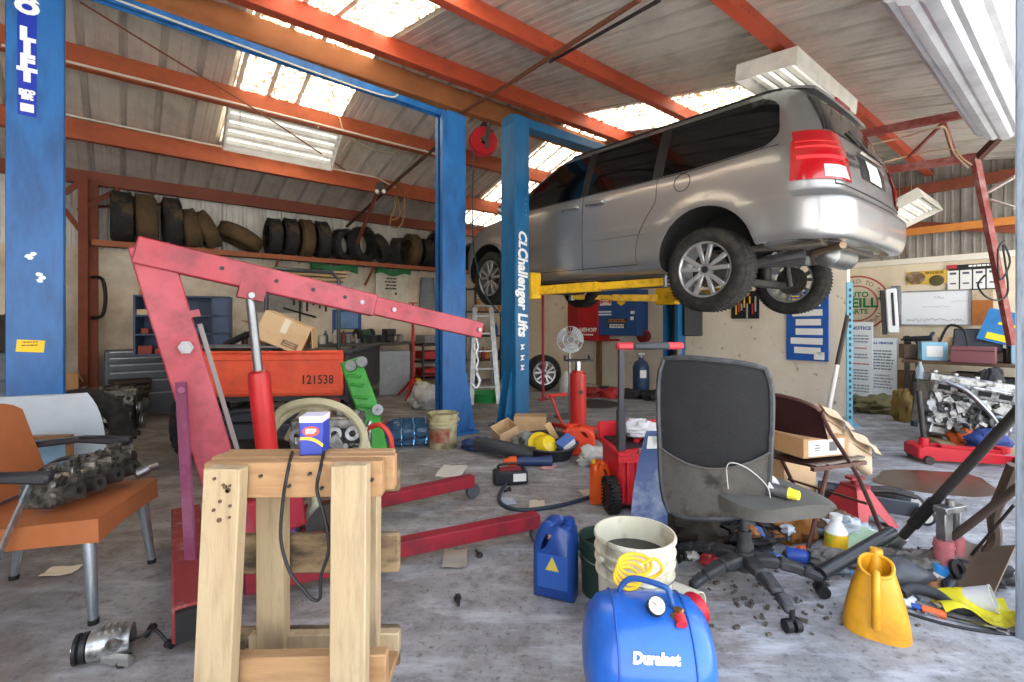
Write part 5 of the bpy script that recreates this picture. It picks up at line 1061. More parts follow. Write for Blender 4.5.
e = thing('water_can', 'white jug on the floor behind the floor fan', 'jug', fl(566, 392)); b = B(); b.lathe([(0, 0), (.11, 0), (.12, .2), (.05, .32), (.04, .36), (0, .36)], n=16); b.obj('jug_body', dirty('c6c8c4', .5), e)
# ---------------- rolling tool box with telescopic handle ----------------
RT = dirty('c21f2c', .42, d='6d1820', scale=7)
rb = thing('rolling_toolbox', 'red rolling toolbox with a raised red and black handle', 'toolbox', fl(650, 513), math.radians(8))
b = B(); b.box((0, .17, .22), (.40, .34, .34), bev=.02); b.box((0, .17, .385), (.44, .38, .04), bev=.012)
for k in range(6): b.box((-.15+.06*k, -.008, .20), (.018, .02, .26), bev=.004)
b.obj('bin_body', RT, rb)
b = B(); b.grid(lambda u, v: V((-.22+.44*u, -.02+.01*math.sin(u*3), .34+.03*v)), 4, 1, thick=.012); b.bar((-.22, -.035, .385), (.22, -.035, .385), .012, .02); b.bar((-.22, -.035, .34), (.22, -.035, .34), .01, .014); b.obj('front_rail', RT, rb)
for s in (-1, 1):
    b = B(); b.bar((s*.19, .0, .40), (s*.19, .0, 1.04), .035, .028, bev=.004); b.bar((s*.19, .0, .4), (s*.19, .0, .66), .05, .045, bev=.005); b.obj('handle_pole', plain('3b3d42', .45, .3), rb)
b = B(); b.bar((-.22, 0, 1.05), (.22, 0, 1.05), .05, .045, bev=.012); h_ = b.obj('handle_bar', plain('c23a44', .45), rb); b = B(); b.bar((-.12, -.012, 1.05), (.12, -.012, 1.05), .052, .045, bev=.012); b.obj('rubber_grip', plain('3a3d44', .6), h_)
for s in (-1, 1):
    t_ = knob_tyre(rb, 'wheel', (s*.235, .06, .105), (1, 0, 0), .105, .045, .06); b = B(); b.cyl((-.02, 0, 0), (.02, 0, 0), .06, n=16); b.obj('wheel_hub', BLACK, t_)
b = B(); b.box((0, .17, .408), (.38, .32, .012)); b.obj('tray_shade', plain('2a1618', .8), rb); b = B(); b.box((0, .355, .45), (.44, .035, .12), bev=.008); b.box((0, .335, .46), (.2, .01, .04)); b.obj('back_panel', RT, rb)  # thin dark sheet paints the shade inside the open bin
for k in range(4): b = B(); b.bar((-.15+.1*k, .08+.03*k, .425), (-.05+.1*k, .28-.04*k, .435), .03, .025, bev=.004); b.obj('tray_divider', RT if k % 2 else BLACK, rb)
b = B(); b.tube([(-.1, -.05, .39), (-.1, -.065, .42), (.0, -.065, .42), (.0, -.05, .39)], .006); b.obj('latch', STEEL, rb)
heap('plastic_wrap', 'crumpled clear plastic wrap in the red rolling toolbox', 'wrap', fl(650, 513)+V((-.02, .17, .45)), plain('cfd0d4', .25), (.12, .10, .06), 31, .3)
e = thing('sign_board', 'curved blue and white display board leaning by the mesh chair', 'display board', px(664, 470, 2.35), 0)
e.location = (.67, 2.40, 0)
b = B(); b.grid(lambda u, v: V((-.07+.20*u-.03*math.sin(v*PI)+.09*v, .02+.05*u*u+.05*v, .02+.62*v)), 8, 10, thick=.004); b.obj('board_sheet', mat('display_blue', '50638a', .35, col2='2b3f76', s2=2.2, dirt='b9c3cf', scale=3, amt=.8), e)
b = B(); b.grid(lambda u, v: V((-.06+.19*u+.09*(.86+.1*v), .010+.05*u*u+.05*(.86+.1*v), .02+.62*(.86+.1*v))), 4, 2, thick=.004); b.obj('board_header', WHITE, e)
text('lettering', 'M', .07, plain('1f2430', .5), e, (.09, .045, .605), (PI/2, -.15, .3), bold=.002)
jug('oil_jug', 'bright orange coolant jug beside the red rolling toolbox', fl(600, 503), math.radians(10), dirty('df5a1e', .4, d='a33f12'), W=.13, D=.09, H=.29, lab=None, capm=plain('caa52a', .4))
b = B(); b.box((.055, -.047, .13), (.05, .003, .12)); b.obj('label_panel', plain('2d3038', .5), bpy.data.objects['oil_jug.001'])
e = jug('fuel_can', 'red orange fuel can in front of the transmission jack', fl(580, 454), math.radians(-10), dirty('d8401f', .45, d='8f2c14'), W=.27, D=.16, H=.27, lab=None)
# ---------------- floor pile at the lettered post ----------------
carton('cardboard_box', 'flat tan carton lying on the pile by the lettered blue post', fl(531, 436)+V((0, .15, .02)), math.radians(-4), (.34, .2, .17), CARD2, open_=False)
carton('cardboard_box', 'small tilted brown carton on the pile left of the flat tan carton', fl(507, 450)+V((0, .1, .04)), (.3, -.35, .5), (.2, .16, .2), CARD2, ((0, 1, .6),))
e = thing('drain_pan', 'black oval pan on the pile holding a yellow hard hat', 'pan', fl(548, 456), (.12, 0, .2)); b = B(); b.lathe([(0, 0), (.2, 0), (.25, .13), (.27, .14), (.26, .15), (.24, .14), (.19, .015), (0, .015)], n=32, cap=False); b.obj('pan_wall', plain('2c2d30', .5), e)
e = thing('hard_hat', 'yellow hard hat lying in the black oval pan', 'hard hat', fl(548, 456)+V((-.05, .0, .07)), (1.0, .3, .4)); b = B(); b.lathe([(.115, 0), (.115, .02), (.105, .08), (.07, .125), (0, .14)], n=24, cap=False); b.lathe([(.115, 0), (.15, -.005), (.15, .005), (.115, .012)], n=24, closed=True); b.obj('hat_shell', plain('dcbf1e', .35), e)
e = thing('brush', 'tan wooden brush handle standing out of the black oval pan', 'brush', fl(556, 452)+V((0, .0, .12)), (.4, -.5, 0)); b = B(); b.bar((0, 0, 0), (0, 0, .2), .06, .02, bev=.005); b.obj('brush_handle', dirty('d2b48a', .7), e); b = B(); b.box((0, 0, -.03), (.06, .03, .07)); b.obj('bristles', IRON, e)
e = thing('product_box', 'blue and white product box on the edge of the black oval pan', 'box', fl(566, 456)+V((0, -.05, .1)), (.3, -.5, .5)); b = B(); b.box((0, 0, .04), (.15, .1, .08), bev=.003); b.obj('carton', plain('4a6cb0', .5), e); b = B(); b.box((0, -.051, .04), (.13, .002, .06)); b.obj('label', PAPER, e)
heap('plastic_bag', 'grey crumpled plastic bag right of the black oval pan', 'bag', fl(594, 469)+V((.02, .12, 0)), plain('b9bab8', .35), (.13, .11, .09), 41, .35)
heap('plastic_bag', 'clear crumpled bag of parts between carton and black oval pan', 'bag', fl(526, 456)+V((0, .10, 0)), dirty('7e8080', .35, d='3c3b3a', scale=20), (.12, .11, .11), 42, .35)
e = thing('fender_pipe', 'dark bent plastic duct lying along the front of the floor pile', 'duct', fl(505, 460), .0); b = B(); b.tube([(-.25, .2, .09), (-.1, .08, .10), (.08, 0, .08), (.25, -.05, .06)], .065, n=12, k=5); b.obj('duct_wall', plain('35383e', .5), e)
heap('tarpaulin', 'blue tarpaulin scrap left of the dark plastic duct', 'sheet', fl(478, 449), plain('27406e', .6), (.16, .12, .06), 44, .3)
e = thing('torch', 'blue and black cylinder tool with an orange cap on the floor', 'torch', fl(535, 466)+V((0, 0, .04)), (0, 0, .05)); b = B(); b.lathe([(0, -.15), (.035, -.15), (.04, -.1), (.036, 0), (.045, .1), (.05, .14), (0, .14)], ax=(1, 0, 0), n=18); b.obj('barrel', plain('263a66', .4), e); b = B(); b.lathe([(0, -.27), (.02, -.26), (.045, -.2), (.045, -.155), (0, -.15)], ax=(1, 0, 0), n=14); b.obj('end_cap', plain('d9571f', .5), e)
e = thing('battery_pack', 'black and red car battery charger lying by the hoist leg', 'charger', fl(510, 485)+V((0, .03, 0)), .15); e.scale = (.8, .8, .8); b = B(); b.box((0, 0, .07), (.32, .14, .13), bev=.02); b.obj('case', plain('22242b', .45), e); b = B(); b.box((.08, -.071, .075), (.12, .003, .07)); b.obj('label', PAPER, e); b = B(); b.box((0, 0, .137), (.2, .1, .01)); b.obj('red_top', dirty('8a2730', .5), e); b = B(); b.tube([(-.1, 0, .13), (-.1, 0, .18), (.1, 0, .18), (.1, 0, .13)], .012, k=3); b.obj('handle', BLACK, e)
e = thing('rubber_hose', 'black rubber hose curving over the floor to the orange jug', 'hose', (0, 0, 0)); b = B(); b.tube([fl(506, 488)+V((0, 0, .03)), fl(499, 497)+V((0, 0, .014)), fl(503, 507)+V((0, 0, .014)), fl(520, 512)+V((0, 0, .014)), fl(545, 510)+V((0, 0, .014)), fl(570, 505)+V((0, 0, .014)), fl(593, 498)+V((0, 0, .014))], .013, n=8, k=8); b.obj('hose_tube', plain('2a3440', .6), e)
for k, (x, y, s, c, nm) in enumerate(((537, 506, .1, 'c9b9a4', 'tan card scrap'), (587, 494, .09, 'b8b1a6', 'grey paper scrap'), (508, 502, .09, '9fa6b5', 'crumpled wrapper'), (548, 468, .10, 'c99', 'red and white wrapper'), (62, 572, .09, 'd8cdb8', 'cream card scrap'), (452, 472, .2, 'c4c2bd', 'clear plastic sheet'), (455, 560, .12, 'a69d90', 'leaf like plastic scrap'))):
    c = c if len(c) == 6 else 'c89494'; r = random.Random(k); ph = r.random()*6
    b = B(); b.grid(lambda u, v: V(((u-.5)*s*1.5, (v-.5)*s, .004+.02*s*10*abs(math.sin(3*u+ph)*math.sin(4*v+ph))*.4)), 8, 6, thick=.0015); b.one('scrap', plain(c, .8), nm + ' lying flat on the concrete' + ('', ' near the hose', ' by the charger', ' before the pile', ' under the armchair', ' by the long hoist leg', ' in front of the hoist legs')[k], 'scrap', fl(x, y), (0, 0, r.random()*2))
for k, (x, y) in enumerate(((478, 555), (458, 604), (507, 492), (125, 637), (149, 635), (126, 662))):
    e = thing('bolt', 'loose dark steel bolt number on the bare concrete', 'bolt', fl(x, y)+V((0, 0, .012)), R.random()*6); e['label'] = 'loose dark bolt on the concrete ' + ('beside the near hoist leg', 'right of the timber stand', 'by the battery charger', 'left of the rusty hoist tube', 'touching the rusty hoist tube', 'beside the alternator')[k]
    b = B(); b.cyl((-.025, 0, 0), (.02, 0, 0), .008, n=8); b.obj('shank', IRON, e); b = B(); b.cyl((.02, 0, 0), (.034, 0, 0), .016, n=6); b.obj('head', IRON, e)
# alternator on the floor front left
e = thing('alternator', 'alternator with black pulley lying on the concrete in front of the armchair', 'alternator', fl(96, 668)+V((0, .05, .055)), math.radians(25))
b = B(); b.cyl((-.05, 0, 0), (.07, 0, 0), .05, n=22); [b.box((-.02+.02*k, 0, .05), (.008, .05, .012)) for k in range(4)]; b.cyl((.02, -.05, .02), (.04, -.075, .02), .018); b.bar((0, -.04, -.03), (.09, -.09, -.035), .03, .02); b.obj('housing', GALU2, e)
b = B(); b.lathe([(.012, 0), (.05, 0), (.05, .01), (.042, .015), (.05, .02), (.05, .035), (.012, .035)], o=(-.09, -.0, 0), ax=(1, 0, 0), n=28); b.obj('pulley', BLACK, e); b = B(); b.cyl((-.10, 0, 0), (-.05, 0, 0), .018); b.obj('shaft', CHROME, e)
b = B(); b.tube([(.07, -.02, 0), (.11, -.04, .02), (.14, -.02, .02), (.18, -.03, -.03)], .006, k=4); b.cyl((.18, -.03, -.035), (.2, -.05, -.035), .014); b.obj('wire', BLACK, e)
# ---------------- tires on the ledge ----------------
def shelfp(x, q=7.86): dx = (x-512)/480; return q*(.777*dx+.629)/(.777-.629*dx)
TY = mat('old_tyre', '222123', .8, dirt='6f5a3e', amt=.6, scale=5, bump=.35, bscale=50, lo=.52, hi=.7); TYB = mat('dusty_tyre', '57462f', .9, dirt='2a2522', amt=.7, scale=6, bump=.4, bscale=50)
tl = [(122, .325, .22, 0, 0, 'first tire on the wall ledge beside the rusty column, broad black sidewall'), (146, .325, .22, .06, 1, 'second tire from the rusty column on the ledge, brown dusty tread'), (172, .325, .2, .05, 0, 'third tire from the rusty column, upright and black'),
 (190, .26, .2, .22, 1, 'small tilted tire fourth from the rusty column'), (206, .26, .19, .45, 1, 'small tire leaning hard, fifth from the rusty column'), (240, .30, .2, 1.12, 1, 'tire lying almost flat on the ledge between two upright groups'),
 (273, .275, .18, 0, 0, 'leftmost tire of the four upright in the ledge middle'), (289, .29, .18, .0, 0, 'second tire of the four upright in the ledge middle'), (305, .295, .18, .03, 1, 'third tire of the four in the ledge middle, knobbly brown tread'), (321, .295, .18, .06, 0, 'rightmost tire of the four upright in the ledge middle'),
 (344, .26, .2, 'a', 0, 'small tire turned sideways left of the brown pole on the ledge'), (363, .30, .2, 'a', 0, 'open tire facing the room behind the brown pole on the ledge'), (380, .25, .17, .5, 0, 'thin tire leaning right of the brown pole on the ledge'),
 (398, .24, .18, 'b', 0, 'small tire at the left of the ledge group by the middle blue post'), (411, .29, .19, 0, 1, 'brownish tire second in the ledge group by the middle blue post'), (425, .26, .18, 0, 0, 'dark tire third in the ledge group by the middle blue post'), (436, .33, .2, 0, 0, 'tall tire half hidden by the middle blue post on the ledge'), (472, .27, .2, 0, 0, 'tire on the ledge seen right of the middle blue post')]
for x, r, w_, t, dm, lb in tl:
    p = shelfp(x); ax = PV.copy(); zz_ = r
    if t == 'a': ax = PV*.5-QV*.86
    elif t == 'b': ax = PV*.75-QV*.66
    elif t: ax = PV*math.cos(t)+V((0, 0, math.sin(t))); zz_ = r*math.cos(t)+w_*.5*math.sin(t)
    b = B(); pr = tyre_prof(r, w_, r*.63); pr = pr+[(r*.66, w_*.36), (r*.9, w_*.3), (r*.92, 0), (r*.9, -w_*.3), (r*.66, -w_*.36)]
    b.lathe(pr, n=40, ax=ax, closed=True); x_, y_, z_ = basis(ax)
    for k in range(46):
        a = 2*PI*k/46; d = x_*math.cos(a)+y_*math.sin(a)
        for j in (-1, 1): b.bar(d*(r+.002)+z_*(j*w_*.08), d*(r-.002)+z_*(j*w_*.36), .006, r*.09, up=d) if 0 else b.bar(d*(r+.003)+z_*(j*w_*.30), d*(r+.003)+z_*(j*w_*.44), .012, .006, up=d)
    b.one('tire', TYB if dm else TY, lb, 'tire', bq(p, 7.86, 2.2+zz_))
# things hung on or resting against the back wall
def wl(x, y, off=0):
    dx = (x-512)/480; Z = (8.2-off)/(.777-.629*dx); return V((dx*Z, Z, 1.2+(322-y)/480*Z))
e = thing('poster', 'blue framed calendar poster on the back wall above the workbench', 'poster', wl(347, 322, .01), YAW); b = B(); b.box((0, 0, 0), (.5, .015, .42)); b.obj('poster_sheet', plain('2b4f8c', .5), e); b = B(); b.box((0, -.009, .03), (.38, .004, .28)); b.obj('picture', mat('picture_sky', '6a90c0', .5, dirt='2f4c78', scale=4), e); b = B(); b.box((0, -.009, -.15), (.38, .004, .05)); b.obj('caption_strip', plain('c7b98c', .5), e)
e = thing('paper_sack', 'white printed sack with a green top hung below the tire ledge', 'sack', wl(392, 286, .12), YAW); b = B(); b.grid(lambda u, v: V((-.32+.64*u, .02*math.sin(5*u), -.28+.5*v+.02*math.sin(7*u))), 12, 6, thick=.03); b.obj('sack_body', mat('white_sack', 'cfc9ba', .7, dirt='8c8574', scale=5, amt=.5), e); b = B(); b.grid(lambda u, v: V((-.33+.66*u, -.015+.02*math.sin(5*u), .2+.1*v+.03*math.sin(9*u))), 12, 3, thick=.05); b.obj('green_top', plain('2f7a48', .6), e)
print_lines(e, .05, .13, .42, 4, .06, plain('3c3f3a', .7), -.03, .45, 3); print_lines(e, .12, -.14, .2, 1, .08, plain('3c3f3a', .7), -.03, .6, 8)
e = thing('paper_sack', 'crumpled white sack with green top left of the printed one', 'sack', wl(338, 284, .12), YAW); b = B(); b.grid(lambda u, v: V((-.4+.8*u, .03*math.sin(6*u), -.3+.5*v+.02*math.sin(8*u))), 14, 6, thick=.03); b.obj('sack_body', MATS['white_sack'], e); b = B(); b.grid(lambda u, v: V((-.45+.75*u, -.02+.03*math.sin(6*u), .2+.12*v+.04*math.sin(10*u))), 14, 3, thick=.05); b.obj('green_top', plain('2f7a48', .6), e)
e = thing('timber_boards', 'long pale boards stored under the tire ledge', 'boards', wl(285, 268, .3), YAW)
for k in range(3): b = B(); b.box((.1*k, -.05*k, -.02-.07*k), (1.9-.3*k, .18, .035), bev=.003); b.obj('board', mat('pale_board', 'c4ab84', .75, dirt='8f7653', scale=4, stretch=(.5, 4, 4)), e)
e = thing('hand_saw', 'yellow handled tool hanging on the bare wall above the tool chest', 'hand tool', wl(138, 305, .03), YAW); b = B(); b.bar((0, 0, .0), (.04, 0, .22), .03, .05, bev=.006); b.obj('handle', plain('c98a2a', .5), e); b = B(); b.tube([(0, 0, 0), (-.03, 0, -.15), (.02, 0, -.2)], .012); b.obj('hook', IRON, e)
e = thing('grey_shirt', 'grey work shirt hanging on the wall left of the middle blue post', 'shirt', wl(427, 292, .08), YAW); b = B(); b.grid(lambda u, v: V(((u-.5)*(.36-.1*v), .03*math.sin(6*u), -.35+.62*v)), 10, 8, thick=.02); b.obj('cloth', dirty('7f858b', .9, d='55595f'), e)
e = thing('lug_wrench', 'black four way wrench hanging on the back wall', 'wrench', wl(300, 312, .05), YAW); b = B(); b.cyl((-.25, 0, .06), (.25, 0, -.08), .014); b.cyl((.0, 0, .35), (0, 0, -.3), .014); b.obj('wrench_bars', BLACK, e)
e = thing('notice_board', 'grey panel on the back wall behind the tan carton', 'board', wl(278, 300, .02), YAW); b = B(); b.box((0, 0, 0), (.75, .02, .4)); b.obj('panel', dirty('9a958c', .7), e)
e = thing('tool_rail', 'dark strip of hooked tools on the wall right of the grey panel', 'tool rail', wl(310, 298, .03), YAW); b = B(); b.box((0, 0, .0), (.6, .03, .08)); b.obj('rail', BLACK, e)
for k in range(6): b = B(); b.cyl((-.25+.1*k, -.02, 0), (-.25+.1*k, -.02, -.12-.05*(k % 3)), .016); b.obj('hook_tool', IRON, e)
e = thing('pipe_rack', 'tall grey pipe frame standing in front of the workbench', 'frame', bq(1.55, 7.35), YAW); b = B(); b.tube([(0, 0, 0), (0, 0, 1.85), (.1, 0, 1.95), (.9, 0, 1.95), (1.0, 0, 1.85), (1.0, 0, 0)], .03, k=1); b.obj('pipe', dirty('5f666e', .4, .6), e)
e = thing('crank_handle', 'curved black hook handle on the rusty column', 'hook', bq(-.3, 7.7, 1.5), YAW); b = B(); b.tube([(0, .1, .25), (.1, 0, .22), (.13, 0, 0), (.1, 0, -.22), (0, .1, -.25)], .02, k=4); b.obj('handle', BLACK, e)
for k, (p, q_, z, c, lb) in enumerate(((-1.0, 7.7, .35, '6f7782', 'grey steel drum at the far left edge behind the blue post'),)):
    e = thing('oil_drum', lb, 'drum', bq(p, q_)); b = B(); b.lathe([(0, 0), (.29, 0), (.3, .02), (.285, .04), (.285, .28), (.297, .3), (.285, .32), (.285, .56), (.297, .58), (.285, .6), (.285, .84), (.3, .87), (.27, .86), (0, .85)], n=30); b.obj('drum_shell', dirty(c, .5), e)
heap('rag', 'heap of dark rags on the grey steel drum', 'rag', bq(-1.0, 7.7, .86), dirty('45413d', .9), (.26, .22, .25), 51, .3)
# ---------------- ceiling fittings ----------------
LWHITE = dirty('dcdad3', .45, d='a39f95', scale=5, amt=.5)
def fixture(name, label, loc, rz, rx, L=1.25, W=.62):
    e = thing(name, label, 'light fitting', loc, (rx, 0, rz)); b = B()
    pr = [(-W/2, -.07), (-W/2+.01, -.07), (-W/2+.05, .02)]
    n_ = 4
    for k in range(n_):
        c = -W/2+.05+(W-.1)*(k+.5)/n_; h = (W-.1)/n_/2
        pr += [(c-h+.005, -.005), (c-.02, .035), (c+.02, .035), (c+h-.005, -.005)]
    pr += [(W/2-.05, .02), (W/2-.01, -.07), (W/2, -.07), (W/2, .06), (-W/2, .06)]
    b.ext([(y, z) for y, z in pr], L, M.Translation((-L/2, 0, 0)) @ Euler((PI/2, 0, PI/2)).to_matrix().to_4x4()); b.obj('reflector', LWHITE, e, ang=20)
    for k in range(n_): c = -W/2+.05+(W-.1)*(k+.5)/n_; b = B(); b.cyl((-L/2+.03, c, .012), (L/2-.03, c, .012), .013, n=10); b.obj('tube_lamp', mat('lamp_tube', 'f4f4f0', .4, emit=.35, ecol='fffaf0'), e)
    for s in (-1, 1): b = B(); b.box((s*(L/2), 0, .0), (.012, W, .13)); b.obj('end_plate', LWHITE, e)
    b = B(); b.box((0, 0, .09), (L*.7, .12, .05)); b.obj('ballast_box', LWHITE, e)
    return e
fixture('shop_light', 'tilted white strip light hanging between the left roof beams', bq(1.50, 6.2, 3.40), YAW, math.radians(-42), 1.22, .54)
fixture('shop_light', 'large white strip light hanging above the rear of the minivan', bq(4.55, 1.66, 3.20), YAW, math.radians(6), 1.35, .46)
fixture('shop_light', 'far white strip light glowing cream beyond the minivan tail', bq(8.0, 1.62, 2.66), YAW, math.radians(-25), 1.1, .5)
for k, (p, q_, z) in enumerate(((1.0, 6.0, 3.4), (2.0, 6.3, 3.3), (4.1, 1.66, 3.26), (5.1, 1.66, 3.26), (7.7, 1.65, 2.7), (8.3, 1.65, 2.7))):
    h = (hn if q_ < 4.75 else hf)(q_); b = B(); b.tube([bq(p, q_, z), bq(p, q_, h)], .004); b.one('hanger_chain', STEEL, 'thin wire holding a strip light, ' + ('left end of the tilted one', 'right end of the tilted one', 'left end above the minivan', 'right end above the minivan', 'left end of the far one', 'right end of the far one')[k], 'wire')
e = thing('hose_reel', 'red cord reel hanging from the roof beam beside the middle blue post', 'reel', px(483, 142, 6.2), .35)
b = B(); b.lathe([(.05, -.06), (.17, -.07), (.18, -.055), (.12, -.045), (.12, .045), (.18, .055), (.17, .07), (.05, .06)], ax=(0, 1, 0), n=28, closed=True); b.obj('reel_drum', plain('c22530', .35), e)
b = B(); b.bar((.02, -.09, -.1), (.05, -.09, .24), .05, .012); b.box((.04, 0, .24), (.1, .2, .02)); b.cyl((0, -.1, 0), (0, .1, 0), .03); b.bar((-.05, -.1, .0), (.1, -.1, .12), .05, .03); b.obj('bracket', dirty('5c4f48', .5), e)
b = B(); b.tube([(-.12, -.02, -.1), (-.14, -.02, -.6), (-.12, 0, -1.4), (.05, 0, -2.0), (.25, -.1, -2.25)], .009, k=5); b.obj('cord', plain('29475c', .5), e)
b = B(); b.cyl((.25, -.1, -2.25), (.25, -.1, -2.5), .035); b.obj('lamp_handle', plain('c9cbc9', .5), e)
# brace rods, pipes, conduits and loose wiring under the roof
def roofpt(x, y, off):
    dx = (x-512)/480; dz = (322-y)/480; dq = -.629*dx+.777
    Z = (1.98-off)/(dz-.2*dq)
    if Z < 0 or dq*Z > 4.75: Z = (2.93-off+.31*4.75)/(dz+.31*dq)
    return V((dx*Z, Z, 1.2+dz*Z))
def rod(label, pts, r, m, name='roof_pipe', cat='pipe', k=0):
    b = B(); o = V(pts[0]); b.tube([V(p)-o for p in pts], r, n=7, k=k); return b.one(name, m, label, cat, o)
rod('long brown brace rod crossing the roof above the middle blue post', [roofpt(639, 0, .24), roofpt(512, 82, .24), roofpt(455, 117, .27)], .02, dirty('6b3f2c', .7))
rod('thin grey pipe beside the brown brace rod under the roof', [roofpt(660, 0, .22), roofpt(550, 62, .22)], .014, IRON)
rod('dark brace angle running from the tilted light to the back wall', [roofpt(450, 135, .25), roofpt(400, 178, .25), roofpt(345, 228, .2)], .025, dirty('4a3428', .8))
rod('brown pole leaning from a roof beam down to the tires on the ledge', [roofpt(378, 190, .25), wl(350, 262, .25)], .03, dirty('6a2f24', .7), 'leaning_pole', 'pole')
rod('white electrical conduit along the underside of the left upper beam', [bq(-.8, 5.86, hf(5.95)-.22), bq(1.6, 5.86, hf(5.95)-.215), bq(3.7, 5.86, hf(5.95)-.22)], .011, plain('cfcabd', .5), 'conduit', 'conduit')
rod('white electrical conduit along the lower left beam', [bq(-.8, 6.97, hf(7.05)-.0), bq(.6, 6.97, hf(7.05)-.02), bq(3.0, 6.97, hf(7.05)-.02), bq(3.3, 6.97, hf(7.05)-.12)], .011, plain('cfcabd', .5), 'conduit', 'conduit')
rod('yellow brown air line hanging in loops below the lower left beam', [roofpt(400, 178, .2), px(395, 205, 7.6), px(390, 225, 7.6), px(402, 224, 7.6), px(404, 195, 7.6), px(395, 186, 7.6), px(400, 214, 7.6), px(392, 220, 7.6)], .012, dirty('8f6d42', .7), 'air_line', 'hose', 5)
rod('rust coloured cable strung across the left roof bay', [roofpt(80, 2, .3), roofpt(150, 45, .32), roofpt(256, 110, .35), roofpt(345, 170, .3)], .008, dirty('7a4a32', .8), 'cable', 'cable', 4)
rod('pale cable looped over the tilted strip light', [roofpt(318, 128, .3), px(322, 118, 5.9), px(338, 116, 5.9), px(346, 134, 6.0), px(375, 150, 6.4), px(410, 155, 6.9), roofpt(425, 150, .22)], .009, plain('b6aa92', .6), 'cable', 'cable', 5)
e = thing('junction_box', 'small junction box with two bulbs under the lower left beam', 'junction box', px(381, 190, 7.3)); b = B(); b.box((0, 0, .05), (.12, .1, .1)); b.obj('box_body', IRON, e)
for s in (-1, 1): b = B(); b.ball((s*.05, -.03, -.03), .035); b.obj('bulb', WHITE, e)
# ---------------- roll up door drum and frame at the right ----------------
e = thing('roller_door', 'rolled up grey corrugated door drum at the upper right', 'roller door', bq(3.95, .47, 2.80), YAW)
rr_ = .215; b = B(); prof = []
N = 56
for k in range(N):
    a = 2*PI*k/N; r = rr_*(1 if k % 4 else .93); prof.append((r*math.cos(a), r*math.sin(a)))
b.ext(prof, 2.5, M.Translation((-1.25, 0, 0)) @ Euler((PI/2, 0, PI/2)).to_matrix().to_4x4()); b.obj('door_curtain', mat('door_steel', 'b9bcc4', .4, .4, dirt='6e7079', scale=3, amt=.5), e, ang=15)
b = B(); b.cyl((1.25, 0, 0), (1.29, 0, 0), .19, n=28); b.cyl((1.29, 0, 0), (1.38, 0, 0), .05); b.obj('end_wheel', BLACK, e)
b = B(); b.box((.75, -.16, -.16), (.06, .03, .05)); b.obj('tag', WHITE, e)
fr = thing('door_gantry', 'rusty red angle frame carrying the roller door at the right', 'frame', (0, 0, 0))
FRM = dirty('7c3430', .65, d='c9bcb0', scale=6, amt=.3)
b = B(); b.bar(px(975, 158, 4.55), px(1012, 345, 4.55), .055, .05); b.obj('column_angle', FRM, fr)
b = B(); b.bar(px(868, 173, 5.2), px(978, 157, 4.55), .06, .07); b.obj('lower_bar', FRM, fr)
b = B(); b.bar(px(852, 136, 5.1), px(995, 108, 4.3), .06, .07); b.obj('upper_bar', FRM, fr)
b = B(); b.bar(px(978, 158, 4.55), px(1008, 128, 4.2), .05, .06); b.obj('knee_bar', dirty('4a2a26', .7), fr)
b = B(); b.bar(px(944, 120, 4.6), px(955, 158, 4.7), .035, .035); b.bar(px(944, 122, 4.6), px(908, 158, 4.9), .025, .025); b.obj('lattice_bar', FRM, fr)
b = B(); b.bar(px(988, 192, 4.55), px(1016, 176, 4.3), .03, .02); b.bar(px(990, 200, 4.55), px(1016, 208, 4.3), .03, .02); b.obj('guide_tab', plain('b3a9a4', .6), fr)
CAB = plain('b89f84', .7)
rod('frayed tan cable strung along the rusty frame above the minivan tail', [px(862, 146, 5.1), px(900, 138, 4.9), px(935, 128, 4.6), px(945, 128, 4.6), px(950, 142, 4.6), px(955, 154, 4.6), px(968, 168, 4.5)], .008, CAB, 'cable', 'cable', 4)
rod('second frayed tan cable sagging below the rusty frame', [px(870, 166, 5.0), px(908, 156, 4.9), px(940, 150, 4.7), px(955, 150, 4.6), px(962, 158, 4.55), px(972, 165, 4.5)], .007, CAB, 'cable', 'cable', 4)
rod('tangled black wires hanging on the rusty frame column', [px(1005, 240, 4.4), px(998, 250, 4.4), px(1000, 280, 4.4), px(1010, 262, 4.4), px(1003, 245, 4.4), px(1008, 290, 4.4), px(998, 300, 4.4), px(985, 296, 4.4), px(978, 285, 4.5), px(985, 275, 4.5)], .008, BLACK, 'wire', 'wire', 5)
# ---------------- far wall: signs and boards ----------------
def fw_(x, y, off=.02):
    dx = (x-512)/480; Z = (9.0-off)/(.777*dx+.629); return V((dx*Z, Z, 1.2+(322-y)/480*Z))
def board(name, label, cat, x0, y0, x1, y1, m, off=.02, th=.02, frame=None):
    a = fw_(x0, (y0+y1)/2, off); c = fw_(x1, (y0+y1)/2, off); w_ = (c-a).length; mid = (a+c)/2; h = (y1-y0)/480*mid.y
    mid.z = 1.2+(322-(y0+y1)/2)/480*mid.y; e = thing(name, label, cat, mid, WR); b = B(); b.box((0, 0, 0), (w_, th, h)); b.obj('panel', m, e)
    if frame:
        b = B()
        for s in (-1, 1): b.box((s*w_/2, -.005, 0), (.02, th+.015, h+.02)); b.box((0, -.005, s*h/2), (w_+.02, th+.015, .02))
        b.obj('frame', frame, e)
    return e, w_, h
e, w_, h = board('whiteboard', 'whiteboard with faint writing on the far cream wall', 'whiteboard', 901, 291, 970, 325, plain('dfe3e8', .35), frame=ALU)
SCR = plain('8a8f9c', .6); scribble(e, .05, .15, .1, .05, SCR, -.0125, 1, 6); scribble(e, 0, -.17, .62, .045, plain('6f7684', .6), -.0125, 2, 44); scribble(e, .02, .02, .3, .02, plain('b5a9b5', .6), -.0125, 3, 22); scribble(e, .28, .09, .2, .01, plain('a5aab5', .6), -.0125, 4, 8)
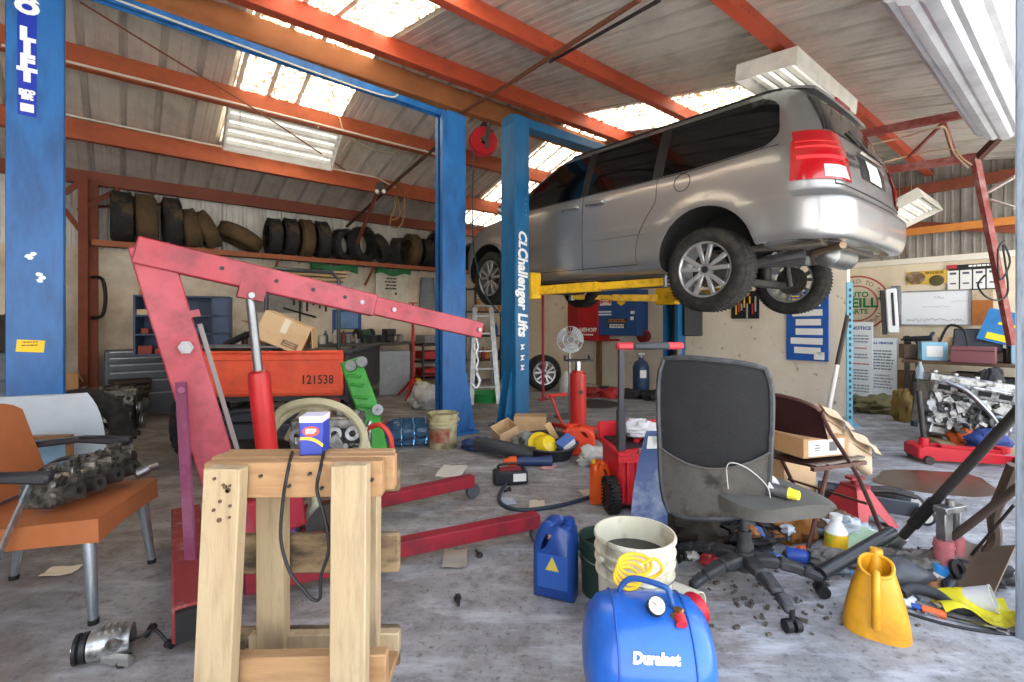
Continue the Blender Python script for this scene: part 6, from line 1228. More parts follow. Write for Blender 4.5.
e, w_, h = board('poster', 'black poster of four white product panels above the whiteboard', 'poster', 947, 264, 1000, 290, plain('1d1c1f', .5))
for k in range(4):
    x = -w_*.375+w_*.25*k; b = B(); b.box((x, -.0115, -.03), (w_*.22, .004, h*.74)); p_ = b.obj('product_panel', PAPER, e); b = B(); b.box((x, -.0145, .06), (w_*.13, .002, .03)); b.box((x, -.0145, -.08), (w_*.12, .002, .02)); b.obj('part_picture', plain('4c5160', .6), p_)
b = B(); b.box((-w_*.4, -.0115, h*.44), (w_*.2, .004, .05)); b.obj('red_logo', plain('b4353c', .5), e); print_lines(e, w_*.14, h*.43, w_*.55, 1, .05, WHITE, -.0125, .5, 3)
e, w_, h = board('sign', 'yellow and brown car shaped sign on the far wall', 'sign', 907, 271, 949, 284, plain('c9a53f', .5)); b = B(); b.ball((-w_*.28, -.012, 0), (w_*.24, .006, h*.5), n=20, m=8); b.obj('car_picture', mat('sign_car', '6e5438', .5, dirt='c9c0a0', scale=14), e); b = B(); b.ball((w_*.22, -.012, -.05), (w_*.18, .006, h*.42), n=20, m=8); b.obj('round_badge', plain('4f4a2c', .5), e); print_lines(e, .08, h*.34, w_*.45, 1, .06, plain('8a6a1c', .5), -.0125, .6, 2)
board('electric_panel', 'flat grey electrical panel left of the whiteboard', 'electric panel', 892, 286, 900, 315, plain('75797e', .5), th=.1, off=.06)
e, w_, h = board('board', 'brown cork board right of the whiteboard', 'board', 972, 300, 993, 325, dirty('a5642f', .8)); 
b = B(); b.box((0, -.0, h*.75), (w_, .01, h*.5)); b.obj('bare_backing', dirty('b9a98f', .8), e)
e, w_, h = board('sign', 'large round cream auto parts sign standing at the wall end', 'sign', 829, 275, 887, 332, plain('d8cdb4', .5), off=.35, th=.002)
for o in list(e.children): bpy.data.objects.remove(o)
rs = h/2*.98
b = B(); b.cyl((0, 0, 0), (0, -.02, 0), rs, n=48); b.obj('disc', plain('d8cdb4', .5), e)
for r_, m_ in ((rs*.96, plain('a4423a', .5)), (rs*.62, plain('b5685c', .5))): b = B(); b.lathe([(r_-.012, .0205), (r_+.012, .0205), (r_+.012, .0225), (r_-.012, .0225)], ax=(0, -1, 0), n=48, closed=True); b.obj('red_ring', m_, e)
GR = plain('1f7a45', .5); text('lettering', "O'REILLY", rs*.46, GR, e, (0, -.0225, .0), (PI/2, 0, 0), bold=.006); text('lettering', 'AUTO', rs*.26, GR, e, (0, -.0225, rs*.3), (PI/2, 0, 0), bold=.003); text('lettering', 'PARTS', rs*.24, GR, e, (0, -.0225, -rs*.3), (PI/2, 0, 0), bold=.003)
def arc_text(body, r, a0, a1, size, m, par, inv=False):
    for i, ch in enumerate(body):
        if ch == ' ': continue
        a = a0+(a1-a0)*i/(len(body)-1); text('lettering', ch, size, m, par, (r*math.sin(a), -.0225, r*math.cos(a)), (PI/2, (a if not inv else a+PI), 0))
arc_text('DEDICATED TO THE', rs*.78, -1.25, 1.25, rs*.2, plain('6b5b4a', .5), e); arc_text('PROFESSIONAL', rs*.78, PI+1.1, PI-1.1, rs*.2, plain('8b3b36', .5), e, True)
# notices stand in front of the far wall
def notice(label, x0, y0, x1, y1, off, lines, head):
    e, w_, h = board('notice_sign', label, 'sign', x0, y0, x1, y1, plain('ccd3d6', .5), off=off, th=.03)
    text('lettering', head, min(.085, w_*1.45/len(head)), plain('2c4a86', .5), e, (0, -.0165, h*.42), (PI/2, 0, 0), bold=.002)
    r0 = h*.42-.11
    for k_, (n_, c_) in enumerate(lines):
        print_lines(e, 0, r0, w_*.8, n_, .042, plain(c_, .6), -.0165, .45, 30+k_); r0 -= n_*.042+.05
    return e, w_, h
e, w_, h = notice('white shop notice with red and blue words beside the blue rail', 850, 322, 873, 400, .75, ((3, '6a7078'), (1, 'b4454a'), (2, '6a7078'), (1, 'b4454a'), (4, '6a7078'), (3, '7a8078')), 'NOTICE')
notice('white board with small print headed by the words all vehicles', 869, 338, 897, 402, .7, ((7, '5d646c'), (5, '7b828a')), 'ALL VEHICLES')
e = thing('tower_heater', 'narrow white tower with a dark slot standing on the white notice boards', 'heater', fw_(893, 335, .62), WR+.3); b = B(); b.at((0, 0, 0), (0, -.05, 0)); b.box((0, 0, .34), (.13, .2, .62), bev=.015); b.obj('housing', plain('d5d8da', .45), e); b = B(); b.at((0, 0, 0), (0, -.05, 0)); b.box((.01, -.102, .36), (.03, .006, .46)); b.box((-.09, 0, .32), (.045, .16, .62)); b.obj('slot', BLACK, e)
e = thing('blue_rail', 'tall light blue perforated steel rail standing at the block wall end', 'rail', fl(850, 426), WR+.4); RLB = dirty('74b4cb', .45, d='3f7088'); b = B(); b.box((0, 0, .83), (.052, .012, 1.66)); b.box((-.026, .03, .83), (.012, .07, 1.66)); b.box((0, .0, .01), (.16, .16, .02)); b.obj('angle', RLB, e)
for k in range(22): b = B(); b.box((0, -.007, .1+.07*k), (.02, .002, .035)); b.obj('slot', plain('1e3a4a', .6), e)
e = thing('broom', 'black and white broom pole leaning at the end of the block wall', 'broom', (0, 0, 0)); b = B(); b.cyl(px(828, 414, 5.35), px(837, 365, 5.45), .025); b.obj('white_end', plain('d5d3cc', .5), e); b = B(); b.cyl(px(837, 365, 5.45), px(851, 300, 5.6), .024); b.obj('pole', dirty('3a3430', .6), e)
# block wall: blue paper rack and tool board
e = thing('notice_rack', 'blue wall rack holding rows of white paper slips', 'notice board', wallr_pt(807, 326, .02), WR); b = B(); b.box((0, 0, 0), (.50, .03, .92)); b.obj('rack_back', dirty('1f58a8', .45, d='16417d'), e)
rr = random.Random(3)
for k in range(6):
    z = .33-.125*k; wd = .3+.1*rr.random(); b = B(); b.box((-.03+.06*rr.random(), -.02, z-.03), (wd, .006, .085), rot=(0, .04*(rr.random()-.5), 0)); b.obj('paper_slip', PAPER, e)
for z in (.40, .36): b = B(); b.box((-.03, -.02, z), (.3, .004, .02)); b.obj('yellow_strip', plain('d8b62f', .5), e)
b = B(); b.box((.15, -.02, -.39), (.12, .006, .1)); b.obj('white_tag', PAPER, e)
e = thing('tool_board', 'black wall board of small hand tools behind the minivan wheel', 'tool board', wallr_pt(745, 305, .02), WR); b = B(); b.box((0, 0, 0), (.40, .02, .40)); b.obj('backing', plain('1a1a1c', .6), e)
for k in range(9): x = -.16+.04*k; h_ = .1+.06*(k % 3); b = B(); b.bar((x, -.025, .12-.1*(k % 2)), (x, -.025, .12-.1*(k % 2)-h_), .02, .018, bev=.003); b.obj('hand_tool', plain(['9da0a3', 'd9a922', 'b4352c', '9da0a3', 'e0b52a'][k % 5], .4), e)
b = B(); b.ball((.02, -.04, .17), (.07, .04, .05)); b.obj('cap_hook', plain('cf6a33', .5), e)
# ---------------- right bay: engine, red jack, junk ----------------
e = engine('engine', 'bare aluminium engine block on timber in the right bay', fl(957, 447)+V((.08, .1, .05)), math.radians(-24), .74, .5, .62, GALU, dirty('9a9b9b', .34, .8, d='2f2d2b', scale=15, amt=.85, lo=.45, hi=.64), 14, n=46, tilt=-.12); e.rotation_euler.y = .16
b = B(); b.at((0, -.215, .47), (.35, 0, 0)); b.box((0, 0, 0), (.62, .03, .11), bev=.008); fl_ = b.obj('port_flange', GALU2, e)
for k in range(4): b = B(); b.at((-.225+.15*k, -.232, .47), (.35, 0, 0)); b.box((0, 0, 0), (.095, .012, .05), bev=.005); b.obj('port_opening', plain('121213', .8), fl_)
for x_, z_, r_ in ((-.2, .28, .055), (.02, .3, .045), (.2, .22, .07), (-.05, .12, .06)): b = B(); b.lathe([(r_*.5, 0), (r_, 0), (r_, .06), (r_*.75, .07), (r_*.5, .05)], o=(x_, -.19, z_), ax=(0, -1, .1), n=22, closed=True); b.obj('round_housing', GALU, e)
for o, zz_ in ((V((-.2, -.05, .03)), 0), (V((.25, -.12, .03)), 0)): b = B(); b.box((0, 0, 0), (.12, .5, .06), bev=.004); b.one('timber_block', mat('block_wood', 'a98f6c', .8, dirt='6e573c', scale=5), 'timber block under the aluminium engine, ' + ('left one' if o.x < 0 else 'right one'), 'timber', fl(957, 447)+o+V((.08, .1, 0)), (0, 0, -.4))
e = thing('water_bottle', 'small clear water bottle on top of the aluminium engine', 'bottle', fl(957, 447)+V((-.17, .22, .63))); b = B(); b.lathe([(0, 0), (.032, 0), (.034, .1), (.014, .15), (.014, .17), (0, .17)], n=16); b.obj('bottle_wall', mat('clear_plastic', 'c6dbe8', .1, trans=.7), e)
fj = thing('floor_jack', 'red trolley jack in front of the aluminium engine', 'floor jack', fl(912, 460), math.radians(-12))
b = B()
for s in (-1, 1): b.bar((.02, s*.1, .09), (.72, s*.09, .06), .02, .12, w2=.02, h2=.07, bev=.004)
b.box((.06, 0, .09), (.14, .22, .1), bev=.01); b.obj('side_frame', RT, fj)
b = B(); b.bar((.2, 0, .12), (.66, 0, .10), .07, .05); b.cyl((.66, 0, .1), (.66, 0, .15), .05); b.obj('lift_arm', RT, fj)
b = B(); b.cyl((.08, 0, .1), (.09, 0, .2), .035, n=14); b.obj('handle_socket', RT, fj); b = B(); b.cyl((.09, 0, .18), (.06, .02, .60), .02, n=12); b.obj('handle', IRON, fj)
for x, r in ((.06, .035), (.70, .05)):
    for s in (-1, 1): b = B(); b.cyl((x, s*.11, r), (x, s*.14, r), r, n=18); b.obj('wheel', IRON, fj)
JK = [('cardboard_box', 'tall brown carton by the notices in the right bay', 'box'), ]
carton('cardboard_box', 'tall brown carton between the notices and the aluminium engine', fl(912, 408)+V((0, .15, 0)), WR, (.4, .35, .5), dirty('96714a', .85), ((0, 1, .3),))
heap('rag', 'olive rag heap on the floor in front of the white notices', 'rag', fl(890, 415)+V((0, .15, 0)), dirty('5d5638', .9, d='3a3624'), (.4, .2, .13), 61, .35)
heap('rag', 'dark yellow rope coil left of the aluminium engine', 'rope', fl(922, 425)+V((-.05, .2, 0)), dirty('6f5a28', .9), (.13, .11, .22), 62, .3)
e = thing('jack_pump', 'dark grey plastic vacuum pipe standing left of the aluminium engine', 'pipe', fl(914, 428)); b = B(); b.tube([(0, 0, .02), (.02, 0, .2), (.08, .05, .4), (.12, .1, .5)], .035, k=4); b.obj('pipe_wall', plain('3a3f4a', .5), e)
e = thing('potted_plant', 'small grey green plant pot in front of the white notices', 'plant', fl(866, 411)); b = B(); b.lathe([(0, 0), (.07, 0), (.09, .14), (.08, .14), (0, .13)], n=18); b.obj('pot', plain('a9b3bd', .5), e)
rr = random.Random(9)
for k in range(9): a = rr.random()*6.3; b = B(); b.grid(lambda u, v: V(((.02+.2*u)*math.cos(a)+(v-.5)*.06*math.sin(PI*u)*math.sin(a), (.02+.2*u)*math.sin(a)-(v-.5)*.06*math.sin(PI*u)*math.cos(a), .13+.18*u-.1*u*u+.05*rr.random()*0)), 5, 3, thick=.002); b.obj('leaf', plain('66736a', .6), e)
tb = thing('work_table', 'low table of junk behind the aluminium engine', 'table', fl(975, 425)+V((.50, .55, 0)), WR); b = B(); b.box((0, 0, .68), (1.3, .7, .04)); b.obj('table_top', dirty('5a4636', .8), tb)
for sx in (-1, 1):
    for sy in (-1, 1): b = B(); b.box((sx*.6, sy*.3, .33), (.05, .05, .66)); b.obj('leg', IRON, tb)
TT = tb.location.copy(); RT3 = M.Rotation(WR, 3, 'Z')
def ont(x, y, z=.70): return TT+RT3 @ V((x, y, 0))+V((0, 0, z))
e = thing('monitor', 'black flat screen lying against the junk behind the aluminium engine', 'monitor', ont(.05, -.1, .82), (-.35, 0, WR)); b = B(); b.box((0, 0, .16), (.46, .04, .3), bev=.01); b.obj('case', plain('2a2b2f', .4), e); b = B(); b.box((0, -.022, .16), (.42, .004, .25)); b.obj('screen', plain('4a4e57', .15), e); b = B(); b.box((0, .05, -.01), (.2, .14, .02)); b.box((0, .04, .06), (.05, .03, .16)); b.obj('stand', BLACK, e)
e = thing('box', 'maroon flat case on the junk table behind the aluminium engine', 'case', ont(.05, -.34), WR); b = B(); b.box((0, 0, .1), (.4, .14, .2), bev=.006); b.obj('case_body', plain('7a4a50', .5), e); b = B(); b.box((0, -.072, .15), (.39, .003, .008)); b.obj('lid_seam', BLACK, e)
e = thing('product_box', 'light blue carton at the left end of the junk table', 'box', ont(-.36, -.2), WR+.4); b = B(); b.box((0, 0, .12), (.26, .2, .24), bev=.004); b.obj('carton', plain('7fb0c9', .5), e); b = B(); b.box((0, -.102, .12), (.16, .003, .14)); b.obj('label', PAPER, e)
e = thing('power_drill', 'black cordless drill lying on the light blue carton', 'drill', ont(-.44, -.22, .97), WR); b = B(); b.cyl((-.16, 0, 0), (.08, 0, .02), .035); b.cyl((-.24, 0, -.01), (-.16, 0, 0), .015); b.obj('drill_body', BLACK, e); b = B(); b.bar((.04, 0, 0), (.08, 0, -.14), .05, .035, bev=.008) if 0 else b.bar((.04, 0, 0), (.10, .0, .10), .05, .035, bev=.008); b.obj('grip', plain('2c3440', .5), e)
carton('cardboard_box', 'torn flat carton poking up behind the black flat screen', ont(-.1, .15), WR+.2, (.5, .25, .3), CARD2, ((0, 1, .8), (-1, 0, .6)))
e = thing('plastic_crate', 'pale blue crate at the right end of the junk table', 'crate', ont(.52, -.1), WR); b = B(); b.box((0, 0, .01), (.3, .3, .02)); [b.box((s*.15, 0, .12), (.012, .3, .22)) for s in (-1, 1)]; [b.box((0, s*.15, .12), (.3, .012, .22)) for s in (-1, 1)]; b.obj('crate_wall', plain('8fb3c6', .5), e)
e = thing('display_card', 'blue and yellow printed display card at the right edge of the bay', 'poster', ont(.3, -.12, .96), (-.1, .3, WR)); b = B(); b.box((0, 0, .16), (.5, .015, .4)); b.obj('card', mat('card_blue', '2a78b5', .5, dirt='184a80', scale=6), e); b = B(); b.box((.02, -.009, .03), (.4, .003, .08)); b.box((.03, -.009, .2), (.3, .003, .03)); b.obj('yellow_band', plain('e6d62a', .5), e)
for k, (x, c, h, lb) in enumerate(((-.4, '2a2624', .5, 'dark carton at the left under the junk table'), (.0, '3a2e26', .56, 'brown black carton under the middle of the junk table'), (.38, '1f2024', .52, 'black tub at the right under the junk table'))):
    carton('cardboard_box', lb, ont(x, -.1, 0), WR+.1*k-.1, (.28, .34, h), dirty(c, .8), ((0, 1, 1.3),) if k < 2 else ())
rr = random.Random(21)
for k in range(12):
    x = -.65+.11*k; e = thing('junk_part', 'dark scrap machine part heaped on the junk table', 'scrap part', ont(x, .05+.2*rr.random()-.1, .70), WR+rr.random()*3, 'scrap on the junk table'); b = B(); s = .06+.06*rr.random(); b.box((0, 0, s), (2*s, 1.5*s, 2*s), rot=(0, 0, 0), bev=.01); b.obj('casting', dirty(rr.choice(['2b2b2e', '4a4440', '3c3a40', '6a5a4c']), .5), e); b = B(); b.cyl((0, 0, s*2), (s*.5, 0, s*3), s*.4); b.obj('stub', IRON, e)
for k, (x, y, c, lb) in enumerate(((1003, 440, '24262b', 'black bin at the right edge beside the aluminium engine'), (985, 455, 'c2591f', 'orange cloth at the end of the red trolley jack'), (1000, 458, '2b3f7c', 'blue cloth right of the orange cloth'))):
    heap('rag' if k else 'bag', lb, 'rag' if k else 'bag', fl(x, y)+V((.1, .25, 0)), dirty(c, .8), (.18, .15, .42 if not k else .12), 70+k, .2)
rod('black cable looping over the junk behind the aluminium engine', [ont(-.3, -.2, .9), ont(-.2, -.2, 1.15), ont(-.05, -.25, 1.1), ont(0, -.3, .9)], .016, BLACK, 'cable', 'cable', 5)
# ---------------- debris on the right foreground ----------------
js = thing('jack_stand', 'red steel jack stand behind the folding chair', 'jack stand', fl(855, 520), math.radians(15))
b = B()
L0 = .15
for k in range(4):
    c, s_ = math.cos(k*PI/2), math.sin(k*PI/2)
    def F(x, z, o=0):
        hw = L0-(L0-.05)*z/.24; return V((c*(hw-o)-s_*x*hw, s_*(hw-o)+c*x*hw, z))
    P = [(-1, 0), (-.62, 0), (-.42, .06), (-.3, .085), (.3, .085), (.42, .06), (.62, 0), (1, 0), (1, .24), (-1, .24)]
    A_ = [b._v(F(x, z)) for x, z in P]; C_ = [b._v(F(x, z, .006)) for x, z in P]; b._f(A_); b._f(C_[::-1]); b.skin(A_, C_)
b.obj('pyramid_base', dirty('b3323a', .45, d='6b1d22'), js)
b = B(); b.box((0, 0, .245), (.11, .11, .02)); b.cyl((0, 0, .15), (0, 0, .29), .022); b.box((0, 0, .30), (.1, .05, .02)); b.obj('ratchet_post', dirty('8d2a30', .5), js)
dj = thing('trolley_jack', 'low dark trolley jack with white rimmed wheels near the oil stain', 'floor jack', fl(915, 517), math.radians(152))
b = B()
for s in (-1, 1): b.bar((0, s*.09, .07), (.5, s*.08, .08), .015, .09, bev=.004)
b.box((.45, 0, .08), (.1, .2, .06), bev=.01); b.obj('side_frame', dirty('3f454e', .5), dj)
b = B(); b.bar((.1, 0, .11), (.42, 0, .09), .06, .04); b.tube([(.0, -.03, .13), (.12, -.03, .15), (.3, -.03, .12)], .014); b.tube([(.0, .03, .13), (.12, .03, .15), (.3, .03, .12)], .014); b.obj('lift_arm', IRON, dj)
for s in (-1, 1):
    b = B(); b.lathe([(.012, -.02), (.045, -.02), (.052, -.015), (.052, .015), (.045, .02), (.012, .02)], o=(-.02, s*.12, .052), ax=(0, 1, 0), n=22, closed=True); wh_ = b.obj('wheel', plain('222326', .6), dj); b = B(); b.cyl((-.02, s*.095, .052), (-.02, s*.1425, .052), .034, n=18); b.obj('wheel_hub', plain('bdbbb6', .5), wh_)
# oil stain
b = B(); rr = random.Random(2); P = []
for k in range(40): a = 2*PI*k/40; P.append((.42*math.cos(a)*(1+.12*math.sin(3*a)+.06*rr.random()), .28*math.sin(a)*(1+.1*math.sin(4*a+1)+.06*rr.random())))
b.ext(P, .002); b.one('oil_stain', mat('stain_brown', '4d3a2c', .25, dirt='6b5240', scale=5, amt=.6), 'dark brown oil stain on the concrete before the red trolley jack', 'stain', fl(935, 482)+V((0, 0, .0005)), (0, 0, .2), kind='stuff')
# bars
def bar2(name, label, cat, a, c, r, m, extra=None):
    e = thing(name, label, cat, a); b = B(); b.cyl((0, 0, 0), V(c)-V(a), r, n=14); b.obj('shaft', m, e); return e
a = px(899, 540, 2.45); c = px(1030, 398, 1.98); e = bar2('jack_lever', 'long black jack handle with a bare silver sleeve leaning at the right', 'handle', a, c, .021, plain('2c2a29', .5))  # this bar is the handle of a jack
d = (V(c)-V(a)).normalized(); b = B(); b.cyl(-d*.16, d*.03, .028, n=14); b.obj('sleeve', dirty('a9a8a4', .4, .5), e); b = B(); b.cyl(d*.12, d*.3, .027, n=14); b.obj('rubber_grip', plain('1a1a1b', .6), e)
bar2('steel_bar', 'rusty dark bar crossing behind the door jamb at knee height', 'bar', px(928, 556, 2.32), px(1030, 478, 2.0), .017, dirty('4a3d37', .6))
bar2('black_tube', 'thick black plastic tube lying on the junk left of the yellow pitcher', 'tube', px(820, 574, 2.15), px(892, 532, 2.4), .03, plain('23262a', .4))
bar2('steel_pipe', 'dark grey pipe under the folding chair among the litter', 'pipe', px(740, 506, 2.6)-V((0,0,.1)), px(870, 536, 2.65), .024, plain('43474d', .5))
bar2('shovel_rod', 'thin straight rod beside the brown shovel blade', 'rod', px(962, 566, 2.25), px(1014, 505, 2.05), .006, IRON)
# shovel
sv = thing('shovel', 'worn brown shovel blade lying against the door jamb', 'shovel', fl(985, 600))
so = sv.location.copy(); K = [px(928, 590, 2.14)-so, px(984, 612, 1.96)-so, px(962, 541, 2.28)-so, px(1014, 547, 2.14)-so]
b = B(); b.grid(lambda u, v: (K[0]*(1-u)+K[1]*u)*(1-v)+(K[2]*(1-u)+K[3]*u)*v+V((0, -.03, .03))*(abs(2*u-1)**2-.6), 10, 8, thick=.005); b.obj('blade', dirty('6a5b4c', .5, .3, d='3a3029', scale=6), sv)
b = B(); b.tube([px(985, 556, 2.2)-so, px(995, 540, 2.2)-so, px(994, 515, 2.18)-so, px(1004, 490, 2.12)-so, px(1014, 465, 2.08)-so], .024, k=5); b.obj('socket_pipe', dirty('4a3c32', .5), sv)
# bottle jack
bj = thing('bottle_jack', 'silver and pink frame press jack standing in the litter', 'jack', fl(962, 588)+V((.0, .06, 0)), .3)
b = B(); b.box((0, 0, .41), (.17, .07, .035), bev=.004); b.cyl((0, 0, .42), (0, 0, .46), .02); b.obj('head_plate', STEEL, bj)
b = B(); b.box((-.05, 0, .32), (.055, .05, .16), bev=.004); b.cyl((.06, 0, .22), (.06, 0, .40), .02, n=14); b.obj('ram_post', STEEL, bj)
b = B(); b.cyl((-.05, 0, .0), (-.05, 0, .24), .045, n=18); b.cyl((.06, 0, .12), (.06, 0, .24), .035, n=18); b.cyl((-.05, 0, .2), (-.05, 0, .215), .05, n=18); b.box((0, 0, .02), (.2, .14, .04), bev=.006); b.obj('jack_body', dirty('b56a70', .45, d='6d2f34', scale=9), bj)
b = B(); b.lathe([(.025, -.01), (.05, -.01), (.05, .01), (.025, .01)], o=(-.06, -.07, .11), ax=(0, -1, .4), n=20, closed=True); b.obj('ring', BLACK, bj)
bj.scale = (.82,)*3; js.scale = (1, 1, .86)
# containers and litter
def bottle(name, label, cat, loc, rot, r, h, m, capm=None, lab=None, neck=.3):
    e = thing(name, label, cat, loc, rot); b = B(); b.lathe([(0, 0), (r*.95, 0), (r, .006), (r, h*.66), (r*neck, h*.84), (r*neck, h*.92), (0, h*.92)], n=20); b.obj('bottle_body', m, e)
    if capm: b = B(); b.cyl((0, 0, h*.9), (0, 0, h), r*neck*1.25, n=14); b.obj('cap', capm, e)
    if lab: b = B(); b.lathe([(r*1.01, h*.1), (r*1.015, h*.12), (r*1.015, h*.6), (r*1.01, h*.62)], n=24, cap=False); b.obj('label', lab, e)
    return e
bottle('detergent_bottle', 'white bottle with a yellow label standing in front of the jack stand', 'bottle', fl(836, 561), 0, .05, .235, plain('cfd4d6', .35), plain('c9c9c6', .4), mat('label_yellow', 'e0b01e', .5, dirt='7da83a', scale=14, amt=.8, lo=.5, hi=.6), .45)
bottle('canister', 'small blue canister lying by the chair caster', 'canister', fl(786, 560)+V((0, 0, .03)), (PI/2, 0, 1.2), .034, .13, plain('26499c', .35), plain('4b5f7c', .4))
bottle('water_bottle', 'crushed clear water bottle left of the yellow labelled bottle', 'bottle', fl(818, 566)+V((0, 0, .03)), (PI/2, 0, .6), .03, .16, MATS['clear_plastic'], plain('4a7fc0', .4))
bottle('spray_can', 'black spray can lying under the brown shovel blade', 'spray can', fl(965, 590)+V((0, .05, .03)), (PI/2, 0, -.9), .03, .19, plain('26282b', .35), STEEL)
bottle('paint_tin', 'small blue and white tin leaning on the litter before the press jack', 'tin', fl(941, 590)+V((0, .05, 0)), (.2, .3, 0), .035, .11, plain('2f7fc4', .4), None, PAPER, 1)
e = thing('plastic_cup', 'white translucent plastic tub tipped over by the yellow bag', 'tub', px(976, 598, 1.98), (1.2, .5, .6)); b = B(); b.lathe([(0, -.04), (.036, -.04), (.05, .05), (.053, .05), (.053, .056), (.047, .056), (.034, -.034), (0, -.034)], n=26, cap=False); b.obj('tub_wall', plain('c9cdd0', .35), e)
e = thing('yellow_bag', 'crumpled yellow plastic packet beside the door jamb', 'bag', fl(985, 622)+V((0, .04, .0)), -.3); b = B(); b.grid(lambda u, v: V(((u-.5)*.26, (v-.5)*.14, .03+.035*math.sin(7*u+2*v)*math.sin(5*v+1)+.03*v)), 14, 10, thick=.003); b.obj('packet', mat('packet_yellow', 'd3c92c', .35, dirt='5a4a2c', scale=9, amt=.7, lo=.55, hi=.7), e)
e = thing('wrench', 'chrome combination wrench lying on the concrete by the yellow packet', 'wrench', fl(965, 624)+V((0, 0, .01)), -.55); b = B(); b.bar((-.11, 0, 0), (.09, 0, 0), .014, .008); b.lathe([(.01, -.007), (.02, -.007), (.02, .007), (.01, .007)], o=(-.13, 0, 0), n=16, closed=True); b.box((.105, .012, 0), (.035, .01, .01)); b.box((.105, -.012, 0), (.035, .01, .01)); b.obj('wrench_bar', CHROME, e)
e = thing('screwdriver', 'blue and orange handled screwdriver lying near the yellow pitcher', 'screwdriver', fl(922, 612)+V((0, 0, .015)), -.7); b = B(); b.cyl((-.1, 0, 0), (0, 0, 0), .012); b.obj('blue_shaft', plain('2b4aa0', .4), e); b = B(); b.cyl((0, 0, 0), (.075, 0, 0), .016, n=8); b.obj('grip', plain('d0622c', .45), e)
e = thing('radiator_hose', 'black moulded radiator hose lying left of the chrome wrench', 'hose', fl(935, 610)+V((0, .02, .03)), .4); b = B(); b.tube([(-.1, .06, .02), (-.03, .05, .03), (.03, 0, .02), (.03, -.06, .0), (.08, -.1, -.01)], .026, n=10, k=5, r2=.02); b.obj('hose_tube', plain('26282c', .6), e)
e = thing('trim_strip', 'long black curved trim strip on the concrete at the door jamb', 'trim strip', fl(985, 632)+V((0, 0, .006))); b = B(); b.tube([(-.22, .12, 0), (-.1, .03, 0), (.06, -.02, 0), (.25, -.02, 0)], .006, k=6); b.obj('strip', BLACK, e)
heap('bowl_cover', 'dark grey shell cover lying right of the yellow pitcher', 'cover', fl(912, 592)+V((0, .06, 0)), plain('47494e', .4), (.14, .09, .07), 81, .08, .3)
carton('cardboard_box', 'green and white flat carton under the black tube', fl(878, 566)+V((0, .1, .03)), (.1, -.3, .5), (.22, .12, .05), mat('green_carton', 'a9bfa0', .6, dirt='4d9a3a', scale=6, amt=.9), open_=False)
rr = random.Random(44)
LB = [('plastic_bag', 'black crumpled bin bag under the mesh chair back', 'bag', 712, 545, '1b1b1e', (.17, .13, .17), .3, .3), ('plastic_bag', 'shiny silver crumpled wrap behind the chair gas lift', 'bag', 722, 528, '9aa3ad', (.14, .1, .1), .35, .2), ('plastic_bag', 'grey crumpled plastic bag below the office chair seat', 'bag', 772, 538, '8d9399', (.12, .1, .14), .35, .35), ('rag', 'orange brown crumpled sack between the folding chair legs', 'sack', 800, 548, '8c5a22', (.14, .1, .12), .3, .8),
 ('rag', 'dark oily rag heap behind the dirty bucket', 'rag', 700, 560, '2a231c', (.16, .12, .12), .3, .9), ('plastic_bag', 'white crumpled film right of the yellow labelled bottle', 'bag', 862, 552, 'c3c9cf', (.11, .09, .08), .35, .3), ('rag', 'black rubber scrap heap in front of the press jack', 'scrap', 915, 575, '232325', (.11, .08, .05), .35, .6), ('rag', 'grey cloth scrap at the feet of the folding chair', 'rag', 845, 575, '6d6a66', (.12, .08, .05), .3, .9),
 ('rag', 'dark litter heap under the rear of the folding chair', 'litter', 760, 555, '2e2d2f', (.16, .11, .07), .4, .8), ('rag', 'brown card scrap heap behind the folding chair feet', 'litter', 830, 540, '6d5440', (.15, .1, .08), .4, .9), ('rag', 'charcoal scrap heap beside the brown shovel blade', 'litter', 1000, 592, '2b2a2b', (.12, .09, .07), .4, .7), ('rag', 'dull metal scrap heap under the rusty dark bar', 'scrap', 930, 590, '55504c', (.15, .1, .07), .4, .5)]
for k, (nm, lb, ct, x, y, c, r_, j, ro) in enumerate(LB): heap(nm, lb, ct, fl(x, y)+V((0, r_[1], 0)), dirty(c, ro, d='1c1a18' if k != 3 else '4d2f12', scale=16), r_, 90+k, j)
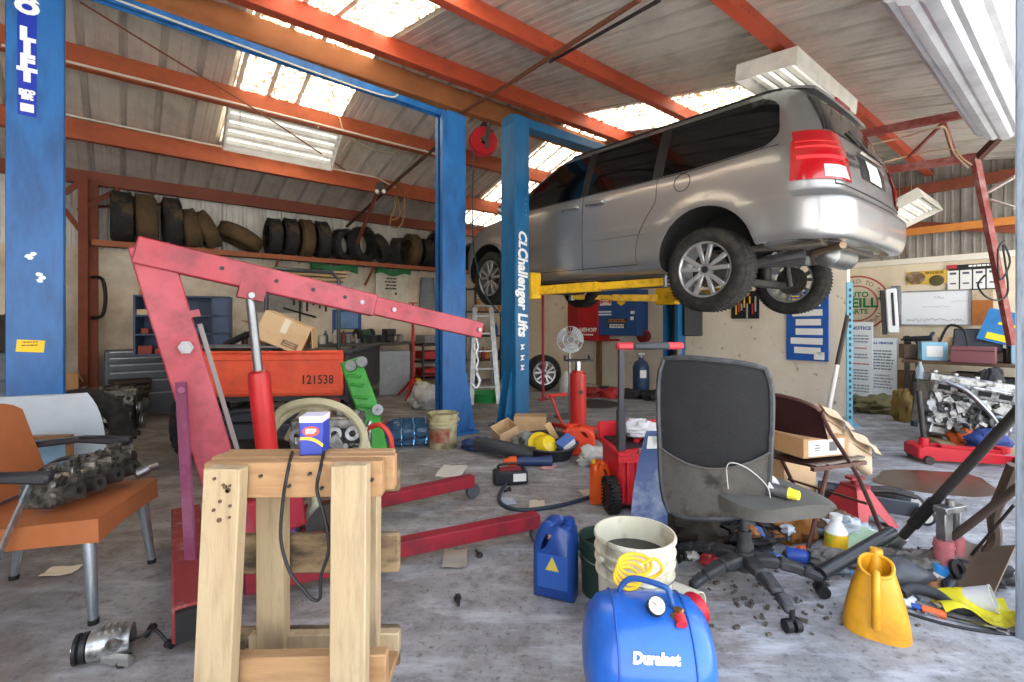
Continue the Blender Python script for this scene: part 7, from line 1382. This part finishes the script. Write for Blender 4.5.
for k, (x, y, c, lb) in enumerate(((700, 534, 'b02438', 'small red cap'), (747, 541, 'b08a66', 'tan ball shaped cup'), (752, 551, 'd8737d', 'pink bottle lid'), (762, 545, '7a5a42', 'brown round cap'), (775, 546, '2c4fae', 'blue lid'), (803, 560, 'c9592a', 'orange cap'), (712, 556, 'c0343c', 'red knob'), (915, 570, '3f8fd0', 'light blue lid'), (940, 608, 'd8d4c8', 'cream cap'))):
    e = thing('plastic_stopper', lb + ' lying in the litter ' + ('by the chair gas lift', 'under the seat edge', 'right of the gas lift', 'beside the pink lid', 'behind the blue canister', 'under the folding chair', 'on the oily rags', 'right of the yellow pitcher', 'near the radiator hose')[k], 'cap', fl(x, y)+V((0, .03, .03 if k != 8 else 0)), (rr.random(), rr.random(), 0)); b = B(); b.lathe([(0, 0), (.026, 0), (.028, .004), (.028, .03), (.02, .038), (0, .04)], n=16); b.obj('cap_shell', plain(c, .4), e)
rr = random.Random(61)
for k in range(70):
    if k < 48: x, y = rr.uniform(692, 872), rr.uniform(532, 572)
    else: x, y = rr.uniform(905, 1004), rr.uniform(560, 612)
    c = rr.choice(['c3cad2', 'aab4c0', 'd8d6d0', '8f979f', '4b6fb0', '8a5a30', '2b2b30', 'b53a3a', 'cfae5a', '5d6a78', '3a3a40', '7d6a55']); z = rr.choice([0, .03, .06, .09]) if y < 560 else 0; s_ = rr.uniform(.02, .045)
    heap('wrapper', 'small crumpled wrapper lying in the litter on the right', 'wrapper', fl(x, y)+V((0, .06, z)), plain(c, .4), (s_*1.4, s_, s_*.7), 200+k, .5, rr.random()*3, 16, 9)['group'] = 'small wrappers in the litter'
# small countless grit between the larger litter
b = B(); rr = random.Random(77)
for k in range(420):
    x = rr.uniform(680, 1000); y = rr.uniform(548, 640) if x > 690 else 560
    if rr.random() > (1-(y-548)/100): continue
    s = rr.uniform(.004, .016); p = fl(x, y); b.box((p.x, p.y, s*.4), (s*2, s, s*.8), rot=(0, 0, rr.random()*3))
b.one('grit', dirty('4a443e', .8, d='a39a8c', scale=30), 'loose grit and metal crumbs around the litter on the concrete', 'grit', kind='stuff')
